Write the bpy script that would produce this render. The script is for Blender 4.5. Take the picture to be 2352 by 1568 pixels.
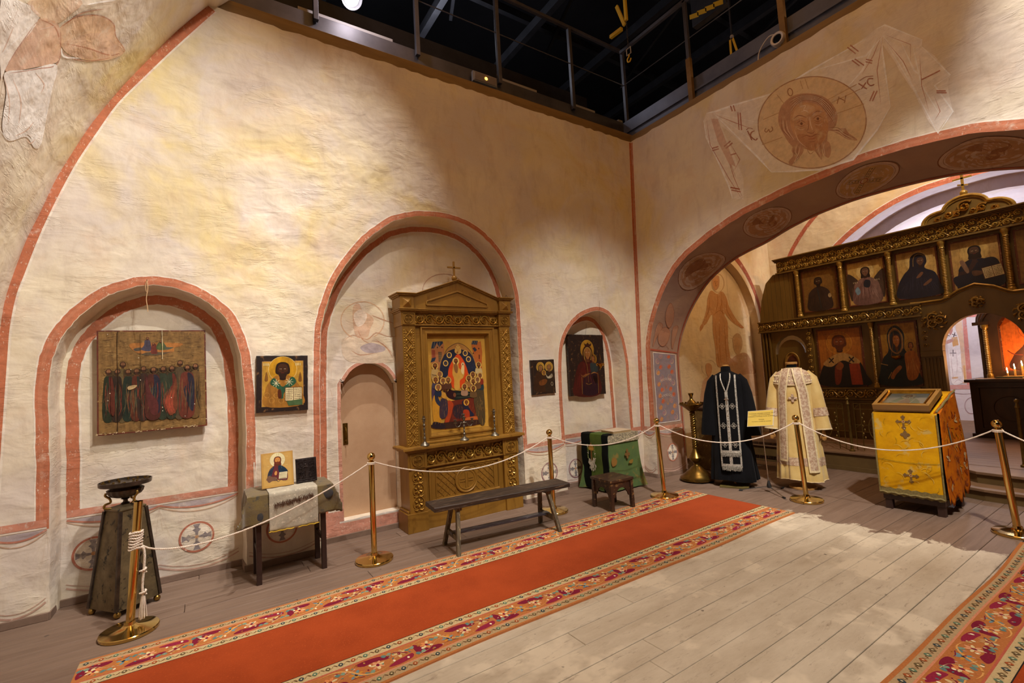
import bpy, math, random
import numpy as np
from mathutils import Vector, Matrix
from math import sin, cos, pi, radians
random.seed(7)
R = random.Random(11)
S = bpy.context.scene
for o in list(bpy.data.objects): bpy.data.objects.remove(o)

# ------------------------------------------------------------------ camera
CH = 1.62; F0 = 1074.0
yaw, pitch, roll = radians(56.70), radians(4.012), radians(-3.176)
_f = Vector((cos(yaw)*cos(pitch), sin(yaw)*cos(pitch), sin(pitch)))
_r0 = _f.cross(Vector((0, 0, 1))).normalized(); _u0 = _r0.cross(_f)
_r = cos(roll)*_r0 + sin(roll)*_u0; _u = -sin(roll)*_r0 + cos(roll)*_u0
CAM = Vector((0, 0, CH))
cd = bpy.data.cameras.new('camera'); co = bpy.data.objects.new('camera', cd); S.collection.objects.link(co)
m = Matrix((( _r.x, _u.x, -_f.x), (_r.y, _u.y, -_f.y), (_r.z, _u.z, -_f.z))).to_4x4(); m.translation = CAM
co.matrix_world = m
cd.sensor_width = 36; cd.lens = 36*F0/2352; cd.clip_start = .02; cd.clip_end = 100
S.camera = co
# ------------------------------------------------------------------ world, colour, light
W = bpy.data.worlds.new('world'); S.world = W; W.use_nodes = True
W.node_tree.nodes['Background'].inputs[0].default_value = (.62, .50, .38, 1)
W.node_tree.nodes['Background'].inputs[1].default_value = .05
S.view_settings.view_transform = 'Standard'; S.view_settings.look = 'None'
S.view_settings.gamma = 1; S.view_settings.use_curve_mapping = False
S.view_settings.exposure = 0.3
def spot(name, loc, aim, power, angle, blend, col, size=.08):
    l = bpy.data.lights.new(name, 'SPOT'); l.energy = power; l.spot_size = radians(angle); l.spot_blend = blend
    l.color = col; l.shadow_soft_size = size
    o = bpy.data.objects.new(name, l); S.collection.objects.link(o); o.location = loc
    o.rotation_euler = (Vector(aim)-Vector(loc)).to_track_quat('-Z', 'Y').to_euler(); return o
def plight(name, loc, power, col, size=.1):
    l = bpy.data.lights.new(name, 'POINT'); l.energy = power; l.color = col; l.shadow_soft_size = size
    o = bpy.data.objects.new(name, l); S.collection.objects.link(o); o.location = loc; return o
WARM = (1, .95, .90); WARM2 = (1, .80, .60); COOL = (.86, .88, 1)
LIGHTS = [
 ('wall_wash_light', (1.3, 3.3, 8.3), (1.3, 4.95, -.4), 900, 36, .8, WARM, .05),
 ('wall_wash_light_left', (1.5, 1.9, 7.0), (-.65, 4.95, 1.9), 760, 60, 1, WARM, .05),
 ('stage_light_front', (1.9, -.4, 6.8), (1.1, 4.95, .3), 520, 44, .9, WARM, .07),
 ('stage_light_floor', (2.6, -1.2, 7.0), (3.4, 2.0, 0), 980, 56, .9, WARM, .08),
 ('stage_light_right', (3.7, .1, 7.0), (5.65, -.3, 4.2), 950, 50, .95, WARM, .08),
 ('stage_light_corner', (2.9, .0, 6.8), (4.7, 4.6, .9), 1000, 42, .9, WARM, .08),
 ('exhibits_key_light', (3.1, -.7, 6.6), (6.1, 2.5, .6), 1100, 34, .9, WARM, .08),  # key spot added to brighten the lectern and vestments
 ('stage_light_vault', (1.6, .8, 6.0), (-1.1, 3.4, 3.2), 480, 66, .95, WARM, .1),
 ('chancel_light', (7.3, .2, 6.6), (9.6, 2.4, 4.2), 620, 50, .35, WARM, .06),
 ('chancel_light_low', (6.9, 1.6, 5.6), (8.7, 1.9, 2.2), 620, 80, .9, WARM2, .1),
 ('chancel_light_side', (7.6, 1.2, 4.6), (7.6, 4.95, 2.4), 160, 70, .8, (1, .60, .28), .1),
 ('altar_light', (10.4, 3.2, 4.6), (11.9, 2.6, 1.6), 330, 90, .8, COOL, .2),
]
for a in LIGHTS: spot(*a)
def area(name, loc, size, power, col):
    l = bpy.data.lights.new(name, 'AREA'); l.shape = 'SQUARE'; l.size = size; l.energy = power; l.color = col
    o = bpy.data.objects.new(name, l); S.collection.objects.link(o); o.location = loc; return o
area('hall_fill_light', (1.8, .2, 9.0), 5, 150, (1, .46, .14))  # broad orange fill added in place of ambient light, no fixture
plight('apse_light', (10.9, 2.3, 2.9), 70, COOL, .15)
area('chancel_area_light', (7.6, 2.0, 6.0), 2, 60, (1, .60, .30))  # broad warm area light above the chancel

# ------------------------------------------------------------------ helpers
def ray(x, y): return _f*F0 + _r*(x-1176) - _u*(y-784)
def at(x, y, X=None, Y=None, Z=None):
    d = ray(x, y)
    t = (X-CAM.x)/d.x if X is not None else (Y-CAM.y)/d.y if Y is not None else (Z-CAM.z)/d.z
    return CAM + d*t
def srgb(h):
    if isinstance(h, str):
        h = h.lstrip('#'); c = [int(h[i:i+2], 16)/255 for i in (0, 2, 4)]
    else: c = list(h)
    return tuple(x/12.92 if x <= .04045 else ((x+.055)/1.055)**2.4 for x in c)
def link(o, parent=None):
    S.collection.objects.link(o)
    if parent is not None: o.parent = parent
    return o
def thing(name, label, cat, loc=(0, 0, 0), rz=0, group=None):
    o = bpy.data.objects.new(name, None); link(o); o.empty_display_size = .05
    o.location = loc; o.rotation_euler = (0, 0, rz)
    o['label'] = label; o['category'] = cat
    if group: o['group'] = group
    return o
def tag(o, label, cat, group=None):
    o['label'] = label; o['category'] = cat
    if group: o['group'] = group
    return o
def copy_tree(o, parent=None):
    c = o.copy(); S.collection.objects.link(c); c.parent = parent
    for ch in o.children: copy_tree(ch, c)
    return c

class MB:
    """collects shapes; build() links ONE mesh object"""
    def __init__(s): s.v = []; s.f = []; s.c = None; s.m = []; s.mi = 0
    def add(s, vs, fs, M=None):
        n = len(s.v)
        if M is not None: vs = [M @ Vector(v) for v in vs]
        s.v += [tuple(v) for v in vs]; s.f += [tuple(i+n for i in f) for f in fs]; s.m += [s.mi]*len(fs)
        return s
    def box(s, a, b, M=None):
        (x0, y0, z0), (x1, y1, z1) = a, b
        vs = [(x0,y0,z0),(x1,y0,z0),(x1,y1,z0),(x0,y1,z0),(x0,y0,z1),(x1,y0,z1),(x1,y1,z1),(x0,y1,z1)]
        return s.add(vs, [(0,3,2,1),(4,5,6,7),(0,1,5,4),(1,2,6,5),(2,3,7,6),(3,0,4,7)], M)
    def bar(s, p, q, w, h=None, up=(0, 0, 1)):
        h = h or w; p = Vector(p); q = Vector(q); d = (q-p); L = d.length; d.normalize()
        up = Vector(up)
        if abs(d.dot(up)) > .95: up = Vector((1, 0, 0)) if abs(d.x) < .9 else Vector((0, 1, 0))
        sx = d.cross(up).normalized(); uz = sx.cross(d)
        vs = []
        for c in (p, q):
            for a, b in ((-1,-1),(1,-1),(1,1),(-1,1)): vs.append(c+sx*a*w/2+uz*b*h/2)
        return s.add(vs, [(0,1,2,3),(7,6,5,4),(0,4,5,1),(1,5,6,2),(2,6,7,3),(3,7,4,0)])
    def tube(s, pts, r, n=8, cap=True, closed=False):
        pts = [Vector(p) for p in pts]; N = len(pts)
        rr = r if hasattr(r, '__len__') else [r]*N
        vs = []; prev = None
        for i, p in enumerate(pts):
            if closed: d = pts[(i+1) % N]-pts[i-1]
            else: d = pts[min(i+1, N-1)]-pts[max(i-1, 0)]
            if d.length < 1e-9: d = Vector((0, 0, 1))
            d.normalize()
            if prev is None:
                a = Vector((0, 0, 1)) if abs(d.z) < .9 else Vector((1, 0, 0)); x = d.cross(a).normalized()
            else:
                x = prev - d*prev.dot(d)
                x = x.normalized() if x.length > 1e-6 else d.orthogonal().normalized()
            prev = x; y = d.cross(x)
            for k in range(n):
                t = 2*pi*k/n; vs.append(p+(x*cos(t)+y*sin(t))*rr[i])
        fs = []
        for i in range(N if closed else N-1):
            j = (i+1) % N
            for k in range(n):
                k2 = (k+1) % n; fs.append((i*n+k, i*n+k2, j*n+k2, j*n+k))
        if cap and not closed: fs.append(tuple(range(n))[::-1]); fs.append(tuple((N-1)*n+k for k in range(n)))
        return s.add(vs, fs)
    def lathe(s, prof, n=24, c=(0, 0, 0), flute=None, M=None):
        vs = []; fs = []
        for i, (r, z) in enumerate(prof):
            for k in range(n):
                t = 2*pi*k/n; q = r*(1+(flute[1]*abs(sin(flute[0]*t/2)) if flute and flute[2] <= i <= flute[3] else 0))
                vs.append((c[0]+q*cos(t), c[1]+q*sin(t), c[2]+z))
        for i in range(len(prof)-1):
            for k in range(n):
                k2 = (k+1) % n; fs.append((i*n+k, i*n+k2, (i+1)*n+k2, (i+1)*n+k))
        if prof[0][0] > 1e-5: fs.append(tuple(range(n))[::-1])
        if prof[-1][0] > 1e-5: fs.append(tuple((len(prof)-1)*n+k for k in range(n)))
        return s.add(vs, fs, M)
    def ball(s, c, r, n=10, sc=(1, 1, 1)):
        vs = []; fs = []; h = max(4, n//2)
        for i in range(h+1):
            a = pi*i/h
            for k in range(n):
                t = 2*pi*k/n; vs.append((c[0]+r*sc[0]*sin(a)*cos(t), c[1]+r*sc[1]*sin(a)*sin(t), c[2]-r*sc[2]*cos(a)))
        for i in range(h):
            for k in range(n):
                k2 = (k+1) % n; fs.append((i*n+k, i*n+k2, (i+1)*n+k2, (i+1)*n+k))
        return s.add(vs, fs)
    def prism(s, poly, f0, f1):
        """poly: 2-D points; f0,f1 map a 2-D point to 3-D (front, back)"""
        n = len(poly); vs = [f0(*p) for p in poly]+[f1(*p) for p in poly]
        fs = [tuple(range(n)), tuple(range(2*n-1, n-1, -1))]+[(i, n+i, n+(i+1) % n, (i+1) % n) for i in range(n)]
        return s.add(vs, fs)
    def loft(s, rings, closed=False):
        n = len(rings[0]); vs = [p for r in rings for p in r]; fs = []
        for i in range(len(rings)-1):
            for k in range(n if closed else n-1):
                k2 = (k+1) % n; fs.append((i*n+k, i*n+k2, (i+1)*n+k2, (i+1)*n+k))
        return s.add(vs, fs)
    def build(s, name, mat, parent=None, smooth=None, bevel=0, kind=None, recalc=False):
        me = bpy.data.meshes.new(name); me.from_pydata(s.v, [], s.f)
        mats = mat if isinstance(mat, (list, tuple)) else [mat]
        for q in mats: me.materials.append(q)
        if len(mats) > 1: me.polygons.foreach_set('material_index', s.m)
        if smooth:
            me.shade_smooth(); me.set_sharp_from_angle(angle=radians(smooth))
        me.update()
        o = bpy.data.objects.new(name, me); link(o, parent)
        if bevel:
            b = o.modifiers.new('bevel', 'BEVEL'); b.width = bevel; b.segments = 2; b.limit_method = 'ANGLE'; b.angle_limit = radians(40)
        if kind: o['kind'] = kind
        return o

# ------------------------------------------------------------------ materials
MATS = {}
def nodes(name):
    mt = bpy.data.materials.new(name); mt.use_nodes = True; nt = mt.node_tree
    return mt, nt, nt.nodes['Principled BSDF']
def N(nt, t, **k):
    n = nt.nodes.new(t)
    for a, b in k.items():
        if a.startswith('i_'): n.inputs[a[2:].replace('_', ' ')].default_value = b
        else: setattr(n, a, b)
    return n
def noise(nt, vec, scale, detail=3, rough=.5, dist=0):
    n = N(nt, 'ShaderNodeTexNoise'); n.inputs['Scale'].default_value = scale; n.inputs['Detail'].default_value = detail
    n.inputs['Roughness'].default_value = rough; n.inputs['Distortion'].default_value = dist
    if vec is not None: nt.links.new(vec, n.inputs['Vector'])
    return n.outputs['Fac']
def ramp(nt, fac, a, b, ca=(0, 0, 0), cb=(1, 1, 1)):
    r = N(nt, 'ShaderNodeValToRGB'); r.color_ramp.elements[0].position = a; r.color_ramp.elements[1].position = b
    r.color_ramp.elements[0].color = (*ca, 1); r.color_ramp.elements[1].color = (*cb, 1)
    nt.links.new(fac, r.inputs[0]); return r.outputs[0]
def mix(nt, fac, a, b, mode='MIX'):
    n = N(nt, 'ShaderNodeMix', data_type='RGBA', blend_type=mode)
    for i, v in ((0, fac), (6, a), (7, b)):
        if hasattr(v, 'is_output') or hasattr(v, 'links'): nt.links.new(v, n.inputs[i])
        elif i == 0: n.inputs[0].default_value = v
        else: n.inputs[i].default_value = (*v[:3], 1)
    return n.outputs[2]
def mapping(nt, src, sc=(1, 1, 1), rot=(0, 0, 0)):
    m_ = N(nt, 'ShaderNodeMapping'); m_.inputs['Scale'].default_value = sc; m_.inputs['Rotation'].default_value = rot
    nt.links.new(src, m_.inputs[0]); return m_.outputs[0]
def math_(nt, op, a, b=0.0, c=None):
    n = N(nt, 'ShaderNodeMath', operation=op)
    for i, v in enumerate((a, b) if c is None else (a, b, c)):
        if isinstance(v, (int, float)): n.inputs[i].default_value = v
        else: nt.links.new(v, n.inputs[i])
    return n.outputs[0]
def bump(nt, bs, h, dist, strength=1.0, prev=None):
    b = N(nt, 'ShaderNodeBump'); b.inputs['Distance'].default_value = dist; b.inputs['Strength'].default_value = strength
    nt.links.new(h, b.inputs['Height'])
    if prev is not None: nt.links.new(prev, b.inputs['Normal'])
    nt.links.new(b.outputs[0], bs.inputs['Normal']); return b.outputs[0]
def mat(name, c1, c2=None, rough=.6, metal=0, scale=8, stretch=(1, 1, 1), bmp=0, bscale=None, lo=.35, hi=.65, spec=.5, c3=None, s3=30, coat=0, sheen=0, rvar=0):
    if name in MATS: return MATS[name]
    mt, nt, bs = nodes(name); c1 = srgb(c1); c2 = srgb(c2) if c2 else c1
    tc = N(nt, 'ShaderNodeTexCoord').outputs['Object']; v = mapping(nt, tc, stretch)
    f = noise(nt, v, scale, 5, .6)
    col = mix(nt, ramp(nt, f, lo, hi), c1, c2)
    if c3: col = mix(nt, ramp(nt, noise(nt, v, s3, 4, .6), .58, .66), col, srgb(c3))
    nt.links.new(col, bs.inputs['Base Color'])
    bs.inputs['Roughness'].default_value = rough; bs.inputs['Metallic'].default_value = metal
    bs.inputs['Specular IOR Level'].default_value = spec
    if rvar: nt.links.new(math_(nt, 'MULTIPLY_ADD', f, rvar, rough-rvar/2), bs.inputs['Roughness'])
    if coat: bs.inputs['Coat Weight'].default_value = coat; bs.inputs['Coat Roughness'].default_value = .25
    if sheen: bs.inputs['Sheen Weight'].default_value = sheen
    if bmp: bump(nt, bs, noise(nt, v, bscale or scale*3, 4, .6), bmp)
    MATS[name] = mt; return mt
def plaster_bump(nt, bs, pos, k=1.0):
    big = noise(nt, pos, 2.2, 3, .5)
    p = bump(nt, bs, big, .05*k)
    st = mapping(nt, pos, (1, 1, 1.7), (0, .35, 0))
    p = bump(nt, bs, noise(nt, st, 3.6, 3, .5, .5), .016*k, 1, p)
    # trowel marks: ridged thin lines
    n2 = noise(nt, mapping(nt, pos, (1, 1, 4.5), (0, -.25, 0)), 4.2, 3, .5, 1.6)
    rdg = math_(nt, 'ADD', ramp(nt, n2, .53, .555), ramp(nt, noise(nt, mapping(nt, pos, (1, 1, 3), (0, .7, 0)), 7, 3, .5, .8), .60, .62))
    msk = ramp(nt, noise(nt, pos, 2.3, 3), .50, .60)
    p = bump(nt, bs, mix(nt, msk, (0, 0, 0), rdg), .0013*k, 1, p)
    return bump(nt, bs, noise(nt, pos, 55, 4, .6), .0012*k, 1, p)
PCOL = {}
def plaster_colour(nt, pos, base, alt, yel, pink, yamt):
    col = mix(nt, ramp(nt, noise(nt, pos, 1.3, 5, .6, .4), .38, .62), srgb(base), srgb(alt))
    ym = math_(nt, 'MULTIPLY', ramp(nt, noise(nt, pos, .9, 4, .6, .6), .5, .68), yamt)
    sx = N(nt, 'ShaderNodeSeparateXYZ'); nt.links.new(pos, sx.inputs[0])
    hz = N(nt, 'ShaderNodeMapRange'); hz.inputs[1].default_value = 1.8; hz.inputs[2].default_value = 3.0; nt.links.new(sx.outputs[2], hz.inputs[0])
    ym = math_(nt, 'MULTIPLY', ym, math_(nt, 'MULTIPLY_ADD', hz.outputs[0], .8, .2))
    col = mix(nt, ym, col, srgb(yel))
    col = mix(nt, math_(nt, 'MULTIPLY', ramp(nt, noise(nt, pos, 2.1, 5, .65, .3), .52, .72), .45), col, srgb(pink))
    st = noise(nt, mapping(nt, pos, (1, 1, .35)), 7, 5, .7, .5)
    return mix(nt, math_(nt, 'MULTIPLY', ramp(nt, st, .5, .75), .28), col, srgb('#a98f72'))
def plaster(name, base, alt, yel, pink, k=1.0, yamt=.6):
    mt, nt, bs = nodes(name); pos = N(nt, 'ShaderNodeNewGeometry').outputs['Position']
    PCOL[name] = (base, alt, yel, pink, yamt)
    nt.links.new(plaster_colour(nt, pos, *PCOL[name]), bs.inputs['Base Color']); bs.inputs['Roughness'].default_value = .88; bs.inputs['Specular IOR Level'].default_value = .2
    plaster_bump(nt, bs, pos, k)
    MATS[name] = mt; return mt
def paint_mat(name, rough=.8, wear=0.0, wscale=14, k=.6, var=.25, crack=0, grime=None, spec=.3, ground=None, chips=0):
    """paint on a surface; where it is thin or worn the ground colour of that surface shows"""
    mt, nt, bs = nodes(name); pos = N(nt, 'ShaderNodeNewGeometry').outputs['Position']
    at_ = N(nt, 'ShaderNodeAttribute', attribute_name='paint')
    col = mix(nt, math_(nt, 'MULTIPLY', ramp(nt, noise(nt, pos, wscale*1.7, 5, .65), .42, .75), var), at_.outputs['Color'], (.05, .03, .02), 'MULTIPLY')
    if grime: col = mix(nt, math_(nt, 'MULTIPLY', ramp(nt, noise(nt, mapping(nt, pos, (3, 3, .6)), 9, 5, .7), .45, .75), .5), col, srgb(grime))
    if ground:
        a = at_.outputs['Alpha']
        if wear:
            w1 = ramp(nt, noise(nt, pos, wscale, 6, .7), wear-.06, wear+.10)
            w2 = ramp(nt, noise(nt, mapping(nt, pos, (1, 1, .5)), wscale*5, 3, .6), .28, .38)
            a = math_(nt, 'MULTIPLY', a, math_(nt, 'MULTIPLY_ADD', math_(nt, 'MULTIPLY', w1, w2), .55, .45))
        col = mix(nt, a, plaster_colour(nt, pos, *PCOL[ground]), col)
        if chips:
            ch = ramp(nt, noise(nt, mapping(nt, pos, (1, 1, .6)), 60, 4, .7), .60, .66)
            ch = math_(nt, 'MULTIPLY', ch, ramp(nt, noise(nt, pos, 6, 3, .6), .45, .6)); col = mix(nt, math_(nt, 'MULTIPLY', ch, chips), col, srgb('#f0dfc8'))
    nt.links.new(col, bs.inputs['Base Color']); bs.inputs['Roughness'].default_value = rough; bs.inputs['Specular IOR Level'].default_value = spec
    if k: plaster_bump(nt, bs, pos, k)
    if crack: bump(nt, bs, noise(nt, mapping(nt, pos, (1, 1, 4)), 90, 3, .6), crack)
    MATS[name] = mt; return mt

def smoothc(pts, k=5, closed=True):
    """Catmull-Rom through pts"""
    n = len(pts); out = []
    rng = range(n) if closed else range(n-1)
    for i in rng:
        g = (lambda j: pts[j % n]) if closed else (lambda j: pts[max(0, min(n-1, j))])
        p0, p1, p2, p3 = g(i-1), g(i), g(i+1), g(i+2)
        for t in range(k):
            u = t/k
            out.append(tuple(.5*((2*b)+(-a+c)*u+(2*a-5*b+4*c-d)*u*u+(-a+3*b-3*c+d)*u**3) for a, b, c, d in zip(p0, p1, p2, p3)))
    if not closed: out.append(tuple(pts[-1]))
    return out
def homog(src, dst):
    A = []; b = []
    for (x, y), (u, v) in zip(src, dst):
        A.append([x, y, 1, 0, 0, 0, -u*x, -u*y]); b.append(u)
        A.append([0, 0, 0, x, y, 1, -v*x, -v*y]); b.append(v)
    h = np.linalg.solve(np.array(A, float), np.array(b, float))
    def f(x, y):
        w = h[6]*x+h[7]*y+1
        return (h[0]*x+h[1]*y+h[2])/w, (h[3]*x+h[4]*y+h[5])/w
    return f
class Paint:
    """flat painted shapes lying on a surface; fn(a,b,off) -> 3-D point off metres proud of it"""
    def __init__(s, fn, start=.0006, dz=.00002):
        s.fn = fn; s.v = []; s.f = []; s.c = []; s.off = start; s.dz = dz; s.q = []; s.bb = np.zeros((256, 4)); s.n = 0
    def over(s, pts, col, a):
        """thin paint over what already lies there; returns the resulting colour"""
        c = srgb(col); xs = [p[0] for p in pts]; ys = [p[1] for p in pts]
        if a < .999 and s.n:
            x, y = sum(xs)/len(xs), sum(ys)/len(ys); b = s.bb[:s.n]
            for i in np.nonzero((b[:, 0] <= x) & (b[:, 2] >= x) & (b[:, 1] <= y) & (b[:, 3] >= y))[0][::-1]:
                P, c0, a0 = s.q[i]; ins = False; k = len(P)-1
                for j in range(len(P)):
                    if (P[j][1] > y) != (P[k][1] > y) and x < (P[k][0]-P[j][0])*(y-P[j][1])/(P[k][1]-P[j][1])+P[j][0]: ins = not ins
                    k = j
                if ins:
                    A = a+a0*(1-a); c = tuple((a*p+a0*(1-a)*q)/A for p, q in zip(c, c0)); a = A; break
        if s.n == len(s.bb): s.bb = np.vstack([s.bb, np.zeros_like(s.bb)])
        s.bb[s.n] = (min(xs), min(ys), max(xs), max(ys)); s.n += 1; s.q.append((pts, c, a)); return (*c, a)
    def poly(s, pts, col, a=1.0):
        pts = [p for i, p in enumerate(pts) if abs(p[0]-pts[i-1][0])+abs(p[1]-pts[i-1][1]) > 1e-6]
        n = len(s.v); s.v += [tuple(s.fn(x, y, s.off)) for x, y in pts]; s.f.append(tuple(range(n, n+len(pts))))
        s.c.append(s.over(list(pts), col, a)); s.off += s.dz; return s
    def blob(s, pts, col, a=1.0, k=5): return s.poly(smoothc(pts, k), col, a)
    def ell(s, cx, cy, rx, ry=None, col='#000', a=1.0, rot=0, n=24):
        ry = ry or rx; c, d = cos(radians(rot)), sin(radians(rot))
        return s.poly([(cx+rx*cos(t)*c-ry*sin(t)*d, cy+rx*cos(t)*d+ry*sin(t)*c) for t in [2*pi*i/n for i in range(n)]], col, a)
    def strip(s, L, Rr, col, a=1.0):
        n = len(s.v); N_ = len(L); cs = []; m0 = s.n
        s.v += [tuple(s.fn(x, y, s.off)) for x, y in L]+[tuple(s.fn(x, y, s.off)) for x, y in Rr]
        hold = []
        for i in range(N_-1):
            s.f.append((n+i, n+i+1, n+N_+i+1, n+N_+i)); q = [L[i], L[i+1], Rr[i+1], Rr[i]]; s.c.append(s.over(q, col, a)); hold.append(s.q.pop()); s.n -= 1
            hold[-1] = (hold[-1], s.bb[s.n].copy())
        for h_, b_ in hold:
            if s.n == len(s.bb): s.bb = np.vstack([s.bb, np.zeros_like(s.bb)])
            s.bb[s.n] = b_; s.n += 1; s.q.append(h_)
        s.off += s.dz; return s
    def stroke(s, pts, w, col, a=1.0, closed=False, smooth=True, taper=False, wob=0, k=4):
        if smooth and len(pts) > 2: pts = smoothc(pts, k, closed)
        if closed: pts = list(pts)+[pts[0]]
        L = []; Q = []; n = len(pts)
        for i, p in enumerate(pts):
            if closed: q0 = pts[i-1 if i > 0 else n-2]; q1 = pts[i+1 if i < n-1 else 1]
            else: q0 = pts[max(0, i-1)]; q1 = pts[min(n-1, i+1)]
            dx, dy = q1[0]-q0[0], q1[1]-q0[1]; l = math.hypot(dx, dy) or 1
            ww = w/2*(1-.85*abs(2*i/(n-1)-1)**2 if taper else 1)*(1+wob*R.uniform(-1, 1))
            L.append((p[0]-dy/l*ww, p[1]+dx/l*ww)); Q.append((p[0]+dy/l*ww, p[1]-dx/l*ww))
        return s.strip(L, Q, col, a)
    def ring(s, cx, cy, rx, ry, w, col, a=1.0, rot=0, n=32):
        c, d = cos(radians(rot)), sin(radians(rot))
        g = lambda e: [(cx+(rx+e)*cos(t)*c-(ry+e)*sin(t)*d, cy+(rx+e)*cos(t)*d+(ry+e)*sin(t)*c) for t in [2*pi*i/n for i in range(n+1)]]
        return s.strip(g(w/2), g(-w/2), col, a)
    def build(s, name, mt, parent=None):
        me = bpy.data.meshes.new(name); me.from_pydata(s.v, [], s.f); me.materials.append(mt)
        at_ = me.color_attributes.new('paint', 'FLOAT_COLOR', 'CORNER')
        buf = np.empty((len(me.loops), 4), np.float32); k = 0
        for f, c in zip(s.f, s.c): buf[k:k+len(f)] = c; k += len(f)
        at_.data.foreach_set('color', buf.ravel()); me.update()
        o = bpy.data.objects.new(name, me); link(o, parent); return o
def plane_fn(O, U, V, conv=None):
    """conv maps picture coordinates to (u,v) in metres along unit U, V"""
    O = Vector(O); U = Vector(U).normalized(); V = Vector(V).normalized(); Nn = U.cross(V).normalized()
    def f(x, y, off):
        if conv: x, y = conv(x, y)
        return O+U*x+V*y+Nn*off
    return f
def cam_fn(P, Nn, zoom=None):
    """picture coordinates -> the surface through P with normal Nn (facing the room)"""
    P = Vector(P); Nn = Vector(Nn).normalized()
    def f(x, y, off):
        if zoom: x, y = zoom[0]+x/zoom[2], zoom[1]+y/zoom[2]
        d = ray(x, y); t = (P-CAM).dot(Nn)/d.dot(Nn); return CAM+d*t+Nn*off
    return f

# ================================================================== STRUCTURE
PL = plaster('plaster_wall', '#e8dcc2', '#d9cdc0', '#dfca86', '#dcbfa0', 1, .8)
PLD = plaster('plaster_reveal', '#dccbb4', '#cdbfb2', '#d8b984', '#d0ab8c', .7)
PLC = plaster('plaster_chancel', '#e4cfa6', '#d7c2a0', '#dcb46c', '#d8b08c', .8)
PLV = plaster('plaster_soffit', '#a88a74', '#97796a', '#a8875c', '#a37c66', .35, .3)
PLA = plaster('plaster_altar', '#dbcfd0', '#cfc3c8', '#dccfb8', '#d8bfb8', .4)
FR = paint_mat('fresco_paint', wear=.36, wscale=9, k=1, ground='plaster_wall')
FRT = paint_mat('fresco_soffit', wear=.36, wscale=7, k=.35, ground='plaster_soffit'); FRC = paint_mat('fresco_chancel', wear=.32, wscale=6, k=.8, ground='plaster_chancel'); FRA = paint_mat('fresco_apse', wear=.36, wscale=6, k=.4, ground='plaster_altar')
BANDM = paint_mat('band_paint', wear=.30, wscale=10, k=1, var=.3, ground='plaster_wall', chips=.75)
RED = '#c0704c'; REDL = '#cf9272'; WHL = '#f3e9da'
YW = 4.95
def sx(o, name=None): o['kind'] = 'structure'; return o

# profiles (x, z) on the long wall
P1 = [(-.99,0),(-.995,.86),(-1.0,1.35),(-1.008,1.75),(-.969,2.015),(-.87,2.22),(-.754,2.363),(-.606,2.477),(-.407,2.543),(-.197,2.522),(-.007,2.429),(.158,2.255),(.25,1.995),(.288,1.674),(.299,1.2),(.293,.77),(.29,0)]
P2 = [(.93,0),(.932,1.124),(.952,1.9),(.981,2.247),(1.096,2.609),(1.256,2.895),(1.493,3.179),(1.767,3.394),(2.08,3.493),(2.44,3.512),(2.76,3.435),(3.029,3.245),(3.209,3.009),(3.321,2.676),(3.338,2.17),(3.33,1.39),(3.333,.736),(3.34,0)]
P3 = [(4.01,0),(4.013,.88),(4.02,1.52),(4.068,1.933),(4.188,2.173),(4.402,2.359),(4.702,2.466),(4.958,2.422),(5.159,2.177),(5.258,1.783),(5.264,1.39),(5.271,.745),(5.27,0)]
def wob(pts, k=6, a=.004, seed=1):
    r = random.Random(seed); p = smoothc(pts, k, False)
    return [p[0]]+[(x+r.uniform(-a, a), z+r.uniform(-a, a)) for x, z in p[1:-1]]+[p[-1]]
P1, P2, P3 = wob(P1, seed=2), wob(P2, seed=3), wob(P3, 5, .003, seed=4)
def normals(p):
    out = []
    for i in range(len(p)):
        a = p[max(0, i-1)]; b = p[min(len(p)-1, i+1)]; dx, dz = b[0]-a[0], b[1]-a[1]; l = math.hypot(dx, dz) or 1
        out.append((-dz/l, dx/l))
    return out
def offs(p, d): return [(x+nx*d, z+nz*d if 0 < i < len(p)-1 else z) for i, ((x, z), (nx, nz)) in enumerate(zip(p, normals(p)))]
crease_px = [(478,13),(408,70),(335,143),(275,206),(212,282),(172,342),(129,411),(96,481),(76,520),(57,560),(29,635),(11,692),(0,761)]
crease = [(v.x, v.z) for v in (at(x, y, Y=YW) for x, y in crease_px)]
crease = [(.11, 5.25)]+crease+[(-1.31, 1.6), (-1.335, 1.0), (-1.34, 0)]
crease = [crease[0]]+smoothc(crease[1:], 3, False)
ZT = 5.24
# long wall: one face with the three niches cut out of it
poly = list(reversed(crease))                    # bottom-left .. up to top-left
r = random.Random(5)
n = 70
poly += [(.11+(5.76-.11)*i/n, ZT+r.uniform(-.012, .010)) for i in range(1, n)]
poly += [(5.76, ZT), (5.5, 0)]
poly += list(reversed(P3))+list(reversed(P2))+list(reversed(P1))
b = MB(); b.add([(x, YW, z) for x, z in poly], [tuple(range(len(poly)))])
wl = sx(b.build('wall_left', PL))
def niche(name, P, yb, inset, mat_=PLD, floorz=0):
    b = MB(); rings = []
    for d, y in ((.012, YW-.001), (.004, YW+.004), (0, YW+.014), (-inset*.5, (YW+yb)/2), (-inset, yb)):
        rings.append([(x, y, z) for x, z in offs(P, d)])
    b.loft(rings); bk = offs(P, -inset)
    return b, bk
b, B1 = niche('a', P1, 5.17, .02); b.add([(x, 5.17, z) for x, z in B1], [tuple(range(len(B1)))])
sx(b.build('wall_niche_left', PL, smooth=50))
b, B3 = niche('c', P3, 5.2, .02); b.add([(x, 5.2, z) for x, z in B3], [tuple(range(len(B3)))])
sx(b.build('wall_niche_right', PL, smooth=50))
YB2 = 5.2; YD = 5.36
b, B2 = niche('b', P2, YB2, .02)
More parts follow.
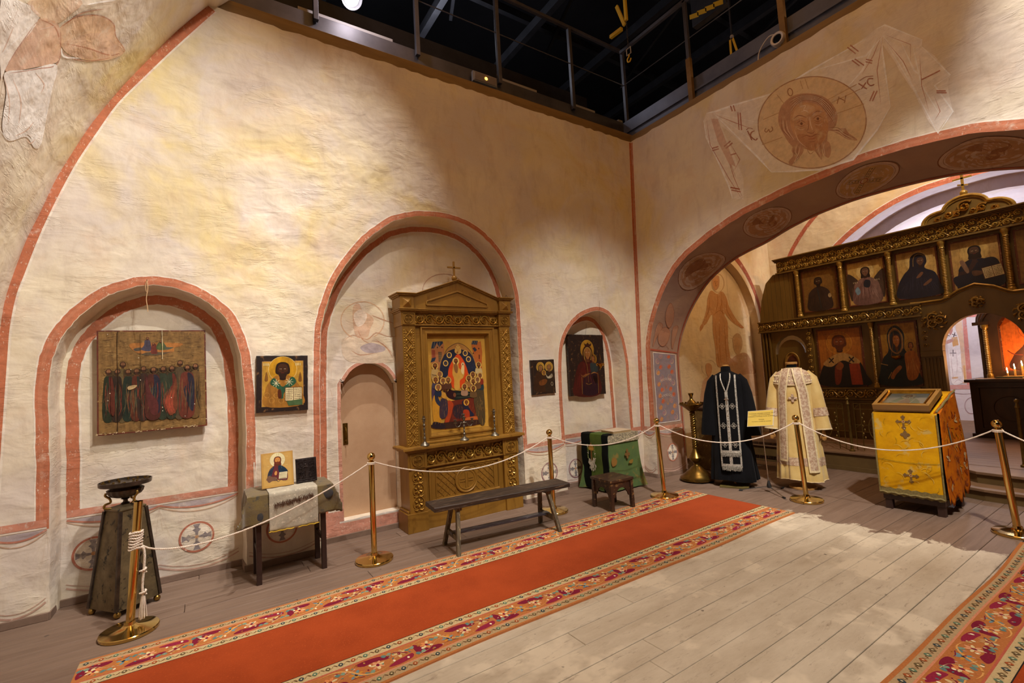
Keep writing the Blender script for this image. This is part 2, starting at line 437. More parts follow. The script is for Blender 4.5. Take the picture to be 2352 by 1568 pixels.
DP = wob([(1.195,.19),(1.195,1.5),(1.225,1.62),(1.30,1.74),(1.40,1.81),(1.52,1.835),(1.64,1.80),(1.735,1.72),(1.80,1.60),(1.82,1.48),(1.815,.19)], 4, .002, 8)
up = [(B2[0][0], .19)]+[p for p in B2 if p[1] > .19]+[(B2[-1][0], .19)]
b.add([(x, YB2, z) for x, z in up+list(reversed(DP))], [tuple(range(len(up)+len(DP)))])
x0, x1 = B2[0][0], B2[-1][0]
b.add([(x0, YB2, 0), (x1, YB2, 0), (x1, YB2, .19), (x0, YB2, .19)], [(0, 1, 2, 3)])
b.loft([[(x, YB2, z) for x, z in DP], [(x, YD, z) for x, z in DP]])
b.add([(1.195, YB2, .19), (1.815, YB2, .19), (1.815, YD+.01, .19), (1.195, YD+.01, .19)], [(0, 1, 2, 3)])
sx(b.build('wall_niche_middle', PL, smooth=50))
# blind door in the middle niche
DM = mat('door_paint', '#c8a582', '#bb9673', rough=.75, scale=3, bmp=.0008, bscale=120)
BR = mat('aged_brass', '#9a7c3a', '#6e5626', rough=.35, metal=1, scale=20, rvar=.2)
b = MB(); b.prism(offs(DP, -.004), lambda x, z: (x, YD-.03, z), lambda x, z: (x, YD+.005, z))
door = sx(b.build('door_1', DM))
b = MB(); b.prism([(1.238,.96),(1.29,.96),(1.29,1.19),(1.238,1.19)], lambda x, z: (x, YD-.036, z), lambda x, z: (x, YD-.03, z))
b.tube(smoothc([(1.264, YD-.037, 1.145), (1.264, YD-.075, 1.12), (1.264, YD-.085, 1.07), (1.264, YD-.075, 1.02), (1.264, YD-.037, .995)], 4, False), .009, 8)
b.ball((1.264, YD-.038, 1.17), .006, 8); b.ball((1.264, YD-.038, .98), .006, 8)
b.build('door_handle', BR, door, smooth=40)

# soffit of the great arch at the left (vault running towards the viewer)
b = MB(); rings = []
ext = [(.11, 5.25), (.24, 5.40)]
prof = list(reversed(ext))+crease[1:]
for k in range(15): y = YW+.02-k*.25; rings.append([(x, y, z) for x, z in prof])
b.loft(rings); sx(b.build('wall_vault_left', PL, smooth=60))

# wall with the chancel arch (leans slightly outwards)
LEAN = .048
def xb(z, o=0): return 5.5+o+LEAN*z
FRONT = [(4.70,0),(4.713,.7),(4.74,1.6),(4.729,2.02),(4.619,2.378),(4.424,2.744),(4.211,2.996),(4.013,3.138),(3.657,3.301),(3.26,3.433),(2.899,3.503),(2.55,3.55),(2.197,3.575),(1.853,3.60),(1.409,3.566),(1.092,3.514),(.76,3.40),(.45,3.27),(.1,3.0),(-.2,2.7),(-.42,2.35),(-.53,2.0),(-.55,1.5),(-.55,0)]
BACK = [(4.63,0),(4.65,.7),(4.684,1.6),(4.66,1.9),(4.532,2.245),(4.336,2.553),(4.069,2.835),(3.728,3.03),(3.48,3.11),(3.218,3.17),(2.92,3.27),(2.629,3.339),(2.4,3.37),(2.15,3.39),(1.707,3.383),(1.313,3.341),(.95,3.25),(.65,3.12),(.3,2.88),(.05,2.6),(-.15,2.3),(-.3,2.0),(-.33,1.5),(-.33,0)]
FRONT = smoothc(FRONT, 4, False); BACK = smoothc(BACK, 4, False)
r = random.Random(9); FRONT = [FRONT[0]]+[(y+r.uniform(-.004, .004), z+r.uniform(-.004, .004)) for y, z in FRONT[1:-1]]+[FRONT[-1]]
pb = [(YW, 0)]+FRONT+[(-1.5, 0), (-1.5, ZT)]+[(-1.5+(YW+1.5)*i/60, ZT+r.uniform(-.012, .01)) for i in range(1, 60)]+[(YW, ZT)]
b = MB(); b.add([(xb(z), y, z) for y, z in pb], [tuple(range(len(pb)))])
sx(b.build('wall_arch', PL))
DEP = .6
def intra(i, t, off=0):
    """point on the soffit: i = float index along the profile, t = 0 front .. 1 back"""
    i = max(0, min(len(FRONT)-1.001, i)); k = int(i); u = i-k
    def p(P, o):
        y = P[k][0]*(1-u)+P[k+1][0]*u; z = P[k][1]*(1-u)+P[k+1][1]*u; return Vector((xb(z, o), y, z))
    a = p(FRONT, 0); c = p(BACK, DEP); q = a.lerp(c, t)
    if off:
        d = Vector((0, FRONT[k+1][0]-FRONT[k][0], FRONT[k+1][1]-FRONT[k][1])); nn = d.cross(c-a).normalized()
        if nn.dot(Vector((0, 2-q.y, 1-q.z))) < 0: nn = -nn
        q = q+nn*off
    return q
b = MB(); rings = [[intra(i, 0)+Vector((0, 0, 0)) for i in range(len(FRONT)-1)]+[intra(len(FRONT)-1.001, 0)]]
for t in (.03, .25, .5, .75, 1): rings.append([intra(i, t) for i in range(len(FRONT)-1)]+[intra(len(FRONT)-1.001, t)])
b.loft(rings)
# jamb returns behind the wall
pc = [(YW+.3, 0)]+BACK+[(-1.5, 0), (-1.5, ZT), (YW+.3, ZT)]
b.add([(xb(z, DEP), y, z) for y, z in pc], [tuple(range(len(pc)))])
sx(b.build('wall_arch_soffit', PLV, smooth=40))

# chancel: side wall with a blind arch, rear wall with the apse opening, apse
XC = 9.65; YC = 4.97; ARC = (7.61, 2.15, 1.47)
nb = [(ARC[0]-ARC[2], 0)]+[(ARC[0]-ARC[2]*cos(t), ARC[1]+ARC[2]*1.02*sin(t)) for t in [pi*i/30 for i in range(31)]]+[(ARC[0]+ARC[2], 0)]
ps = [(6.0, 0)]+nb+[(XC, 0), (XC, 5.35), (6.0, 5.35)]
b = MB(); b.add([(x, YC, z) for x, z in ps], [tuple(range(len(ps)))])
b.loft([[(x, YC, z) for x, z in nb], [(x, YC+.16, z) for x, z in nb]]); b.add([(x, YC+.16, z) for x, z in nb], [tuple(range(len(nb)))])
sx(b.build('wall_chancel_left', PLC))
AP = [(4.15,0),(4.15,2.6),(4.05,3.1),(3.85,3.45),(3.62,3.67),(3.3,3.88),(2.95,4.05),(2.55,4.16),(2.1,4.2),(1.6,4.19),(1.1,4.08),(.6,3.85),(.2,3.5),(-.1,3.0),(-.2,2.6),(-.2,0)]
AP = wob(AP, 3, .003, 6)
pr = [(YC, 0)]+AP+[(-2.5, 0), (-2.5, 5.4), (YC, 5.4)]
b = MB(); b.add([(XC, y, z) for y, z in pr], [tuple(range(len(pr)))])
sx(b.build('wall_chancel_rear', PLC))
b = MB(); b.loft([[(XC, y, z) for y, z in AP], [(XC+.02, y, z) for y, z in offs(AP, -.01)], [(XC+.55, y, z) for y, z in offs(AP, -.03)], [(XC+.56, y, z) for y, z in offs(AP, .16)], [(12.2, y, z) for y, z in offs(AP, .16)]])
A2 = offs(AP, .16); b.add([(12.2, y, z) for y, z in A2], [tuple(range(len(A2)))])
sx(b.build('wall_apse', PLA, smooth=40))
b = MB(); b.box((5.5, -1.6, 0), (9.65, -1.5, 5.4)); sx(b.build('wall_chancel_right', PLC))

# ---- painted bands
def xz(y): return lambda x, z, off: Vector((x, y-off, z))
def bandstrip(c, P, a, w, col=RED, alpha=.95, cut=None):
    A, B_ = offs(P, a), offs(P, a+w)
    if cut is not None:
        k = [i for i, q in enumerate(P) if q[1] >= cut]; A = [A[i] for i in k]; B_ = [B_[i] for i in k]
        A[0] = (A[0][0], cut); B_[0] = (B_[0][0], cut); A[-1] = (A[-1][0], cut); B_[-1] = (B_[-1][0], cut)
    c.strip(A, B_, col, alpha)
c = Paint(xz(YW), .0012)
for P, w in ((P1, .072), (P2, .056), (P3, .055)):
    bandstrip(c, P, .004, w, RED, .95, .66); bandstrip(c, P, .004+w, .010, WHL, .8, .66)
    bandstrip(c, P, .004+w*.45, w*.3, REDL, .35, .66)
ci = [p for p in crease if p[1] > .66]
lft = [(v.x, v.z) for v in (at(x, y, Y=YW) for x, y in [(496,28),(401,113),(332,179),(272,239),(229,299),(182,368),(143,438),(109,507),(86,560),(57,635),(40,680),(26,749),(20,818),(6,1020),(-6,1200)])]
lf = [(v.x, v.z) for v in (at(x, y, Y=YW) for x, y in crease_px[:13])]+[(-1.31,1.6),(-1.335,.72)]
lf = smoothc(lf, 3, False); lft = smoothc(lft, 3, False)
m_ = min(len(lf), len(lft)); rs = lambda P: [P[int(round(i*(len(P)-1)/59))] for i in range(60)]
c.strip(rs(lf), rs(lft), RED, .97); c.stroke(lft, .014, WHL, .75, smooth=False)
# corner band and its outline
cb = smoothc([(5.735,ZT-.02),(5.73,4.4),(5.725,3.4),(5.70,2.7),(5.68,2.2),(5.62,1.5),(5.585,.66)], 6, False)
cb = [(5.5+LEAN*z-.024+.0*x, z) for x, z in cb]
c.stroke(cb, .045, RED, .95, smooth=False, wob=.06); c.stroke([(x-.028, z) for x, z in cb], .010, WHL, .7, smooth=False)
c.build('painted_band', BANDM, wl)
for nm, B_, y, w in (('wall_niche_left', B1, 5.17, .08), ('wall_niche_middle', B2, YB2, .06), ('wall_niche_right', B3, 5.2, .06)):
    c = Paint(xz(y), .0012); bandstrip(c, B_, -.03-w, w, RED, .95, .19 if nm == 'wall_niche_middle' else .72)
    bandstrip(c, B_, -.045-w, .012, WHL, .7, .19 if nm == 'wall_niche_middle' else .72)
    if nm == 'wall_niche_middle':
        bandstrip(c, DP, .0, .035, '#cf8a70', .85); bandstrip(c, DP, .035, .01, WHL, .7)
        c.poly([(.95,.0),(1.75,.0),(1.8,.17),(1.19,.17),(1.19,.3),(.95,.3)], '#c9795f', .8)
        c.poly([(1.80,.0),(1.95,.0),(1.95,.5),(1.84,.5),(1.82,.2)], '#c9795f', .7)
        c.stroke([(1.15,.182),(1.4,.186),(1.83,.182)], .016, '#efe7dc', .9, wob=.5)
        # ghost of a half-length saint turned to the shrine
        g = cam_fn((0, YB2, 0), (0, -1, 0), (700, 560, 3.92)); c.fn = lambda x, y, off, g=g: g(x, y, off)
        c.ring(520, 690, 195, 170, 9, '#d9ae86', .8)
        c.blob([(430,600),(450,545),(490,540),(520,600),(590,640),(620,690),(590,760),(560,850),(480,850),(440,760)], '#cf9f7c', .62)
        c.blob([(440,640),(500,590),(560,640),(530,720),(470,740)], '#efe2cf', .7)
        c.blob([(330,880),(400,840),(520,850),(600,830),(700,870),(800,990),(830,1060),(400,1060)], '#dbc4a6', .62)
        for q in ([(360,870),(430,820),(560,860),(640,800),(740,830),(840,835)], [(600,870),(700,900),(790,990)], [(420,960),(500,1000),(640,980)],
                  [(600,640),(700,680),(820,720)], [(480,780),(520,860),(590,900)], [(640,860),(740,940),(800,1040)]):
            c.stroke(q, 9, '#c08a68', .75, taper=True)
        c.blob([(500,930),(600,890),(720,930),(700,970),(560,980)], '#9b8fa5', .6)
        for q in ([(800,890),(840,880),(840,1000),(800,1010)],): c.stroke(q, 8, '#cfa07c', .4, closed=True, smooth=False)
        c.ring(1250, 420, 190, 150, 7, '#b98a76', .75)
        for k in range(26):
            x, y = R.uniform(560, 1500), R.uniform(300, 620); c.stroke([(x, y), (x+R.uniform(-40, 60), y+R.uniform(20, 70))], R.uniform(5, 16), '#f6efe6', .75, taper=True)
        for k in range(16):
            x, y = R.uniform(160, 340), R.uniform(1100, 1560); c.stroke([(x, y), (x+R.uniform(-30, 30), y+R.uniform(40, 160))], R.uniform(5, 20), R.choice(['#d8a887', '#f2e7d8']), .35, taper=True)
    c.build('painted_band', BANDM, bpy.data.objects[nm])
# arch front band + white line
c = Paint(lambda y, z, off: Vector((xb(z)-off, y, z)), .0012)
bandstrip(c, FRONT, -.002, .072, RED, .95, .66) if False else None
FB = [(y, z) for y, z in FRONT if z > .66]
def o2(P, d):
    out = []
    for i, (y, z) in enumerate(P):
        a = P[max(0, i-1)]; e = P[min(len(P)-1, i+1)]; dy, dz = e[0]-a[0], e[1]-a[1]; l = math.hypot(dy, dz); out.append((y+dz/l*d, z-dy/l*d))
    return out
c.strip(o2(FB, 0), o2(FB, .085), RED, .95); c.strip(o2(FB, .085), o2(FB, .098), WHL, .85); c.strip(o2(FB, .03), o2(FB, .055), REDL, .4)
c.stroke([(YW-.02, ZT-.02), (YW-.02, .66)], .03, RED, .9, smooth=False); c.stroke([(YW-.04, ZT-.02), (YW-.04, .66)], .008, WHL, .7, smooth=False)
# cloth of the Holy Face, drawn from the zoomed view of the photograph
g = cam_fn((5.5, 0, 0), (-1, 0, LEAN), (1350, 0, 2.347)); c.fn = g
WH = '#f7efe6'
for q, a in (([(625,650),(640,610),(680,597),(790,560),(990,500),(1160,410),(1300,330),(1500,200),(1560,150),(1600,135),(1700,170),(1805,215),(1800,250),(1870,300),(1955,405),(1940,450),(1950,520),(1970,600),(1945,630),(1920,650),(1888,720),(1840,660),(1790,560),(1770,500),(1720,430),(1660,340),(1590,240),(1600,350),(1610,420),(1632,575),(1560,700),(1430,860),(1300,910),(1110,930),(990,928),(930,860),(860,800),(750,700),(720,680),(770,790),(840,960),(840,1075),(780,1070),(740,950),(680,820),(640,740)], .42),):
    c.poly(q, '#f8f0e4', a*1.5)
for q in ([(1600,140),(1805,215),(1800,250),(1690,230),(1590,195)], [(1770,250),(1870,300),(1955,405),(1870,450),(1800,430),(1760,330)], [(1590,200),(1680,380),(1760,500),(1840,500),(1800,420),(1700,260)], [(1780,480),(1940,510),(1970,600),(1890,700),(1830,640)]):
    c.poly(q, WH, .55)
for q in ([(625,650),(640,740),(700,860),(760,1000),(780,1070)], [(640,610),(690,600),(790,565),(1000,505)], [(680,610),(920,660)], [(680,612),(930,860),(990,928)], [(690,620),(900,760)], [(1560,155),(1600,135),(1805,215)], [(1590,195),(1500,300),(1220,380)],
          [(1580,200),(1600,360),(1632,575)], [(1560,200),(1480,380),(1400,470)], [(1632,575),(1560,700),(1430,860),(1250,915),(990,928)], [(1800,250),(1955,405),(1870,460),(1970,600),(1888,720)], [(1620,250),(1760,480),(1888,720)], [(1750,240),(1800,460),(1900,620)], [(1690,230),(1760,380),(1820,430)],
          [(1500,210),(1200,380),(1020,490)], [(1590,190),(1700,340),(1790,560)], [(1830,640),(1945,630)]):
    c.stroke(q, 11, '#fffdf8', 1, smooth=False, taper=True)
for q in ([(640,640),(660,780),(760,960),(830,1070)], [(670,640),(740,800),(790,960),(835,1065)], [(690,620),(790,660),(900,700)], [(1580,200),(1540,300),(1480,400)], [(1610,190),(1740,240),(1740,330)], [(1600,210),(1700,330),(1750,430)], [(1590,200),(1560,380),(1580,560)], [(700,640),(720,790),(770,880),(800,960)],
          [(760,760),(820,860),(790,920)], [(1790,300),(1800,460),(1840,600)], [(1870,520),(1900,600),(1870,650)]):
    c.stroke(q, 5, '#b9714f', .75, taper=True, smooth=False)
for q in ([(665,640),(700,640),(760,800),(800,900),(760,880),(700,760)],): c.poly(q, '#c8845a', .5)
for (x, y, dx, dy) in ((770,570,10,30),(785,568,10,32),(810,605,6,95),(822,607,8,95),(1400,255,45,35),(1415,243,45,35),(1425,325,40,30),(1440,318,50,35),(1500,320,35,8),(1498,333,35,8),(1545,490,-25,55),(1560,490,-25,55),(670,800,35,-10),(672,812,35,-10),(735,790,35,-30),(745,800,35,-30),(770,835,30,-8),(770,1010,50,10),(775,1024,50,10),(1880,490,50,0),(1880,500,55,0),(1800,430,100,-50)):
    c.stroke([(x, y), (x+dx, y+dy)], 7, '#b0603f', .8, smooth=False)
# halo disc
c.ell(1210, 660, 292, 246, '#e2c28e', .8, rot=-8, n=48); c.ring(1210, 660, 292, 246, 6, '#a87348', .8, rot=-8, n=60)
for q in ([(945,645),(1050,600)], [(940,780),(1050,740)], [(1300,560),(1470,480)], [(1290,540),(1450,455)], [(1145,435),(1160,480)], [(1170,420),(1190,480)], [(1020,510),(1060,560)], [(1320,620),(1490,560)]): c.stroke(q, 4, '#b98a5c', .7, smooth=False)
HR = '#b78064'; HD = '#8f563c'; HLt = '#e5bd90'
HAIR = '#b98264'
c.blob([(1028,660),(1038,585),(1085,530),(1150,505),(1230,508),(1300,540),(1345,610),(1340,670),(1322,700),(1385,690),(1405,715),(1455,755),(1405,752),(1350,722),(1300,705),(1290,760),(1270,800),(1130,800),(1090,775),(1060,730)], HAIR, .75)
c.blob([(1125,770),(1165,800),(1150,838),(1118,862),(1100,893),(1083,872),(1108,838),(1100,808)], HAIR, .75)
c.blob([(1195,780),(1290,760),(1312,805),(1300,850),(1275,835),(1262,800),(1262,862),(1238,830)], HAIR, .7)
c.blob([(1092,655),(1100,590),(1135,560),(1185,552),(1240,566),(1278,600),(1296,660),(1290,720),(1262,775),(1215,812),(1175,800),(1130,750),(1104,705)], '#d3a273', .85)
c.blob([(1105,650),(1120,590),(1170,562),(1222,575),(1215,600),(1180,625),(1140,640)], '#e2c093', .5)
c.blob([(1222,660),(1262,650),(1296,665),(1286,725),(1255,775),(1228,760),(1240,710)], '#c08658', .55)
c.blob([(1130,730),(1160,722),(1212,728),(1268,705),(1272,745),(1245,785),(1215,812),(1175,800),(1145,765)], '#b57c54', .5)
for q, w, col in (([(1112,640),(1140,622),(1182,634)], 5, HD), ([(1207,622),(1236,600),(1272,606)], 5, HD), ([(1124,668),(1150,650),(1176,664)], 4, HD), ([(1130,674),(1152,682),(1172,672)], 3, HD), ([(1214,642),(1240,624),(1266,634)], 4, HD), ([(1218,648),(1242,654),(1262,644)], 3, HD),
                 ([(1196,628),(1202,670),(1214,703)], 4, '#f0dcc0'), ([(1188,636),(1190,690),(1180,706)], 3.5, HD), ([(1180,708),(1192,716),(1212,718),(1224,706)], 4, HD), ([(1152,742),(1180,730),(1205,738),(1232,724),(1262,732)], 4, '#94543a'), ([(1188,750),(1212,748),(1236,742)], 5, '#a85a3e'), ([(1196,764),(1215,764),(1230,758)], 3, HD),
                 ([(1116,700),(1136,756),(1180,796)], 3, '#f0d9bd'), ([(1140,575),(1175,570),(1165,592),(1190,600)], 3, '#f5e6cf'), ([(1150,604),(1172,596),(1192,608)], 3, '#f5e6cf'), ([(1130,690),(1150,700),(1172,692)], 3, '#eed5b2'), ([(1222,668),(1246,674),(1268,662)], 3, '#eed5b2'), ([(1180,800),(1200,830),(1222,812)], 3, HD)): c.stroke(q, w, col, .8, taper=True)
c.ell(1153, 667, 7, 8, '#744630', .85); c.ell(1241, 640, 7, 8, '#744630', .85)
for k in range(9):
    t = k*8; c.stroke([(1085+t*.2, 540+t), (1150, 515+t*.45), (1240, 520+t*.5), (1310, 570+t), (1335, 640+t*.6)], 3.5, '#ead3b4' if k % 2 else '#8f5c44', .75, taper=True)
for k in range(4):
    c.stroke([(1045+k*9, 640+k*4), (1050+k*10, 700), (1090+k*8, 740+k*5)], 4, '#ead3b4' if k % 2 else '#8f5c44', .7, taper=True)
    c.stroke([(1300, 690+k*6), (1350, 690+k*7), (1380, 715+k*6), (1440-k*8, 745+k*3)], 4, '#ead3b4' if k % 2 else '#8f5c44', .7, taper=True)
    c.stroke([(1120+k*9, 780), (1110+k*10, 820), (1140-k*5, 850), (1098+k*6, 885)], 4, '#ead3b4' if k % 2 else '#8f5c44', .7, taper=True)
    c.stroke([(1225+k*14, 770), (1230+k*15, 810), (1250+k*10, 850)], 4, '#ead3b4' if k % 2 else '#8f5c44', .7, taper=True)
LT = '#a5714c'
c.stroke([(962,690),(955,705),(965,712),(977,698),(982,712),(998,700),(992,682)], 5, LT, .9)      # omega
c.ring(1092, 497, 13, 20, 5, LT, .9, rot=-10)                                                # O
c.stroke([(1345,560),(1355,520)], 5, LT, .9); c.stroke([(1350,525),(1390,545)], 5, LT, .9); c.stroke([(1385,555),(1392,515)], 5, LT, .9)   # N
c.stroke([(862,705),(885,755)], 6, '#a5603f', .9); c.stroke([(900,705),(882,715),(880,735),(905,755),(915,745)], 6, '#a5603f', .9); c.stroke([(855,700),(870,690),(890,695)], 5, '#a5603f', .8)  # IC
c.stroke([(1460,450),(1505,480)], 6, '#a5603f', .9); c.stroke([(1500,445),(1475,480)], 5, '#a5603f', .9); c.stroke([(1540,425),(1515,425),(1508,445),(1525,462),(1545,455)], 6, '#a5603f', .9); c.stroke([(1465,435),(1500,415),(1540,410)], 4, '#a5603f', .8)   # XC
for k in range(18):
    x, y = R.uniform(1500, 1900), R.uniform(560, 760); c.stroke([(x, y), (x+60, y+R.uniform(-14, 10))], 2, '#b08a72', .35, taper=True)
wa = bpy.data.objects['wall_arch']; c.build('painted_band', FR, wa)

# soffit paintings
sof = bpy.data.objects['wall_arch_soffit']
def inv(px, py):
    best = None
    for i in range(0, len(FRONT)-1):
        for t in (0, .25, .5, .75, 1):
            q = intra(i, t)-CAM; k = q.dot(_f); x = 1176+F0*q.dot(_r)/k; y = 784-F0*q.dot(_u)/k
            e = (x-px)**2+(y-py)**2
            if best is None or e < best[0]: best = (e, i, t)
    e, i0, t0 = best
    st = .5; tt = .12
    for _ in range(9):
        for i in (i0-st, i0, i0+st):
            for t in (t0-tt, t0, t0+tt):
                q = intra(i, t)-CAM; k = q.dot(_f); x = 1176+F0*q.dot(_r)/k; y = 784-F0*q.dot(_u)/k
                e2 = (x-px)**2+(y-py)**2
                if e2 < e: e, bi, bt = e2, i, t; i0, t0 = i, t
        st *= .6; tt *= .6
    return i0, t0
ARCL = [0]
for i in range(1, len(FRONT)): ARCL.append(ARCL[-1]+math.hypot(FRONT[i][0]-FRONT[i-1][0], FRONT[i][1]-FRONT[i-1][1]))
def s2i(s_):
    for i in range(1, len(ARCL)):
        if ARCL[i] >= s_: return i-1+(s_-ARCL[i-1])/(ARCL[i]-ARCL[i-1])
    return len(ARCL)-1.01
def i2s(i): k = int(i); return ARCL[k]+(ARCL[min(k+1, len(ARCL)-1)]-ARCL[k])*(i-k)
sfn = lambda s_, w, off: intra(s2i(s_), w/DEP, off)        # metres along, metres deep
c = Paint(sfn, .003)
def disc(c, cx, cy, r_, col, a, e=1.3):
    # concentric rings so the disc follows the curve
    prev = None
    for k in range(1, 7):
        q = [(cx+e*r_*k/6*cos(t), cy+r_*k/6*sin(t)) for t in [2*pi*j/28 for j in range(29)]]
        if prev is None: prev = [(cx, cy)]*29
        c.off -= c.dz if k > 1 else 0
        c.strip(q, prev, col, a); prev = q
spring = None
for (px, py), colr in (((1622, 622), '#a8764c'), ((1765, 515), '#a87042'), ((1982, 430), '#b08242'), ((2265, 355), '#a4703f')):
    i0, t0 = inv(px, py); sc_ = i2s(i0); dc = .30
    disc(c, sc_, dc, .24, '#c4a68c', .8); disc(c, sc_, dc, .205, colr, .75)
    c.ring(sc_, dc, .312, .24, .010, '#7e4d30', .9, n=48); c.ring(sc_, dc, .278, .214, .005, '#7e4d30', .7, n=48)
    if py == 430:
        for a in (0, 90, 180, 270):
            ca, sa = cos(radians(a+20)), sin(radians(a+20))
            for e in (-.02, .02): c.stroke([(sc_+ca*.04-sa*e, dc+sa*.04+ca*e), (sc_+ca*.18-sa*e*1.2, dc+sa*.18+ca*e*1.2)], .007, '#5f4a2c', .9, smooth=False)
            for k in range(4): c.ell(sc_+ca*(.06+.035*k), dc+sa*(.06+.035*k), .010, .010, '#6d5a3a', .9)
        c.ring(sc_, dc, .035, .035, .01, '#8a3d22', .9)
    else:
        r = random.Random(int(px))
        c.ell(sc_+.05, dc+.05, .05, .06, '#8a5433', .7); c.ell(sc_+.05, dc+.05, .028, .035, '#b98a5c', .7)
        c.blob([(sc_-.16, dc-.10), (sc_-.05, dc-.03), (sc_+.02, dc+.02), (sc_+.12, dc-.02), (sc_+.14, dc-.12), (sc_, dc-.17)], '#7d4a2a', .6)
        for k in range(14):
            x, y = sc_+r.uniform(-.14, .12), dc+r.uniform(-.14, .12); c.stroke([(x, y), (x+r.uniform(-.02, .08), y+r.uniform(-.06, .06)), (x+r.uniform(0, .1), y+r.uniform(-.07, .07))], .007, r.choice(['#6b3b20', '#c99f70', '#8a5433']), .6, taper=True)
# edge line at the back, dividing line at the spring, seraph and the floral panel
for t in (.56,): c.stroke([(i2s(k), t) for k in range(2, len(FRONT)-2)], .022, '#9c4a30', .95, smooth=False)
zs = s2i(0); isp = next(i for i, q in enumerate(FRONT) if q[1] > 1.80); ss = i2s(isp)
c.stroke([(ss+.03, .0), (ss+.03, DEP*.93)], .03, '#a8523a', .95, smooth=False)
c.strip([(ss-.01-1.06*k/30, .05) for k in range(31)], [(ss-.01-1.06*k/30, .51) for k in range(31)], '#857c86', .85)
for w_ in (.05, .51): c.stroke([(ss-.01-1.06*k/30, w_) for k in range(31)], .012, '#e6dccf', .9, smooth=False)
for e in (.01, 1.07): c.stroke([(ss-e, .05), (ss-e, .51)], .012, '#e6dccf', .9, smooth=False)
def scroll2(c, s0, w0, rr, turn, col, col2):
    pts = [(s0+rr*(1-k/22)*cos(turn*k*.33), w0+rr*(1-k/22)*sin(turn*k*.33)) for k in range(20)]
    c.stroke(pts, .010, col, .85, smooth=False, taper=True); c.ell(pts[-1][0], pts[-1][1], .012, .012, col2, .9)
r = random.Random(3)
for k in range(12):
    s0 = ss-.07-k*.086
    for sd in (-1, 1):
        w0 = .28+sd*(.09+.05*(k % 2)); scroll2(c, s0, w0, .055, sd*(1 if k % 2 else -1), r.choice(['#c98a5a', '#d9b285', '#b8694a']), '#b5573c')
        c.blob([(s0-.03, w0-.02), (s0, w0+.03), (s0+.035, w0), (s0, w0-.035)], r.choice(['#c7683f', '#cfa05c', '#8d93a0']), .6)
for sgo, cc in ((.50, '#c9773f'), (.74, '#d19a4a')):
    for k in range(7):
        a = -.9+k*.3; c.stroke([(ss-sgo-.08, .28), (ss-sgo+.07*cos(a), .28+.13*sin(a))], .018, cc, .85, taper=True); c.ring(ss-sgo+.07*cos(a), .28+.13*sin(a), .016, .016, .004, '#efe2cc', .7, n=10)
# six-winged seraph above the dividing line
W1 = '#b57a55'
for q in ([(ss+.42,.30),(ss+.52,.20),(ss+.68,.16),(ss+.80,.18),(ss+.72,.28),(ss+.55,.34)], [(ss+.42,.24),(ss+.36,.16),(ss+.25,.13),(ss+.14,.17),(ss+.02+.1,.26),(ss+.22,.33),(ss+.36,.34)], [(ss+.42,.18),(ss+.46,.10),(ss+.38,.07),(ss+.22,.06),(ss+.08,.05),(ss+.24,.11)],
          [(ss+.44,.38),(ss+.48,.46),(ss+.38,.47),(ss+.26,.46),(ss+.10,.44),(ss+.24,.40)]):
    c.blob(q, W1, .55); c.stroke(q, .007, '#8d4f34', .8, closed=True)
for q in ([(ss+.16,.24),(ss+.08,.16),(ss+.04,.14)], [(ss+.16,.27),(ss+.10,.36),(ss+.07,.34)], [(ss+.5,.28),(ss+.62,.22),(ss+.74,.2)], [(ss+.2,.26),(ss+.3,.22),(ss+.4,.26)]): c.stroke(q, .006, '#8d4f34', .8, taper=True)
c.build('painting', FRT, sof)

# dado: painted curtain with medallions
def medallion(c, x, z, r_, sx_=1, blue=False):
    ring = '#b8664a' if not blue else '#93606a'
    c.ell(x, z, r_*sx_, r_, '#e2d3bd', .85, n=36); c.ring(x, z, r_*sx_, r_, .016, ring, .9, n=40)
    for k in range(4):
        a = pi/4+k*pi/2; px, pz = x+cos(a)*r_*.48*sx_, z+sin(a)*r_*.48
        for e in (-.5, .5, 0): c.ell(px+cos(a+e*1.6)*r_*.2*sx_, pz+sin(a+e*1.6)*r_*.2, r_*.2*sx_, r_*.2, '#f0e4d0', .9, n=14)
        a = k*pi/2; dx, dz = cos(a), sin(a)
        q = [(x+(dx*u-dz*v)*r_*sx_, z+(dz*u+dx*v)*r_) for u, v in ((.0, .06), (.35, .10), (.5, .26), (.62, .10), (.88, .22), (.88, -.22), (.62, -.10), (.5, -.26), (.35, -.10), (.0, -.06))]
        c.poly(q, '#6e6670' if not blue else '#67636c', .8)
    c.ell(x, z, r_*.12*sx_, r_*.12, '#c58d5a', .9)
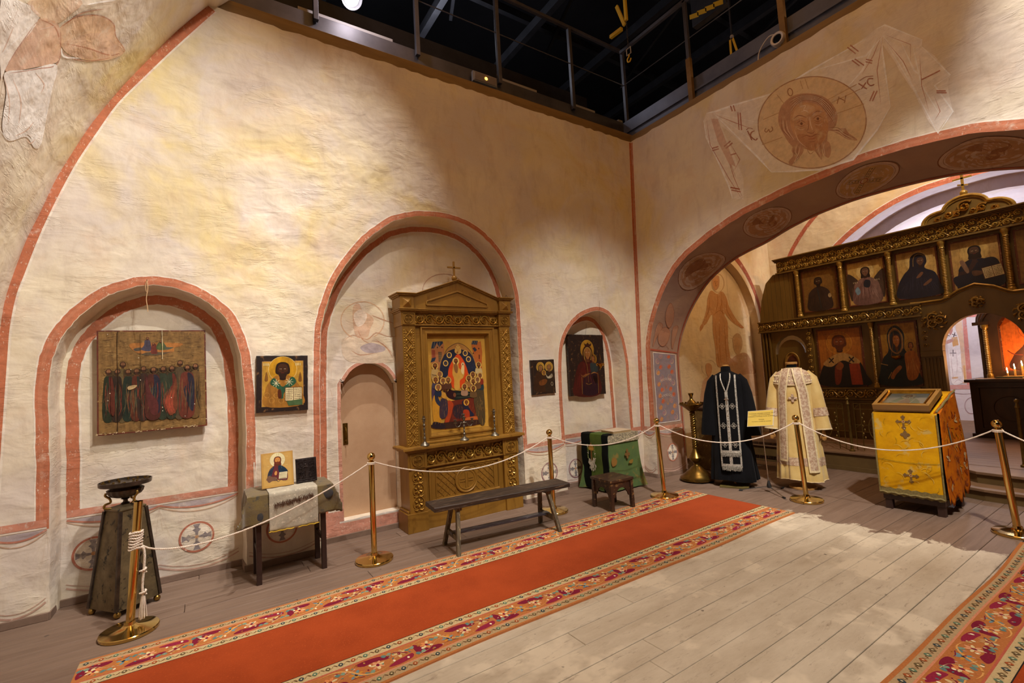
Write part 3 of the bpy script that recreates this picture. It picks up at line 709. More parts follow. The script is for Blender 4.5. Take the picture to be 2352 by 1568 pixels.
def dado(c, x0, x1, sw=2, ztop=.655):
    c.poly([(x0, ztop+.02), (x1, ztop+.02), (x1, ztop+.075), (x0, ztop+.075)], '#c87a5c', .85)
    c.stroke([(x0, ztop+.012), (x1, ztop+.012)], .012, '#e9d9c8', .8, smooth=False)
    w = (x1-x0)/sw
    for k in range(sw):
        a = x0+k*w; b_ = a+w; mx = (a+b_)/2
        arc = lambda d, lift=0: [(a+(b_-a)*t, ztop+lift-d*4*t*(1-t)) for t in [i/12 for i in range(13)]]
        c.strip(arc(0), arc(.05), '#9a8b98', .7)
        c.stroke(arc(.055), .014, '#bd6d52', .85, smooth=False); c.stroke(arc(.08, -.015), .008, '#b78a66', .7, smooth=False)
        c.stroke([(a+(b_-a)*t, .13-.07*4*t*(1-t)) for t in [i/12 for i in range(13)]], .012, '#b06a55', .6, smooth=False)
        c.stroke([(a+(b_-a)*t, .16-.07*4*t*(1-t)) for t in [i/12 for i in range(13)]], .006, '#b06a55', .55, smooth=False)
        for e in (a, b_):
            for j in range(4): c.stroke([(e, ztop-.03), (e+(j-1.5)*.05, ztop-.22-.05*(j % 2))], .004, '#c08d6a', .55, taper=True)
c = Paint(xz(5.17), .003); dado(c, B1[0][0]+.03, B1[-1][0]-.03)
for px, py in ((215, 1270), (452, 1232)): q = at(px, py, Y=5.17); medallion(c, q.x, q.z, .125)
c.build('painting', FR, bpy.data.objects['wall_niche_left'])
c = Paint(xz(5.2), .003); dado(c, B3[0][0]+.03, B3[-1][0]-.03); q = at(1322, 1075, Y=5.2); medallion(c, q.x, q.z, .125, .95, True)
c.build('painting', FR, bpy.data.objects['wall_niche_right'])
c = Paint(xz(YW), .003)
for a, e, k in ((-1.33, -1.0, 1), (.30, .93, 1), (3.345, 4.0, 1), (5.28, 5.50, 1)): dado(c, a+.01, e-.01, k)
for px, py in ((648, 1212), (1262, 1085)): q = at(px, py, Y=YW); medallion(c, q.x, q.z, .125, 1, px > 1000)
for x in (.36, .86, 3.40, 3.93): c.stroke([(x, .72), (x, .95)], .012, '#e2d2c0', .0)
c.build('painting', FR, wl)
c = Paint(lambda a_, z, off: intra(s2i(z), a_/DEP, off) if True else None, .003)
def dd(a_, z, off): return intra(s2i(z), a_/DEP, off)
c = Paint(dd, .003); dado(c, .03, .57, 1); medallion(c, .31, .33, .125, .8)
c.build('dado_painting', FR, sof)
c = Paint(lambda y, z, off: Vector((xb(z)-off, y, z)), .003); dado(c, 4.72, 4.94, 1); c.build('painting', FR, wa)

# fresco on the left vault (angel's wings and drapery at the picture's top left)
VP = [Vector((x, 0, z)) for x, z in prof]
def vault_hit(px, py, off):
    d = ray(px, py); best = None
    for i in range(len(prof)-1):
        ax, az = prof[i]; bx, bz = prof[i+1]; ex, ez = bx-ax, bz-az
        # CAM + t d = a + s e in xz
        det = d.x*(-ez)-(-ex)*d.z
        if abs(det) < 1e-9: continue
        rx, rz = ax-CAM.x, az-CAM.z
        t = (rx*(-ez)-(-ex)*rz)/det; s_ = (d.x*rz-d.z*rx)/det
        if t > 0 and -.02 <= s_ <= 1.02:
            p = CAM+d*t
            if best is None or t < best[0]:
                nn = Vector((ez, 0, -ex)).normalized()
                if nn.dot(-d) < 0: nn = -nn
                best = (t, p+nn*off)
    return best[1] if best else CAM+d*.004
zf = lambda x, y, off: vault_hit(x/3.015, y/3.015, off)
c = Paint(zf, .003)
def dens(q, k=3):
    out = []
    for i in range(len(q)):
        a, e = q[i], q[(i+1) % len(q)]
        for j in range(k): out.append((a[0]+(e[0]-a[0])*j/k, a[1]+(e[1]-a[1])*j/k))
    return out
def vfill(c, q, col, a):
    q = smoothc(q, 4); n_ = len(q); cx = sum(p[0] for p in q)/n_; cy = sum(p[1] for p in q)/n_; prev = [(cx, cy)]*(n_+1)
    for k in range(1, 6):
        cur = [(cx+(x-cx)*k/5, cy+(y-cy)*k/5) for x, y in q]; cur.append(cur[0]); c.strip(cur, prev, col, a); c.off -= c.dz; prev = cur
    c.off += c.dz
vfill(c, [(410,190),(520,120),(680,105),(780,160),(800,250),(865,350),(760,410),(600,415),(470,370),(415,300)], '#dda878', .6)
vfill(c, [(430,300),(560,240),(700,230),(790,300),(850,350),(740,400),(600,405),(480,370)], '#cda890', .45)
vfill(c, [(260,130),(370,140),(410,200),(415,330),(390,430),(200,470),(60,500),(35,460),(120,330)], '#d49a78', .6)
vfill(c, [(0,0),(120,0),(270,110),(120,330),(30,480),(0,520)], '#f8f0e6', .9)
vfill(c, [(30,500),(200,480),(390,445),(350,640),(320,800),(290,960),(240,1020),(190,930),(80,970),(10,890),(40,640)], '#f7f2ec', .95)
vfill(c, [(200,0),(560,0),(470,110),(380,160),(260,110)], '#e6b48a', .5)
for q in ([(410,190),(520,120),(680,105),(780,160),(800,250),(865,350)], [(865,350),(760,380),(600,330),(450,300)], [(420,330),(470,390),(600,420),(760,400)], [(35,470),(120,330),(270,120)], [(60,505),(250,475),(400,430),(415,200)], [(270,130),(380,190),(415,330)], [(430,180),(560,90),(720,60)]):
    c.stroke(q, 9, '#b3704f', .7, taper=True, k=6)
for q in ([(0,380),(140,240),(270,120)], [(30,510),(0,700)], [(0,900),(60,970),(180,940),(240,1020),(280,980),(320,780),(390,450)], [(600,30),(700,10),(800,0)], [(270,200),(370,180)], [(420,330),(440,390),(560,400)], [(40,500),(120,640),(90,900)], [(200,480),(260,600),(330,560)]):
    c.stroke(q, 12, '#fbf6f0', .8, taper=True, k=6)
for q in ([(20,520),(60,700),(50,860)], [(80,540),(140,700),(120,880)], [(100,940),(180,900),(230,840)], [(180,960),(210,990),(240,960)], [(90,180),(40,300),(10,360)], [(120,60),(60,200)], [(240,500),(300,580),(280,640)], [(220,0),(200,100)], [(330,20),(290,90)], [(400,20),(380,120)]):
    c.stroke(q, 8, '#d9a27e', .55, taper=True, k=6)
c.build('painting', FR, bpy.data.objects['wall_vault_left'])

# chancel frescoes
c = Paint(cam_fn((0, YC+.16, 0), (0, -1, 0), (1480, 560, 5.225)), .003)
OR = '#b9742c'
c.blob([(1000,250),(1120,300),(1250,480),(1330,650),(1340,800),(1100,900),(1000,600)], '#dcc29c', .25)
c.ring(880, 470, 75, 110, 7, '#a5703c', .6); c.blob([(815,420),(850,380),(890,385),(900,440),(890,520),(850,560),(820,510)], '#b06c3a', .7); c.blob([(825,440),(855,415),(880,440),(878,510),(850,540),(828,500)], '#cf955c', .8)
for q in ([(835,455),(850,452)], [(862,455),(877,452)], [(855,460),(852,490)], [(840,502),(870,500)]): c.stroke(q, 5, '#7d4522', .8, smooth=False)
c.blob([(800,560),(870,600),(930,570),(985,650),(1010,780),(960,850),(1000,950),(1005,1200),(1030,1450),(880,1470),(850,1250),(820,1050),(810,850),(740,960),(690,970),(740,800),(760,640)], OR, .75)
c.blob([(960,620),(1020,760),(1100,900),(1180,990),(1170,1010),(1080,960),(1000,880),(960,800)], OR, .75)
c.blob([(690,960),(720,960),(700,1010),(670,1050),(665,1000)], '#bd7a45', .8); c.blob([(1120,960),(1180,990),(1190,1010),(1150,1005)], '#bd7a45', .8)
for q in ([(870,600),(880,700),(850,840)], [(920,600),(930,760),(940,860)], [(820,860),(900,800),(960,840)], [(900,960),(900,1200),(920,1440)], [(960,960),(970,1200),(990,1430)], [(850,960),(870,1250),(900,1460)], [(985,680),(990,800),(1080,950)], [(780,640),(770,800),(700,950)], [(930,700),(910,780),(950,840)]): c.stroke(q, 8, '#9b5c22', .65, taper=True)
c.blob([(1060,1120),(1110,1070),(1160,1110),(1175,1220),(1130,1330),(1080,1290),(1060,1200)], '#b18252', .7); c.blob([(1080,1130),(1130,1120),(1150,1200),(1120,1280),(1085,1240)], '#c89a6a', .6)
c.blob([(1020,1420),(1110,1330),(1220,1310),(1290,1430),(1320,1560),(1000,1570)], '#a86f48', .7); c.blob([(1030,1370),(1070,1400),(1120,1440),(1040,1460)], '#b98256', .5)
c.ring(775, 1480, 85, 95, 10, '#e5d2b2', .6); c.blob([(735,1450),(775,1430),(810,1470),(805,1540),(775,1600),(740,1540)], '#c2814f', .7)
c.blob([(690,1700),(730,1610),(800,1600),(860,1700),(880,2000),(680,2000)], '#c18a6a', .6); c.blob([(1150,1600),(1300,1560),(1400,1640),(1420,1800),(1200,1800)], '#b9825a', .5)
c.blob([(1180,510),(1240,490),(1290,540),(1260,600),(1200,580)], '#c98f3a', .6); c.blob([(1210,560),(1270,560),(1260,610),(1220,600)], '#8a7a66', .5)
for k in range(60):
    x, y = R.uniform(950, 1400), R.uniform(300, 1900); c.stroke([(x, y), (x+R.uniform(-20, 60), y+R.uniform(10, 70))], R.uniform(4, 22), R.choice(['#efe0c2', '#b98a5a', '#e6d0a8']), .4, taper=True)
c.build('painting', FRC, bpy.data.objects['wall_chancel_left'])
c = Paint(xz(YC), .004); NB = [(x, z) for x, z in nb if z > 1.0]
c.strip(o2(NB, 0.03), o2(NB, .13), '#a04a2c', .95) if False else None
ra = [(ARC[0]+(ARC[2]+.17)*cos(t), ARC[1]+(ARC[2]+.30)*sin(t)) for t in [pi*i/40 for i in range(41)]]
rb = [(ARC[0]+(ARC[2]+.09)*cos(t), ARC[1]+(ARC[2]+.17)*sin(t)) for t in [pi*i/40 for i in range(41)]]
c.strip(ra, rb, '#a04a2c', .95); c.build('painted_band', BANDM, bpy.data.objects['wall_chancel_left'])
c = Paint(lambda y, z, off: Vector((XC-off, y, z)), .004)
APc = [p for p in AP if p[1] > 1]
c.strip(o2(APc, 0), o2(APc, -.09), '#c4694a', .95) if False else None
def o3(P, d):
    q = o2(P, d); q2 = o2(P, -d); f = lambda Q: sum(z for y, z in Q)/len(Q)
    return q if f(q) > f(q2) else q2
c.strip(APc, o3(APc, .085), '#c4694a', .95); c.strip(o3(APc, .085), o3(APc, .1), WHL, .8)
big = smoothc([(4.72,3.2),(4.57,3.62),(4.35,3.95),(4.07,4.25),(3.6,4.62),(3.0,4.9),(2.2,5.02)], 5, False)
c.stroke(big, .075, '#b85a38', .95, smooth=False)
c.build('painted_band', BANDM, bpy.data.objects['wall_chancel_rear'])
# white-robed bishop on the apse wall, seen through the central doors
XA = 12.2
c = Paint(lambda x, y, off: cam_fn((XA, 0, 0), (-1, 0, 0), (2150, 680, 4.9))(x, y, off), .004)
c.poly([(290,150),(330,150),(410,1000),(350,1000)], '#cf7c6e', .9); c.poly([(60,180),(620,150),(620,230),(60,240)], '#cf7c6e', .9); c.poly([(0,1005),(700,985),(700,1040),(0,1050)], '#cf8a7e', .8)
c.poly([(210,260),(290,250),(330,700),(350,980),(300,980),(270,600),(230,420)], '#e2b483', .7)
c.blob([(140,390),(180,340),(230,400),(270,560),(290,800),(310,960),(180,980),(150,700),(120,500)], '#f0e6e4', .95)
c.blob([(130,300),(170,290),(190,380),(160,440),(140,380)], '#b5766a', .9)
for x, y, s_, rt in ((130,440,28,.3),(205,435,28,.3),(192,640,38,0)):
    for a in (0, pi/2): c.stroke([(x-s_*cos(a+rt), y-s_*sin(a+rt)), (x+s_*cos(a+rt), y+s_*sin(a+rt))], 9, '#4c3a40', .9, smooth=False)
c.poly([(175,465),(240,455),(255,550),(190,568)], '#d8a263', .95); c.blob([(100,510),(180,480),(190,510),(110,540)], '#c98f80', .9)
c.poly([(180,910),(250,905),(250,925),(180,930)], '#d8a263', .9); c.poly([(305,770),(325,770),(345,975),(320,975)], '#d8a263', .8)
for q in ([(220,600),(240,760),(230,900)], [(160,600),(180,800),(200,960)], [(250,800),(290,820),(300,960)], [(200,980),(250,940),(310,970)]): c.stroke(q, 5, '#b98f92', .7, taper=True)
c.stroke([(100,1060),(300,1100),(600,1070)], 6, '#a8828a', .8); c.stroke([(100,1370),(300,1410),(600,1380)], 6, '#a8828a', .8); c.ring(400, 1230, 75, 90, 8, '#a8828a', .8)
c.build('painting', FRA, bpy.data.objects['wall_apse'])

# skirtings
SK = mat('skirting_paint', '#8a7263', '#76604f', rough=.7, scale=6, bmp=.0008)
def skirt(name, pts, h=.055, t=.02):
    b = MB()
    for p, q in zip(pts[:-1], pts[1:]): b.bar((p[0], p[1], h/2), (q[0], q[1], h/2), t, h)
    return sx(b.build(name, SK, bevel=.003))
skirt('baseboard_left', [(-1.33,YW-.01),(-.99,YW-.01),(-.985,5.155),(.27,5.155),(.28,YW-.01),(.93,YW-.01),(.95,5.185),(3.31,5.185),(3.33,YW-.01),(4.01,YW-.01),(4.03,5.185),(5.25,5.185),(5.27,YW-.01),(5.49,YW-.01)])
skirt('baseboard_arch', [(5.49,YW-.01),(5.49,4.70),(6.09,4.62),(6.12,YC-.02),(6.14,YC+.13),(7.55,YC+.13)])

# ------------------------------------------------------------------ floor of separate planks
def floor_mat(name, painted):
    mt, nt, bs = nodes(name); pos = N(nt, 'ShaderNodeNewGeometry').outputs['Position']
    oi = N(nt, 'ShaderNodeObjectInfo').outputs['Random']
    wd = mapping(nt, pos, (.25, 2.4, 1)); f1 = noise(nt, wd, 9, 6, .65, .3)
    base = mix(nt, ramp(nt, f1, .35, .65), srgb('#7d6858'), srgb('#6c5748'))
    base = mix(nt, math_(nt, 'MULTIPLY', oi, .35), base, srgb('#8e7868'))
    sxyz = N(nt, 'ShaderNodeSeparateXYZ'); nt.links.new(pos, sxyz.inputs[0])
    jag = math_(nt, 'MULTIPLY_ADD', noise(nt, mapping(nt, pos, (1, 1, 1)), 5, 6, .7, .5), .9, -.45)
    def step(v, e, w=.03, inv_=False):
        s_ = N(nt, 'ShaderNodeMapRange'); s_.inputs[1].default_value = e-w; s_.inputs[2].default_value = e+w
        if inv_: s_.inputs[3].default_value = 1; s_.inputs[4].default_value = 0
        nt.links.new(v, s_.inputs[0]); return s_.outputs[0]
    xx = math_(nt, 'ADD', sxyz.outputs[0], math_(nt, 'MULTIPLY', jag, 1.0)); yy = math_(nt, 'ADD', sxyz.outputs[1], math_(nt, 'MULTIPLY', jag, .16))
    msk = math_(nt, 'MULTIPLY', step(xx, 5.18, .03, True), math_(nt, 'MULTIPLY', step(yy, 2.72, .05, True), step(yy, 1.06, .03)))
    wear = ramp(nt, noise(nt, mapping(nt, pos, (.6, 2, 1)), 8, 7, .75, .4), .30, .42)
    msk = math_(nt, 'MULTIPLY', msk, math_(nt, 'MULTIPLY_ADD', wear, .30, .70))
    cream = mix(nt, ramp(nt, noise(nt, mapping(nt, pos, (.5, 1.5, 1)), 3.2, 6, .7), .35, .7), srgb('#cbbfa9'), srgb('#b0a18a'))
    cream = mix(nt, ramp(nt, noise(nt, pos, 2.0, 4, .6), .55, .62), cream, srgb('#d3c6ae'))
    col = mix(nt, msk, base, cream)
    sc = ramp(nt, noise(nt, mapping(nt, pos, (.5, 2.0, 1)), 13, 6, .8), .57, .70)
    col = mix(nt, math_(nt, 'MULTIPLY', sc, .6), col, srgb('#6d5744'))
    dk = ramp(nt, noise(nt, pos, 9, 2, .5), .74, .765); col = mix(nt, math_(nt, 'MULTIPLY', dk, .75), col, srgb('#463c36'))
    nt.links.new(col, bs.inputs['Base Color']); bs.inputs['Roughness'].default_value = .62; bs.inputs['Specular IOR Level'].default_value = .35
    p = bump(nt, bs, f1, .0015); bump(nt, bs, noise(nt, pos, 60, 4, .6), .0006, 1, p)
    return mt
FM = floor_mat('floor_boards', True)
b = MB(); b.box((-3, -2.2, -.12), (7.6, 5.6, -.03)); flo = sx(b.build('floor', mat('floor_gap', '#3b2c22', rough=.9)))
wpl = .1655; y0 = 1.075-wpl*20; r = random.Random(21); meshes = {}
special = {19+1: 4.36, 23: 3.40, 24: 2.04, 26: 2.98, 27: 1.87, 29: 2.3}
row = 0; y = y0
while y < 5.42:
    ends = [-3.0]; base_ = special.get(row, r.uniform(0, 2.4)); xs = sorted({round(base_+k*2.35, 3) for k in range(-3, 4)})
    xs = [x for x in xs if -2.7 < x < 7.3]; segs = [-3.0]+xs+[7.6]
    for a, e in zip(segs[:-1], segs[1:]):
        if y < -.9 and a < -1: continue
        b = MB(); g_ = .0022; t = r.uniform(-.0012, .0012)
        xa, xe = a+g_*.6, e-g_*.6; ya, ye = y+g_, y+wpl-g_; ch = .0025
        b.add([(xa,ya,-.03),(xe,ya,-.03),(xe,ye,-.03),(xa,ye,-.03),(xa,ya,t-ch),(xe,ya,t-ch),(xe,ye,t-ch),(xa,ye,t-ch),(xa+ch,ya+ch,t),(xe-ch,ya+ch,t),(xe-ch,ye-ch,t),(xa+ch,ye-ch,t)],
              [(0,1,5,4),(1,2,6,5),(2,3,7,6),(3,0,4,7),(4,5,9,8),(5,6,10,9),(6,7,11,10),(7,4,8,11),(8,9,10,11)])
        b.build('plank', FM, flo)
    row += 1; y += wpl

# solea, ambo and step
WD = mat('step_paint', '#86674a', '#775a3f', rough=.55, scale=5, bmp=.0006)
DKP = mat('riser_paint', '#6d552c', '#5d4724', rough=.6, scale=4, bmp=.0006)
b = MB(); b.box((7.6, -1.5, 0), (12.3, 4.97, .235)); b.build('floor_solea', DKP)['kind'] = 'structure'
so = bpy.data.objects['floor_solea']
for k in range(30):
    b = MB(); b.box((7.57 if k == 0 else 7.6+k*.155+.002, -1.5, .235), (7.6+(k+1)*.155-.002, 4.95, .258)); b.build('plank', WD, so, bevel=.002)
b = MB(); b.bar((7.59,-1.5,.03), (7.59,4.95,.03), .02, .06); b.build('skirting', DKP, so, bevel=.002)
amb = [(7.6,1.86),(7.3,1.80),(7.18,1.66),(7.14,1.3),(7.12,.8),(7.14,.3),(7.2,0),(7.3,-.1),(7.6,-.15)]
am2 = [(7.6,2.02),(7.2,1.98),(6.98,1.80),(6.9,1.55),(6.86,1.0),(6.86,.5),(6.95,.1),(7.1,-.2),(7.6,-.3)]
for nm, P_, h0, h1 in (('floor_step', am2, 0, .125), ('floor_ambo', amb, .125, .254)):
    b = MB(); b.prism([(x+.025, y) for x, y in P_], lambda x, y: (x, y, h1-.03), lambda x, y: (x, y, h0)); o = sx(b.build(nm, DKP))
    b = MB(); b.prism(P_, lambda x, y: (x, y, h1), lambda x, y: (x, y, h1-.03)); b.build('tread', WD, o, bevel=.004)

# ================================================================== ICON PAINTING
IM = paint_mat('icon_paint', rough=.42, k=0, var=.35, wscale=12, crack=.0004, grime='#2c1c10', spec=.4)
IMB = paint_mat('icon_paint_bright', rough=.38, k=0, var=.16, wscale=9, crack=.0002, spec=.4)
IMO = paint_mat('icon_paint_old', rough=.5, k=0, var=.45, wscale=16, crack=.0008, grime='#2a1b10', spec=.3)
def face(c, x, y, s, skin='#b9834f', hair='#4a2a18', halo='#d9a544', hr=None, beard=0, dark=None, veil=None, tilt=0, ring='#7c4a22', long_=False):
    dark = dark or '#5e3620'
    if halo: c.ell(x, y, (hr or 1.75)*s, (hr or 1.75)*s, halo, 1, n=32); c.ring(x, y, (hr or 1.75)*s, (hr or 1.75)*s, .07*s, ring, .9)
    if veil:
        c.blob([(x-1.05*s,y-1.3*s),(x-1.1*s,y),(x-.8*s,y+.95*s),(x,y+1.35*s),(x+.8*s,y+.95*s),(x+1.1*s,y),(x+1.05*s,y-1.3*s),(x,y-1.7*s)], veil, 1)
        c.stroke([(x-.6*s,y-1.1*s),(x-.82*s,y),(x-.55*s,y+.75*s),(x,y+1.02*s),(x+.55*s,y+.75*s),(x+.82*s,y),(x+.6*s,y-1.1*s)], .11*s, '#b8963f', .9)
    else:
        c.blob([(x-.85*s,y-.5*s),(x-.95*s,y+.2*s),(x-.7*s,y+.95*s),(x,y+1.2*s),(x+.7*s,y+.95*s),(x+.95*s,y+.2*s),(x+.85*s,y-.5*s)]+([(x+.9*s,y-1.3*s),(x,y-1.2*s),(x-.9*s,y-1.3*s)] if long_ else [(x,y-.7*s)]), hair, 1)
    c.blob([(x-.3*s,y-.7*s),(x-.35*s,y-1.35*s),(x+.35*s,y-1.35*s),(x+.3*s,y-.7*s)], dark, 1)
    c.blob([(x-.55*s,y-.35*s),(x-.66*s,y+.3*s),(x-.45*s,y+.8*s),(x,y+.93*s),(x+.45*s,y+.8*s),(x+.66*s,y+.3*s),(x+.55*s,y-.35*s),(x,y-.95*s)], skin, 1)
    if beard: c.blob([(x-.58*s,y-.2*s),(x-.3*s,y-.3*s),(x,y-.22*s),(x+.3*s,y-.3*s),(x+.58*s,y-.2*s),(x+.45*s,y-.9*s*beard),(x,y-1.25*s*beard),(x-.45*s,y-.9*s*beard)], hair, .95)
    for sd in (-1, 1):
        c.stroke([(x+sd*.45*s,y+.36*s),(x+sd*.28*s,y+.44*s),(x+sd*.1*s,y+.34*s)], .07*s, dark, .9, taper=True)
        c.ell(x+sd*.27*s, y+.2*s, .13*s, .07*s, '#e4c9a0', .8, n=10); c.ell(x+sd*.27*s, y+.2*s, .06*s, .07*s, '#24140c', 1, n=8)
    c.stroke([(x+.06*s,y+.3*s),(x+.05*s,y-.05*s),(x-.08*s,y-.12*s),(x+.1*s,y-.14*s)], .06*s, dark, .8, smooth=False)
    c.stroke([(x-.18*s,y-.38*s),(x,y-.34*s),(x+.18*s,y-.38*s)], .08*s, '#7a3020', .9)
def folds(c, x0, x1, y0, y1, col, n=8, w=.008, seed=1, a=.6):
    r = random.Random(seed)
    for k in range(n):
        x = x0+(x1-x0)*(k+r.uniform(.1, .9))/n; y = y1-(y1-y0)*(.06+.35*abs(2*(x-x0)/(x1-x0)-1)+r.uniform(0, .2)); L = (y-y0)*r.uniform(.5, .98); s_ = (x-(x0+x1)/2)*.35
        c.stroke([(x, y), (x+s_*.3+r.uniform(-.06, .06)*(x1-x0)*.5, y-L*.5), (x+s_, y-L)], w, col, a, taper=True)
def bust(c, x, y, s, robe, mantle, fold='#d6a860', bottom=0.0, **k):
    """half-length saint, head radius s at (x, y); runs down to bottom"""
    if k.get('halo') is not False:
        c.ell(x, y, k.get('hr', 1.75)*s, k.get('hr', 1.75)*s, k.get('halo', '#d9a544'), 1, n=36)
        c.ring(x, y, k.get('hr', 1.75)*s, k.get('hr', 1.75)*s, .07*s, k.get('ring', '#7c4a22'), .9)
    c.blob([(x-2.6*s,bottom),(x-2.5*s,y-3.4*s),(x-1.9*s,y-2.1*s),(x-.6*s,y-1.25*s),(x+.6*s,y-1.25*s),(x+1.9*s,y-2.1*s),(x+2.5*s,y-3.4*s),(x+2.6*s,bottom)], robe, 1) if y-3.4*s > bottom+.02 else c.blob([(x-2.3*s,bottom),(x-1.9*s,y-2.1*s),(x-.6*s,y-1.25*s),(x+.6*s,y-1.25*s),(x+1.9*s,y-2.1*s),(x+2.3*s,bottom)], robe, 1)
    c.poly([(x-2.5*s,bottom),(x-2.5*s,min(y-3.4*s, bottom+.05)),(x+2.5*s,min(y-3.4*s, bottom+.05)),(x+2.5*s,bottom)], robe, 1)
    if mantle:
        c.blob([(x+.2*s,y-1.5*s),(x+1.8*s,y-2.0*s),(x+2.5*s,y-3.4*s),(x+2.5*s,bottom+.02),(x+.6*s,bottom+.02),(x+1.1*s,y-3.2*s)], mantle, 1)
        c.blob([(x-.4*s,y-1.4*s),(x-1.9*s,y-2.1*s),(x-2.5*s,y-3.3*s),(x-1.4*s,y-3.2*s)], mantle, 1)
    folds(c, x-2*s, x+2*s, bottom, y-1.6*s, fold, 12, .1*s, int(x*1000+y*77) % 97)
    kk = {a: b for a, b in k.items() if a in ('skin', 'hair', 'beard', 'dark', 'veil', 'long_')}
    face(c, x, y, s, halo=None, **kk)
def hand(c, x, y, s, col='#b9834f', rot=0):
    c.ell(x, y, .3*s, .22*s, col, 1, rot, 12)
    for k in range(4):
        a = radians(rot+60+k*16); c.stroke([(x, y), (x+.75*s*cos(a), y+.75*s*sin(a))], .12*s, col, 1, smooth=False)
def book(c, x, y, w, h, text=True, open_=True, page='#e6d6a4', rot=0):
    ca, sa = cos(radians(rot)), sin(radians(rot)); T = lambda u, v: (x+u*ca-v*sa, y+u*sa+v*ca)
    c.poly([T(-w/2-.01,-h/2-.01), T(w/2+.01,-h/2-.01), T(w/2+.01,h/2+.01), T(-w/2-.01,h/2+.01)], '#5a3018', 1)
    for sd in ((-1, 1) if open_ else (0,)):
        a, b = (-w/2, -.004) if sd < 0 else ((.004, w/2) if sd > 0 else (-w/2, w/2))
        c.poly([T(a,-h/2), T(b,-h/2), T(b,h/2), T(a,h/2)], page, 1)
        if text:
            for k in range(6):
                yy = h*(.36-k*.145); r = random.Random(k+int(x*99)); u = a+w*.05
                while u < b-w*.08:
                    l = r.uniform(.02, .05)*w*1.6; c.stroke([T(u, yy), T(min(u+l, b-w*.04), yy)], h*.055, '#4a3222', .9, smooth=False); u += l+w*.03

def board_icon(name, label, quad, Yf, thick, back, w=None, paint=None, edge=None, group=None, tilt=0, plane='Y', pm=IM, edgem=None, frame=None):
    """quad = TL,TR,BR,BL pixels of the photograph; the board hangs on the wall at depth Yf"""
    P = [at(x, y, **{plane: Yf}) for x, y in quad]
    U = ((P[1]-P[0])+(P[2]-P[3])); wd = U.length/2; V = ((P[0]-P[3])+(P[1]-P[2])); h = V.length/2
    cen = (P[0]+P[1]+P[2]+P[3])/4; Un = U.normalized(); Vn = (V-Un*V.dot(Un)).normalized(); Nn = Un.cross(Vn).normalized()
    O = cen-Un*wd/2-Vn*h/2
    t = thing(name, label, 'icon', tuple(O), 0, group)
    r = random.Random(len(label)); L = []
    def edge_(a, b_, n):
        for i in range(n): L.append((a[0]+(b_[0]-a[0])*i/n+(r.uniform(-.0012, .0012)), a[1]+(b_[1]-a[1])*i/n+r.uniform(-.0012, .0012)))
    edge_((0,0),(wd,0),16); edge_((wd,0),(wd,h),16); edge_((wd,h),(0,h),16); edge_((0,h),(0,0),16)
    b = MB(); b.prism(L, lambda u, v: Un*u+Vn*v, lambda u, v: Un*u+Vn*v-Nn*thick); bo = b.build('board', edgem or back, t, bevel=.002)
    conv = None
    c = Paint(lambda x, y, off: Un*x*h+Vn*y*h+Nn*off)
    c.a = wd/h
    return t, c, Un, Vn, Nn, wd, h
BLK = mat('dark_board', '#1d1310', '#2b1a12', rough=.45, scale=12, c3='#6b4b2c', s3=24, bmp=.0005)
REDB = mat('red_board', '#6d2a18', '#4d2216', rough=.55, scale=14, c3='#a58a58', s3=30, bmp=.0008)
WOODL = mat('light_board', '#b98b52', '#a2773f', rough=.5, scale=6, stretch=(1, 1, .2), bmp=.0004)

# 1 -- large icon with two rows of standing saints, hung in the left niche
t, c, *_ = board_icon('panel_icon', 'large old gilt icon with a row of standing saints, hung in the left niche', [(219,760),(470,757),(478,978),(226,1000)], 5.09, .035, REDB, pm=IMO)
a = c.a; hq = homog([(45,115),(1465,100),(1505,1335),(75,1475)], [(0,1),(a,1),(a,0),(0,0)]); base_fn = c.fn
c.poly([(.012,.012),(a-.012,.012),(a-.012,.988),(.012,.988)], '#8d6c3e')
z = lambda x, y: hq(x, y)
r = random.Random(4)
for k in range(900):
    u, v = r.uniform(.02, a-.05), r.uniform(.02, .97); l = r.uniform(.01, .05)
    c.stroke([(u, v), (u+l, v+r.uniform(-.002, .002))], r.uniform(.002, .006), r.choice(['#a88850', '#967444', '#5a3f24', '#6b4e2c', '#b5965f']), .75, smooth=False); c.off -= c.dz*.93
c.poly([z(180,640),z(1385,560),z(1395,1230),z(195,1300)], '#3f3222', .9)
for pts, col in (([(470,300),(600,270),(1130,270),(1140,310),(1060,330),(1050,380),(900,420),(640,410),(540,380)], '#b5763a'), ([(530,350),(620,330),(640,360),(560,380)], '#49504a'), ([(640,430),(720,390),(940,390),(1040,380),(880,425)], '#4c4a3c'), ([(630,350),(665,300),(675,240),(740,240),(755,370),(660,372)], '#33415a'),
                 ([(755,400),(770,290),(820,290),(840,400),(800,412)], '#6a2a2a'), ([(830,350),(850,270),(910,260),(960,330),(940,360)], '#3c6038'), ([(920,260),(950,320),(1050,325),(1000,350),(940,350)], '#42564a')):
    c.blob([z(*p) for p in pts], col, .9)
for x, y, s_ in ((710,215,17),(785,285,15),(880,255,15)): u, v = z(x, y); face(c, u, v, s_/1330, halo=None, skin='#9c6a44', beard=1)
heads = [(210,650,'#28301f','#5a2420'),(395,555,'#6b5a38','#4a3a22'),(325,650,'#33261d','#30241c'),(465,650,'#243126','#243126'),(575,640,'#5c2c1c','#27332a'),(665,610,'#3a2a22','#46281f'),(920,610,'#303828','#353c2c'),(1140,530,'#54452f','#54452f'),(1035,600,'#303828','#6e2e22'),(1340,570,'#70542f','#70542f'),(1235,590,'#6b3426','#262838'),(795,620,'#50281f','#262838')]
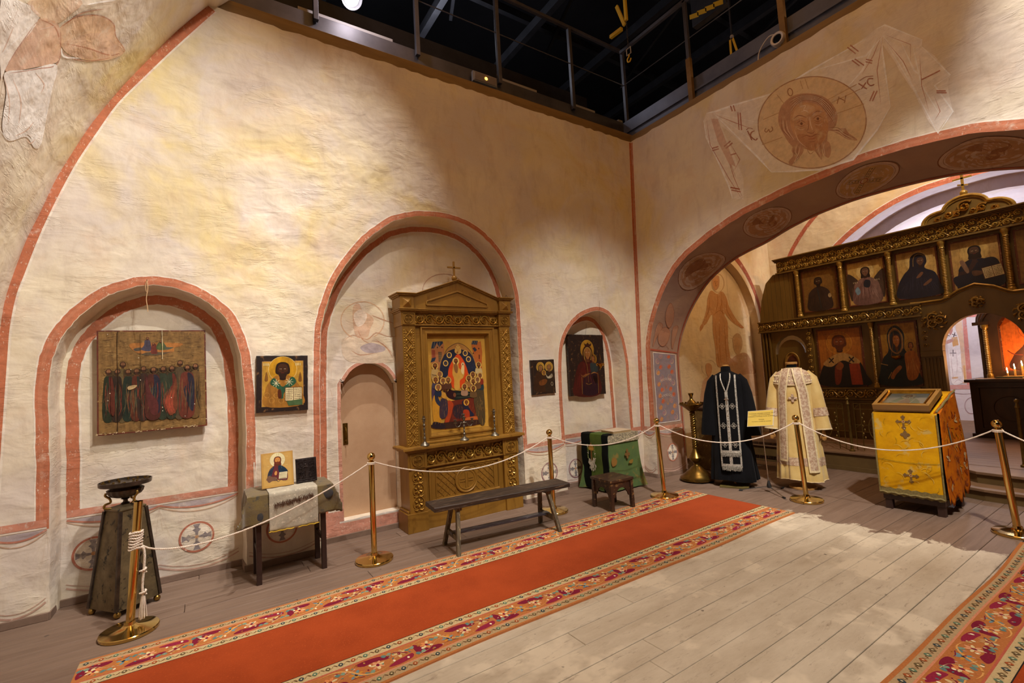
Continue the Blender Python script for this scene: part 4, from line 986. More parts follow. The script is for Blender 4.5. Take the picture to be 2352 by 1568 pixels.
for i, (x, y, c1_, c2_) in enumerate(heads):
    d = 640 if y < 570 else 0
    bx = 62 if i not in (10, 11) else 90
    yb = 1255-(x-200)*.06
    c.blob([z(x-bx*.6,y+60),z(x-bx,y+160),z(x-bx*1.05,yb),z(x+bx*1.05,yb-6),z(x+bx,y+160),z(x+bx*.6,y+60)], c1_, 1)
    c.blob([z(x+5,y+60),z(x+bx,y+150),z(x+bx*.95,yb-60),z(x+10,yb-140),z(x-bx*.5,yb-330),z(x+10,y+200)], c2_, .95)
    for k in range(16):
        xx = x+r.uniform(-bx*.85, bx*.85); y1_ = y+r.uniform(130, 350); c.stroke([z(xx, y1_), z(xx+r.uniform(-25, 25), y1_+120), z(xx+r.uniform(-30, 30), y1_+r.uniform(200, 330))], .006, r.choice(['#7d5a36', '#1a140f', '#8c3a26', '#4c5540']), .7, taper=True)
    u, v = z(x, y); c.ring(u, v, .040, .040, .003, '#8f7238', .4); face(c, u, v, .024, halo=None, skin='#8d5e3c', hair='#3a2417', beard=1)
c.blob([z(460,855),z(480,830),z(560,815),z(585,825),z(545,860),z(480,880)], '#c4a878', 1)
for q in ([(970,960),(1040,860),(1090,720),(1100,900),(1110,1120),(1010,1200),(965,1000)], [(700,700),(760,900),(860,1040),(850,1190),(760,1160),(700,900)], [(250,700),(290,900),(300,1180),(255,1180),(240,900)]): c.blob([z(*p) for p in q], '#74301f', .6)
for k in range(14): x = r.uniform(960, 1100); c.stroke([z(x, r.uniform(850, 950)), z(x-30, 1050), z(x+20, 1180)], .005, '#b8503a', .7, taper=True)
c.stroke([z(320,130),z(318,400),z(345,900),z(340,1430)], .006, '#2e2012', .9, wob=.5); c.stroke([z(898,105),z(905,300),z(908,480)], .007, '#dccba0', .95, wob=.5); c.stroke([z(615,150),z(625,500),z(640,1380)], .003, '#2e2012', .8)
for x, y in ((1215,1212),(920,1100),(922,1145),(1490,1245),(500,615),(210,1018),(600,465),(190,165),(235,925),(1335,1055),(628,750),(1033,975)): u, v = z(x, y); c.ell(u, v, .004, .005, '#e8dcc0', 1, n=6)
for k in range(40): x = r.uniform(70, 1480); y = 1470-(x-75)*.1+r.uniform(-22, 0); c.ell(*z(x, y), r.uniform(.003, .012), .004, '#cbb48a', .9, n=7)
c.build('painting', IMO, t)

# 2 -- bishop saint with open book, dark frame
t, c, Un, Vn, Nn, wd, h = board_icon('panel_icon', 'dark-framed golden icon of a bearded bishop with open book, between left and middle niches', [(588,817),(707,816),(707,941),(590,948)], 4.915, .03, BLK)
a = c.a; hq = homog([(1770,712),(2130,712),(2132,1085),(1777,1112)], [(0,1),(a,1),(a,0),(0,0)]); z = hq
c.poly([z(1812,755),z(2098,748),z(2100,1050),z(1815,1070)], '#c99a38'); c.stroke([z(1812,755),z(2098,748),z(2100,1050),z(1815,1070)], .012, '#b98a58', 1, closed=True, smooth=False)
x, y = z(1958,808); c.ell(x, y, .23, .23, '#d29b1f', 1, n=40); c.ring(x, y, .23, .23, .006, '#f0d488', 1)
c.blob([z(1840,1068),z(1835,960),z(1870,890),z(1920,850),z(2000,850),z(2060,900),z(2090,960),z(2095,1050)], '#a9742c', 1)
for k in range(7): u, v = z(1850+k*33, 990+(k % 2)*35); c.ring(u, v, .04, .045, .006, '#d7a24c', .9)
c.blob([z(1870,910),z(1900,870),z(1960,930),z(2020,860),z(2050,900),z(1975,960),z(1960,1010),z(1930,1000),z(1930,950)], '#2d5e42', 1)
for x, y in ((1912,905),(2003,895)):
    for k in range(4): a_ = k*pi/4; c.stroke([z(x-28*cos(a_), y-28*sin(a_)), z(x+28*cos(a_), y+28*sin(a_))], .008, '#e6dcae', 1, smooth=False)
x, y = z(1957,815); face(c, x, y, .125, halo=None, skin='#4a2a14', hair='#2e1a0e', beard=1.0, dark='#2a160c')
c.blob([z(1925,955),z(1945,950),z(1952,1000),z(1935,1012),z(1925,995)], '#5a2a12', 1)
x, y = z(2034,978); book(c, x, y, .27, .23); 
for x0, x1, yy in ((1822,1862,775),(2045,2090,772)):
    for k in range(4): c.stroke([z(x0+k*11, yy-9), z(x0+k*11+2, yy+9)], .012, '#e8d9a0', .9, smooth=False)
for x in (1843, 2078): c.blob([z(x-12,885),z(x,825),z(x+12,885)], '#6b3a1c', .8)
c.poly([z(1985,1028),z(2095,1010),z(2095,1050),z(2000,1058)], '#3a6a45', .9)
c.build('painting', IM, t)

# 3 -- Virgin and Child with bishop, small dark icon
t, c, *_ = board_icon('panel_icon', 'small dark icon of two haloed figures between the middle and right niches', [(1219,827),(1273,825),(1276,902),(1223,907)], 4.92, .03, BLK)
hq = homog([(215,825),(522,812),(538,1245),(245,1268)], [(0,1),(c.a,1),(c.a,0),(0,0)]); z = hq
c.stroke([z(245,855),z(505,842),z(512,1215),z(265,1232)], .006, '#6b5028', .8, closed=True, smooth=False)
for x, y, hx in ((343,915,58),(455,910,55)): u, v = z(x, y); c.ell(u, v, .145, .145, '#b98f36', 1); c.ring(u, v, .145, .145, .006, '#d8b560', .9)
c.blob([z(270,1210),z(275,1050),z(310,960),z(370,980),(z(420,1060)),z(440,1220)], '#3c2413', 1); c.blob([z(410,1220),z(410,1000),z(450,960),z(500,1010),z(505,1210)], '#33261a', 1)
u, v = z(347,935); face(c, u, v, .085, halo=None, skin='#93643a', veil='#2f1d12'); u, v = z(455,925); face(c, u, v, .085, halo=None, skin='#a06d3e', hair='#7a5a38', beard=1.1)
u, v = z(388,990); face(c, u, v, .045, halo='#b98f36', skin='#94602f')
c.blob([z(405,990),z(440,1040),z(490,1000),z(498,1040),z(470,1060),z(430,1055)], '#b8ad90', .95)
for x in (428, 478): c.stroke([z(x-10,1000),z(x+10,1040)], .008, '#2b2018', 1, smooth=False); c.stroke([z(x-10,1030),z(x+12,1008)], .008, '#2b2018', 1, smooth=False)
c.blob([z(330,1100),z(400,1070),z(430,1090),z(400,1140),z(340,1150)], '#7c481e', .95); u, v = z(490,1130); c.ring(u, v, .035, .05, .012, '#c9bb98', .9)
c.build('painting', IM, t)

# 4 -- Virgin with Child, tall dark icon in the right niche
t, c, *_ = board_icon('panel_icon', 'tall dark icon of a crowned veiled mother and child hung in the right niche', [(1305,768),(1384,769),(1392,904),(1309,910)], 5.13, .04, BLK)
hq = homog([(697,492),(1145,497),(1185,1250),(720,1280)], [(0,1),(c.a,1),(c.a,0),(0,0)]); z = hq
u, v = z(945,680); c.ell(u, v, .145, .16, '#a97b22', 1); c.ring(u, v, .145, .16, .005, '#c89a3c', .9)
u, v = z(1025,800); c.ell(u, v, .075, .085, '#8f6418', 1)
c.blob([z(775,1270),z(780,1050),z(830,870),z(900,830),z(1000,880),z(1080,960),z(1110,1250)], '#4c1712', 1)
c.blob([z(880,1250),z(900,1040),z(980,960),z(1060,980),z(1080,1240)], '#2a1420', .95)
c.blob([z(980,860),z(1020,840),z(1070,880),z(1075,960),z(1000,980)], '#2c3a3a', .95)
u, v = z(948,730); face(c, u, v, .10, halo=None, skin='#96622f', veil='#3d130e'); c.poly([z(905,600),z(915,640),z(990,640),z(1000,600),z(970,615),z(950,590),z(930,615)], '#3b1a10', 1)
u, v = z(1018,800); face(c, u, v, .05, halo=None, skin='#935c2c')
for q in ([(870,1030),(875,1250)], [(1080,980),(1085,1240)], [(990,985),(1030,975),(1075,985)], [(860,1000),(900,1030),(960,990)], [(920,1110),(960,1125),(1000,1110)]): c.stroke([z(*p) for p in q], .01, '#8f6a30', .85)
c.stroke([z(880,1020),z(930,1000),z(980,985)], .025, '#8f5a2c', .95, taper=True); c.stroke([z(990,990),z(1030,970),z(1070,985)], .02, '#9c6a34', .9, taper=True)
c.stroke([z(900,780),z(940,880),z(950,1000),z(960,1100)], .006, '#a8803a', .8); folds(c, .15, .5, .05, .6, '#7a2a1c', 14, .006, 5)
c.build('painting', IM, t)
wr = MB(); pL = at(1347, 742, Y=5.19); q = at(1345, 768, Y=5.14)
wr.tube([pL, q], .0018, 5); tag(wr.build('hanging_wire', BLK), 'thin wire holding the tall dark icon of the right niche', 'wire')

# hanging lamp before the right-niche icon
OL = at(1377, 690, Y=YW-.01); lampc = at(1379, 838, Y=4.93)
t = thing('icon_lamp', 'small gilt icon lamp with red glass hanging on chains in the right niche', 'lamp', tuple(lampc))
GOLD = mat('polished_gold', '#d6a23c', '#b07f28', rough=.22, metal=1, scale=18, rvar=.15)
RG = mat('red_glass', '#5a0d0c', rough=.12, scale=3, coat=.6)
b = MB(); b.lathe([(.001,-.045),(.01,-.04),(.022,-.025),(.034,-.005),(.038,.012),(.034,.016),(.028,.0)], 16)
for k in range(6):
    a_ = k*pi/3; b.tube(smoothc([(.034*cos(a_),.034*sin(a_),.01),(.052*cos(a_),.052*sin(a_),.02),(.056*cos(a_),.056*sin(a_),.0),(.044*cos(a_),.044*sin(a_),-.008)], 3, False), .004, 5)
    b.ball((.05*cos(a_),.05*sin(a_),.022), .006, 6)
b.ball((0,0,-.05), .008, 6); b.build('bowl', GOLD, t, smooth=40)
b = MB(); b.lathe([(.02,-.01),(.026,.01),(.028,.028),(.024,.028),(.02,.0)], 14); b.build('glass', RG, t, smooth=40)
b = MB(); top = Vector((0, 0, .17))
for k in range(3): a_ = k*2*pi/3+.4; b.tube([(.04*cos(a_),.04*sin(a_),.015), top], .0014, 4)
b.tube([top, OL-lampc], .0012, 4); b.build('chain', GOLD, t)

# nail and cord above the left niche
t = thing('frayed_string', 'frayed cord hanging from a nail at the top of the left niche', 'string', tuple(at(338, 644, Y=YW)))
b = MB(); b.tube([(0,-.03,0),(0,.02,0)], .003, 6); b.build('nail', BLK, t)
b = MB(); b.tube(smoothc([(0,-.015,.005),(.006,-.02,-.07),(-.004,-.018,-.16),(.004,-.02,-.23),(.006,-.02,-.27)], 4, False), .0032, 6); b.tube(smoothc([(0,-.015,.0),(-.01,-.02,-.05),(-.004,-.018,-.1)], 3, False), .0025, 5)
b.build('cord', mat('frayed_cord', '#c9a67c', rough=.9), t)

# ================================================================== TABLE WITH ICONS (left)
OLDW = mat('old_dark_wood', '#3b241b', '#2a1712', rough=.5, scale=7, stretch=(1, 1, .25), bmp=.0006)
CL = mat('brocade_olive', '#5f4f38', '#6d5c2c', rough=.85, scale=11, lo=.3, hi=.7, c3='#4a4436', s3=18, bmp=.003, bscale=46, sheen=.3)
CG = mat('runner_linen', '#b9b09a', '#a19a88', rough=.85, scale=14, c3='#d3cab4', s3=44, bmp=.002, bscale=60, sheen=.3)
t = thing('side_table', 'small dark table under cloths left of the middle niche', 'table', (.60, 4.70, 0))
lx0, lx1, ly0, ly1 = -.245, .265, -.15, .15
for lx in (lx0, lx1):
    for ly in (ly0, ly1): b = MB(); b.box((lx-.02, ly-.02, 0), (lx+.02, ly+.02, .70)); b.build('leg', OLDW, t, bevel=.002)
b = MB(); b.box((-.31,-.19,.70), (.33,.19,.725)); b.build('tabletop', OLDW, t, bevel=.003)
for lx in (lx0, lx1): b = MB(); b.box((lx-.012, ly0, .24), (lx+.012, ly1, .275)); b.build('stretcher', OLDW, t, bevel=.002)
b = MB(); b.box((lx0, ly0-.01, .63), (lx1, ly0+.01, .70)); b.build('apron', OLDW, t, bevel=.002)
def drape(b, x0, x1, y0, y1, zt, drops, seed, nx=40, amp=.012, thick=.004, ragged=.0):
    """cloth over a rectangular top: drops = (left, right, front, back)"""
    r = random.Random(seed); ph = [r.uniform(0, 6) for _ in range(6)]
    dl, dr, df, db = drops; X0, X1, Y0, Y1 = x0-dl, x1+dr, y0-df, y1+db
    NX, NY = nx, 36; g = []
    for j in range(NY+1):
        row = []
        for i in range(NX+1):
            u, v = X0+(X1-X0)*i/NX, Y0+(Y1-Y0)*j/NY
            ox = max(x0-u, u-x1, 0); oy = max(y0-v, v-y1, 0); sgx = -1 if u < x0 else 1; sgy = -1 if v < y0 else 1
            px = min(max(u, x0), x1); py = min(max(v, y0), y1); d = max(ox, oy) if ox and oy else ox+oy
            if ox and oy:
                tt = math.atan2(oy, ox); d = max(ox, oy); px += sgx*(.010+.35*min(ox, oy)); py += sgy*(.010+.35*min(ox, oy))
            elif ox: px += sgx*.010
            elif oy: py += sgy*.010
            zz = zt-d; wv = min(d/.12, 1)
            if oy >= ox and oy > 0: py += sgy*(amp*wv*(sin(u*26+ph[0])+.6*sin(u*47+ph[1]))+amp*wv)
            if ox > oy: px += sgx*(amp*wv*(sin(v*30+ph[2])+.5*sin(v*52+ph[3]))+amp*wv)
            if d > 0 and d < .02: zz += .006
            zz += .0015*sin(u*60+v*40+ph[4])
            if ragged and (j in (0, NY) or i in (0, NX)): zz += ragged*sin(u*90+ph[5])*.5
            row.append((px, py, zz))
        g.append(row)
    b.loft(g); return b
b = MB(); drape(b, -.315, .335, -.195, .195, .735, (.22, .16, .24, .0), 3, amp=.010, ragged=.01)
cl = b.build('cloth', CL, None, smooth=60); cl.location = (.60, 4.70, 0); s_ = cl.modifiers.new('s', 'SOLIDIFY'); s_.thickness = .003; tag(cl, 'stiff olive brocade cloth draped over the small side table', 'tablecloth')
b = MB(); drape(b, -.17, .21, -.215, .19, .744, (0, 0, .32, .0), 8, amp=.004)
cg = b.build('cloth', CG, None, smooth=60); cg.location = (.60, 4.70, 0); s_ = cg.modifiers.new('s', 'SOLIDIFY'); s_.thickness = .003; tag(cg, 'pale grey embroidered runner lying on the olive table cloth', 'runner')
b = MB(); r = random.Random(2)
for k in range(260):
    u = r.uniform(-.135, .175); v = .645+(.03*(u+.13)/.3)+r.gauss(0, .009); b.tube([(u, -.2345, v), (u+r.uniform(-.012, .012), -.238, v-r.uniform(.005, .03))], .0016, 3)
b.build('fringe', mat('worn_fringe', '#5b3a24', rough=.9), cg, kind='stuff')
b = MB(); b.tube([(-.175+.39*k/20, -.2315+.003*sin(k*1.3), .424+.003*sin(k*2)) for k in range(21)], .004, 6); b.build('trim', mat('yellow_trim', '#c9a51e', rough=.7), cg)
for k, (u, v) in enumerate(((-.235, .56), (.30, .655))): b = MB(); b.ball((u, -.216, v), .045, 12, (1, .12, 1)); b.build('patch', mat('dark_blue_patch', '#34343c', '#444036', rough=.9, scale=30), cl, smooth=60)
b = MB(); b.loft([[(-.338,-.05+.01*k,.655-.004*k*k*.3) for k in range(12)], [(-.345,-.05+.01*k,.60-.003*k*(11-k)*.4) for k in range(12)]]); 
b.build('lining', mat('yellow_lining', '#d8c21a', rough=.7), cl)
# icons leaning on the table
def lean_icon(name, label, x0, w, h, yb, tilt, z0, mt, thick=.02, rz=0):
    t = thing(name, label, 'icon', (x0, yb, z0), rz)
    ca, sa = cos(tilt), sin(tilt); P = lambda u, v, off: Vector((u, v*sa-off*ca, v*ca+off*sa))
    b = MB(); b.prism([(0,0),(w,0),(w,h),(0,h)], lambda u, v: P(u, v, 0), lambda u, v: P(u, v, -thick)); b.build('board', mt, t, bevel=.0015)
    c = Paint(lambda x, y, off: P(x*h, y*h, off)); c.a = w/h; c.P = P; return t, c
t, c = lean_icon('panel_icon', 'light wooden icon of a haloed bearded man with open book leaning on the side table', .395, .255, .30, 4.665, radians(9), .748, WOODL)
hq = homog([(285,180),(835,105),(885,685),(320,770)], [(0,1),(c.a,1),(c.a,0),(0,0)]); z = hq
c.poly([(.01,.01),(c.a-.01,.01),(c.a-.01,.99),(.01,.99)], '#c59b52'); c.poly([(.06,.07),(c.a-.06,.07),(c.a-.06,.95),(.06,.95)], '#cda55c')
u, v = z(575,270); c.ell(u, v, .205, .21, '#e9dfae', 1); c.ring(u, v, .205, .21, .006, '#b9a46a', 1)
for q in ([(560,160),(560,200)], [(590,160),(590,200)], [(450,290),(510,295)], [(450,320),(515,320)], [(635,245),(700,240)], [(640,290),(705,290)]): c.stroke([z(*p) for p in q], .004, '#a08a52', 1, smooth=False)
c.blob([z(400,620),z(410,560),z(440,450),z(520,370),z(620,360),z(720,400),z(760,480),z(760,600),z(640,610),z(520,600)], '#6b2f34', 1)
c.blob([z(590,380),z(640,360),z(730,410),z(760,470),z(620,480)], '#1f3346', 1); c.blob([z(430,470),z(520,380),z(500,480),z(470,560),z(410,590)], '#27384a', .9)
c.blob([z(400,600),z(430,540),z(500,560),z(560,560),z(590,620),z(500,630),z(440,660)], '#7a5a48', 1)
for q in ([(520,630),(560,600),(600,640),(650,600),(700,620),(780,600)], [(440,440),(480,420),(460,480)], [(430,560),(470,500),(440,470)], [(640,400),(680,440),(720,430)]): c.stroke([z(*p) for p in q], .014, '#16283a', .9, taper=True)
for q in ([(450,450),(500,400)], [(640,370),(660,410)], [(470,520),(440,560)], [(540,610),(570,570)], [(680,610),(740,600)]): c.stroke([z(*p) for p in q], .012, '#e8e0c6', .8, taper=True)
u, v = z(577,285); face(c, u, v, .105, halo=None, skin='#d6934a', hair='#6b3020', beard=.75, long_=True)
c.blob([z(530,500),z(550,460),z(575,470),z(570,520),z(545,530)], '#d89a55', 1); u, v = z(683,520); c.poly([z(615,480),z(755,460),z(752,575),z(608,590)], '#ece2b8', 1)
for k in range(5): c.stroke([z(622,492+k*22), z(745,475+k*22)], .011, '#7c6a4c', .85, smooth=False, wob=.7)
for x, y in ((400,250),(735,205),(415,385),(735,345)):
    for k in range(3): c.stroke([z(x-14+k*14, y-8), z(x-12+k*14, y+8)], .007, '#e3cf8c', .9, smooth=False)
c.build('painting', IMB, t)
b = MB(); b.box((.02,.035,0), (.24,.05,.012)); b.build('wedge', OLDW, t)
MET = mat('embossed_metal', '#4a3f3c', '#2d2625', rough=.42, metal=.75, scale=30, bmp=.002, bscale=60)
t, c = lean_icon('panel_icon', 'small dark icon in embossed metal cover leaning at the right of the side table', .672, .175, .215, 4.68, radians(8), .748, MET, .022)
b = MB(); P = c.P; wd, h = .175, .215; w_ = lambda u, v, o=.002: P(u*wd, v*h, o)
for u0, v0, u1, v1 in ((.05,.05,.95,.95),(.12,.12,.88,.92)): b.tube([w_(u0,v0), w_(u1,v0), w_(u1,v1), w_(u0,v1)], .0022, 5, closed=True)
r = random.Random(6)
for k in range(70):
    u = r.choice([r.uniform(.15,.36), r.uniform(.62,.86)]); v = r.uniform(.15, .7); b.tube([w_(u, v), w_(u+r.uniform(-.06,.06), v+.05, .004), w_(u+r.uniform(-.05,.05), v+r.uniform(.06,.1))], .0022, 4)
b.tube([w_(.36,.62,.004), w_(.44,.66,.007), w_(.56,.64,.004)], .003, 6); b.ball(tuple(w_(.46,.72,.003)), .010, 10, (1,.6,1)); b.tube([w_(.45,.62,.004), w_(.44,.3,.005)], .0045, 6)
for u in (.24, .76): b.tube([w_(u+.09*cos(a_), .80+.07*sin(a_), .003) for a_ in [k*pi/8 for k in range(16)]], .002, 4, closed=True)
b.build('relief', MET, t, smooth=40)

# ================================================================== CANDLE STAND (left, square tapered)
VER = mat('verdigris_metal', '#7a6a4c', '#5a4d36', rough=.55, metal=.5, scale=9, c3='#2f2a22', s3=22, bmp=.0012, rvar=.2)
DMET = mat('dark_metal', '#5c5046', '#3f362e', rough=.38, metal=.75, scale=14, rvar=.2)
BRS = mat('worn_brass', '#a98a4a', '#8a6c34', rough=.35, metal=.95, scale=22, rvar=.2)
t = thing('candle_stand', 'dark tapered four-sided candle stand with round tray in the left niche', 'candle stand', (-.535, 4.80, 0), radians(38))
hw, ht = .152, .088; b = MB()
r0_ = lambda h_, z_: [(-h_,-h_,z_),(h_,-h_,z_),(h_,h_,z_),(-h_,h_,z_)]
vs = r0_(hw,.045)+r0_(ht,.745)+r0_(ht+.006,.748)+r0_(ht+.006,.76)+r0_(.02,.785)
b.add(vs, [(3,2,1,0)]+[(4*i+k, 4*i+(k+1) % 4, 4*i+4+(k+1) % 4, 4*i+4+k) for i in range(4) for k in range(4)]+[(16,17,18,19)])
b.build('pedestal', VER, t, bevel=.004)
b = MB()
for sx_ in (-1, 1):
    for sy_ in (-1, 1): b.bar((sx_*(hw+.002), sy_*(hw+.002), .05), (sx_*(ht+.002), sy_*(ht+.002), .745), .022, .022)
b.build('corner_strip', DMET, t, bevel=.003)
for sx_ in (-1, 1):
    for sy_ in (-1, 1): b = MB(); b.ball((sx_*.14, sy_*.14, .024), .024, 12); b.build('foot', BRS, t, smooth=60)
b = MB()
def orn(b, P0, s_):
    for dz, rr in ((.0,.035),(.045,.022),(.075,.018),(.10,.02),(.125,.012)):
        b.ball((P0[0], P0[1], P0[2]+dz*s_), rr*s_, 10, (1, .35, 1.2 if rr > .03 else 1))
    for q in (-1, 1): b.ball((P0[0]+q*.018*s_, P0[1], P0[2]+.085*s_), .014*s_, 8, (1, .35, 1))
orn(b, (0, -.130, .30), 1.25); b.build('ornament', DMET, t, smooth=60)
b = MB(); 
for dz, rr in ((.0,.035),(.045,.022),(.075,.018),(.10,.02),(.125,.012)): b.ball((.130, 0, .30+dz*1.2), rr*1.25, 10, (.35, 1, 1.2 if rr > .03 else 1))
b.build('ornament', DMET, t, smooth=60)
b = MB(); b.lathe([(.018,.78),(.03,.79),(.016,.80),(.014,.815),(.03,.825),(.02,.83),(.03,.832),(.06,.838),(.088,.852),(.103,.875),(.108,.898),(.100,.908),(.095,.914),(.11,.922),(.152,.932),(.158,.930),(.164,.935),(.166,.962),(.161,.964),(.158,.946),(.05,.942),(.0,.942)], 64, flute=(14, .10, 8, 10))
b.build('tray', DMET, t, smooth=35)
for k in range(3):
    a_ = k*2*pi/3+.6; ca, sa = cos(a_), sin(a_); b = MB()
    b.tube(smoothc([(.085*ca,.085*sa,.765),(.125*ca,.125*sa,.775),(.12*ca,.12*sa,.80),(.09*ca,.09*sa,.81),(.095*ca,.095*sa,.84),(.12*ca,.12*sa,.865),(.115*ca,.115*sa,.885)], 4, False), .008, 8); b.build('bracket', BRS, t, smooth=40)
b0 = None
for k in range(14):
    a_ = k*2*pi/14; b = MB(); b.lathe([(.007,0),(.008,.018),(.0055,.018),(.005,.004)], 8, (.142*cos(a_), .142*sin(a_), .948)); b.build('candle_holder', BRS, t, smooth=40)
for k in range(5): a_ = k*2*pi/5+.3; b = MB(); b.lathe([(.007,0),(.008,.016),(.0055,.016),(.005,.004)], 8, (.075*cos(a_), .075*sin(a_), .944)); b.build('candle_holder', BRS, t, smooth=40)

# ================================================================== STANCHIONS AND ROPE
PB = mat('polished_brass', '#dfc27c', '#cbac62', rough=.12, metal=1, scale=3, rvar=.05)
def stanchion(label, x, y, lean=(0, 0), ball=True, hh=.93):
    t = thing('rope_stanchion', label, 'stanchion', (x, y, 0), 0, None)
    b = MB(); b.lathe([(.158,0),(.166,.004),(.168,.022),(.164,.027),(.12,.034),(.05,.046),(.034,.055),(.031,.075)], 48); b.build('base', PB, t, smooth=30)
    T = Matrix(((1, 0, lean[0], 0), (0, 1, lean[1], 0), (0, 0, 1, 0), (0, 0, 0, 1)))
    b = MB(); b.lathe([(.0255,.05),(.0255,hh-.03)], 28, M=T)
    if ball: b.lathe([(.0255,hh-.032),(.029,hh-.03),(.029,hh-.008),(.018,hh-.004),(.012,hh+.004)], 24, M=T)
    else: b.lathe([(.0255,hh-.03),(.023,hh-.03),(.023,hh-.2)], 24, M=T)
    b.build('post', PB, t, smooth=35)
    if ball: b = MB(); b.ball((0, 0, 0), .037, 24); b.v = [tuple(T @ Vector((a_, c_, z_+hh+.036))) for a_, c_, z_ in b.v]; b.build('ball_finial', PB, t, smooth=60)
    return t
ST = [('polished brass stanchion without finial, rope tied round it, beside the tapered candle stand', -.455, 4.29, (.055, 0), False, .905),
      ('polished brass stanchion standing before the arched door', 1.269, 4.41, (0, 0), True, .90),
      ('polished brass stanchion at the right end of the old bench', 3.375, 4.45, (0, 0), True, .88),
      ('polished brass stanchion by the far end of the long carpet', 4.765, 3.99, (-.015, .03), True, .90),
      ('polished brass stanchion standing before the white vestment', 5.71, 2.77, (-.01, .035), True, .90),
      ('polished brass stanchion to the right of the yellow lectern', 5.855, 1.13, (-.01, .05), True, .91),
      ('polished brass stanchion beyond the right edge of the picture', 5.2, -.45, (0, 0), True, .91)]
for a_ in ST: stanchion(*a_)
RP = mat('white_rope', '#e9dccb', '#d8c8b4', rough=.85, scale=40, sheen=.3)
def rope_mb(b, pts, r_=.0062, pitch=.034, strands=3, n=5):
    P = [Vector(p) for p in pts]; L = [0]
    for a, c_ in zip(P[:-1], P[1:]): L.append(L[-1]+(c_-a).length)
    st = pitch/7; M_ = int(L[-1]/st); out = [[] for _ in range(strands)]; j = 0
    for i in range(M_+1):
        s_ = i*st
        while j < len(L)-2 and L[j+1] < s_: j += 1
        u = (s_-L[j])/max(L[j+1]-L[j], 1e-9); p = P[j].lerp(P[j+1], u); d = (P[j+1]-P[j]).normalized()
        x = d.cross(Vector((0, 0, 1))); x = x.normalized() if x.length > .05 else Vector((1, 0, 0)); y = d.cross(x)
        for k in range(strands):
            t_ = 2*pi*(s_/pitch+k/strands); out[k].append(p+(x*cos(t_)+y*sin(t_))*r_*.55)
    for q in out: b.tube(q, r_*.55, n)
def span(p, q, sag, n=40, skew=0):
    p, q = Vector(p), Vector(q); out = []
    for i in range(n+1):
        t_ = i/n; tt = t_**(1+skew); v = p.lerp(q, t_); v.z -= sag*4*tt*(1-tt); out.append(v)
    return out
tops = []
for l_, x, y, ln, bl, hh in ST: zt_ = hh-.02 if bl else .565; tops.append(Vector((x+ln[0]*zt_, y+ln[1]*zt_, zt_)))
labs = ['first span of white rope, drooping from the finial-less stanchion to the door stanchion', 'span of white rope before the gilded shrine', 'span of white rope before the green-draped stand', 'span of white rope before the black vestment', 'span of white rope before the yellow lectern', 'span of white rope leaving the picture at the right']
sags = [.17, .215, .165, .22, .24, .22]
for k in range(6):
    p, q = tops[k], tops[k+1]; d = (q-p).normalized()*.03; b = MB(); path = span(p+d, q-d, sags[k], skew=0 if k else -.25)
    rope_mb(b, path)
    # the turns round the post at the far end
    for j in range(2): rope_mb(b, [q+Vector((.033*cos(a_), .033*sin(a_), -.008+j*.012-.002*a_*.3)) for a_ in [i*pi/10 for i in range(21)]], .0058)
    o = tag(b.build('rope', RP, None, smooth=60), labs[k], 'rope', 'white barrier ropes')
    if k == 0:
        b = MB(); c_ = Vector((-.455, 4.29, 0))
        turns = [(c_.x+.055*z_+.035*cos(a_), c_.y+.035*sin(a_), z_) for a_, z_ in [(i*pi/9, .545+.125*i/126+.004*sin(i)) for i in range(127)]]
        rope_mb(b, turns, .0075); b.build('wrapped_end', RP, o, smooth=60)
        hx, hy = c_.x+.075, c_.y-.02
        b = MB(); rope_mb(b, smoothc([(hx-.03,hy,.555),(hx,hy,.555),(hx+.008,hy,.50),(hx+.004,hy,.40),(hx-.004,hy,.30),(hx,hy,.20)], 5, False), .0075)
        for z_ in (.385, .235): rope_mb(b, [(hx+.017*cos(a_), hy+.014*sin(a_), z_+.004*a_) for a_ in [i*pi/8 for i in range(20)]], .0065)
        b.build('hanging_tail', RP, o, smooth=60)
        b = MB(); r = random.Random(1)
        for i in range(60): a_ = r.uniform(0, 6.3); q_ = r.uniform(.3, 1); b.tube([(hx+.010*cos(a_), hy+.010*sin(a_), .225), (hx+.018*q_*cos(a_), hy+.018*q_*sin(a_), .16), (hx+.024*q_*cos(a_), hy+.024*q_*sin(a_), .085+r.uniform(-.01, .01))], .0022, 4)
        b.build('tassel', RP, o, kind='stuff')

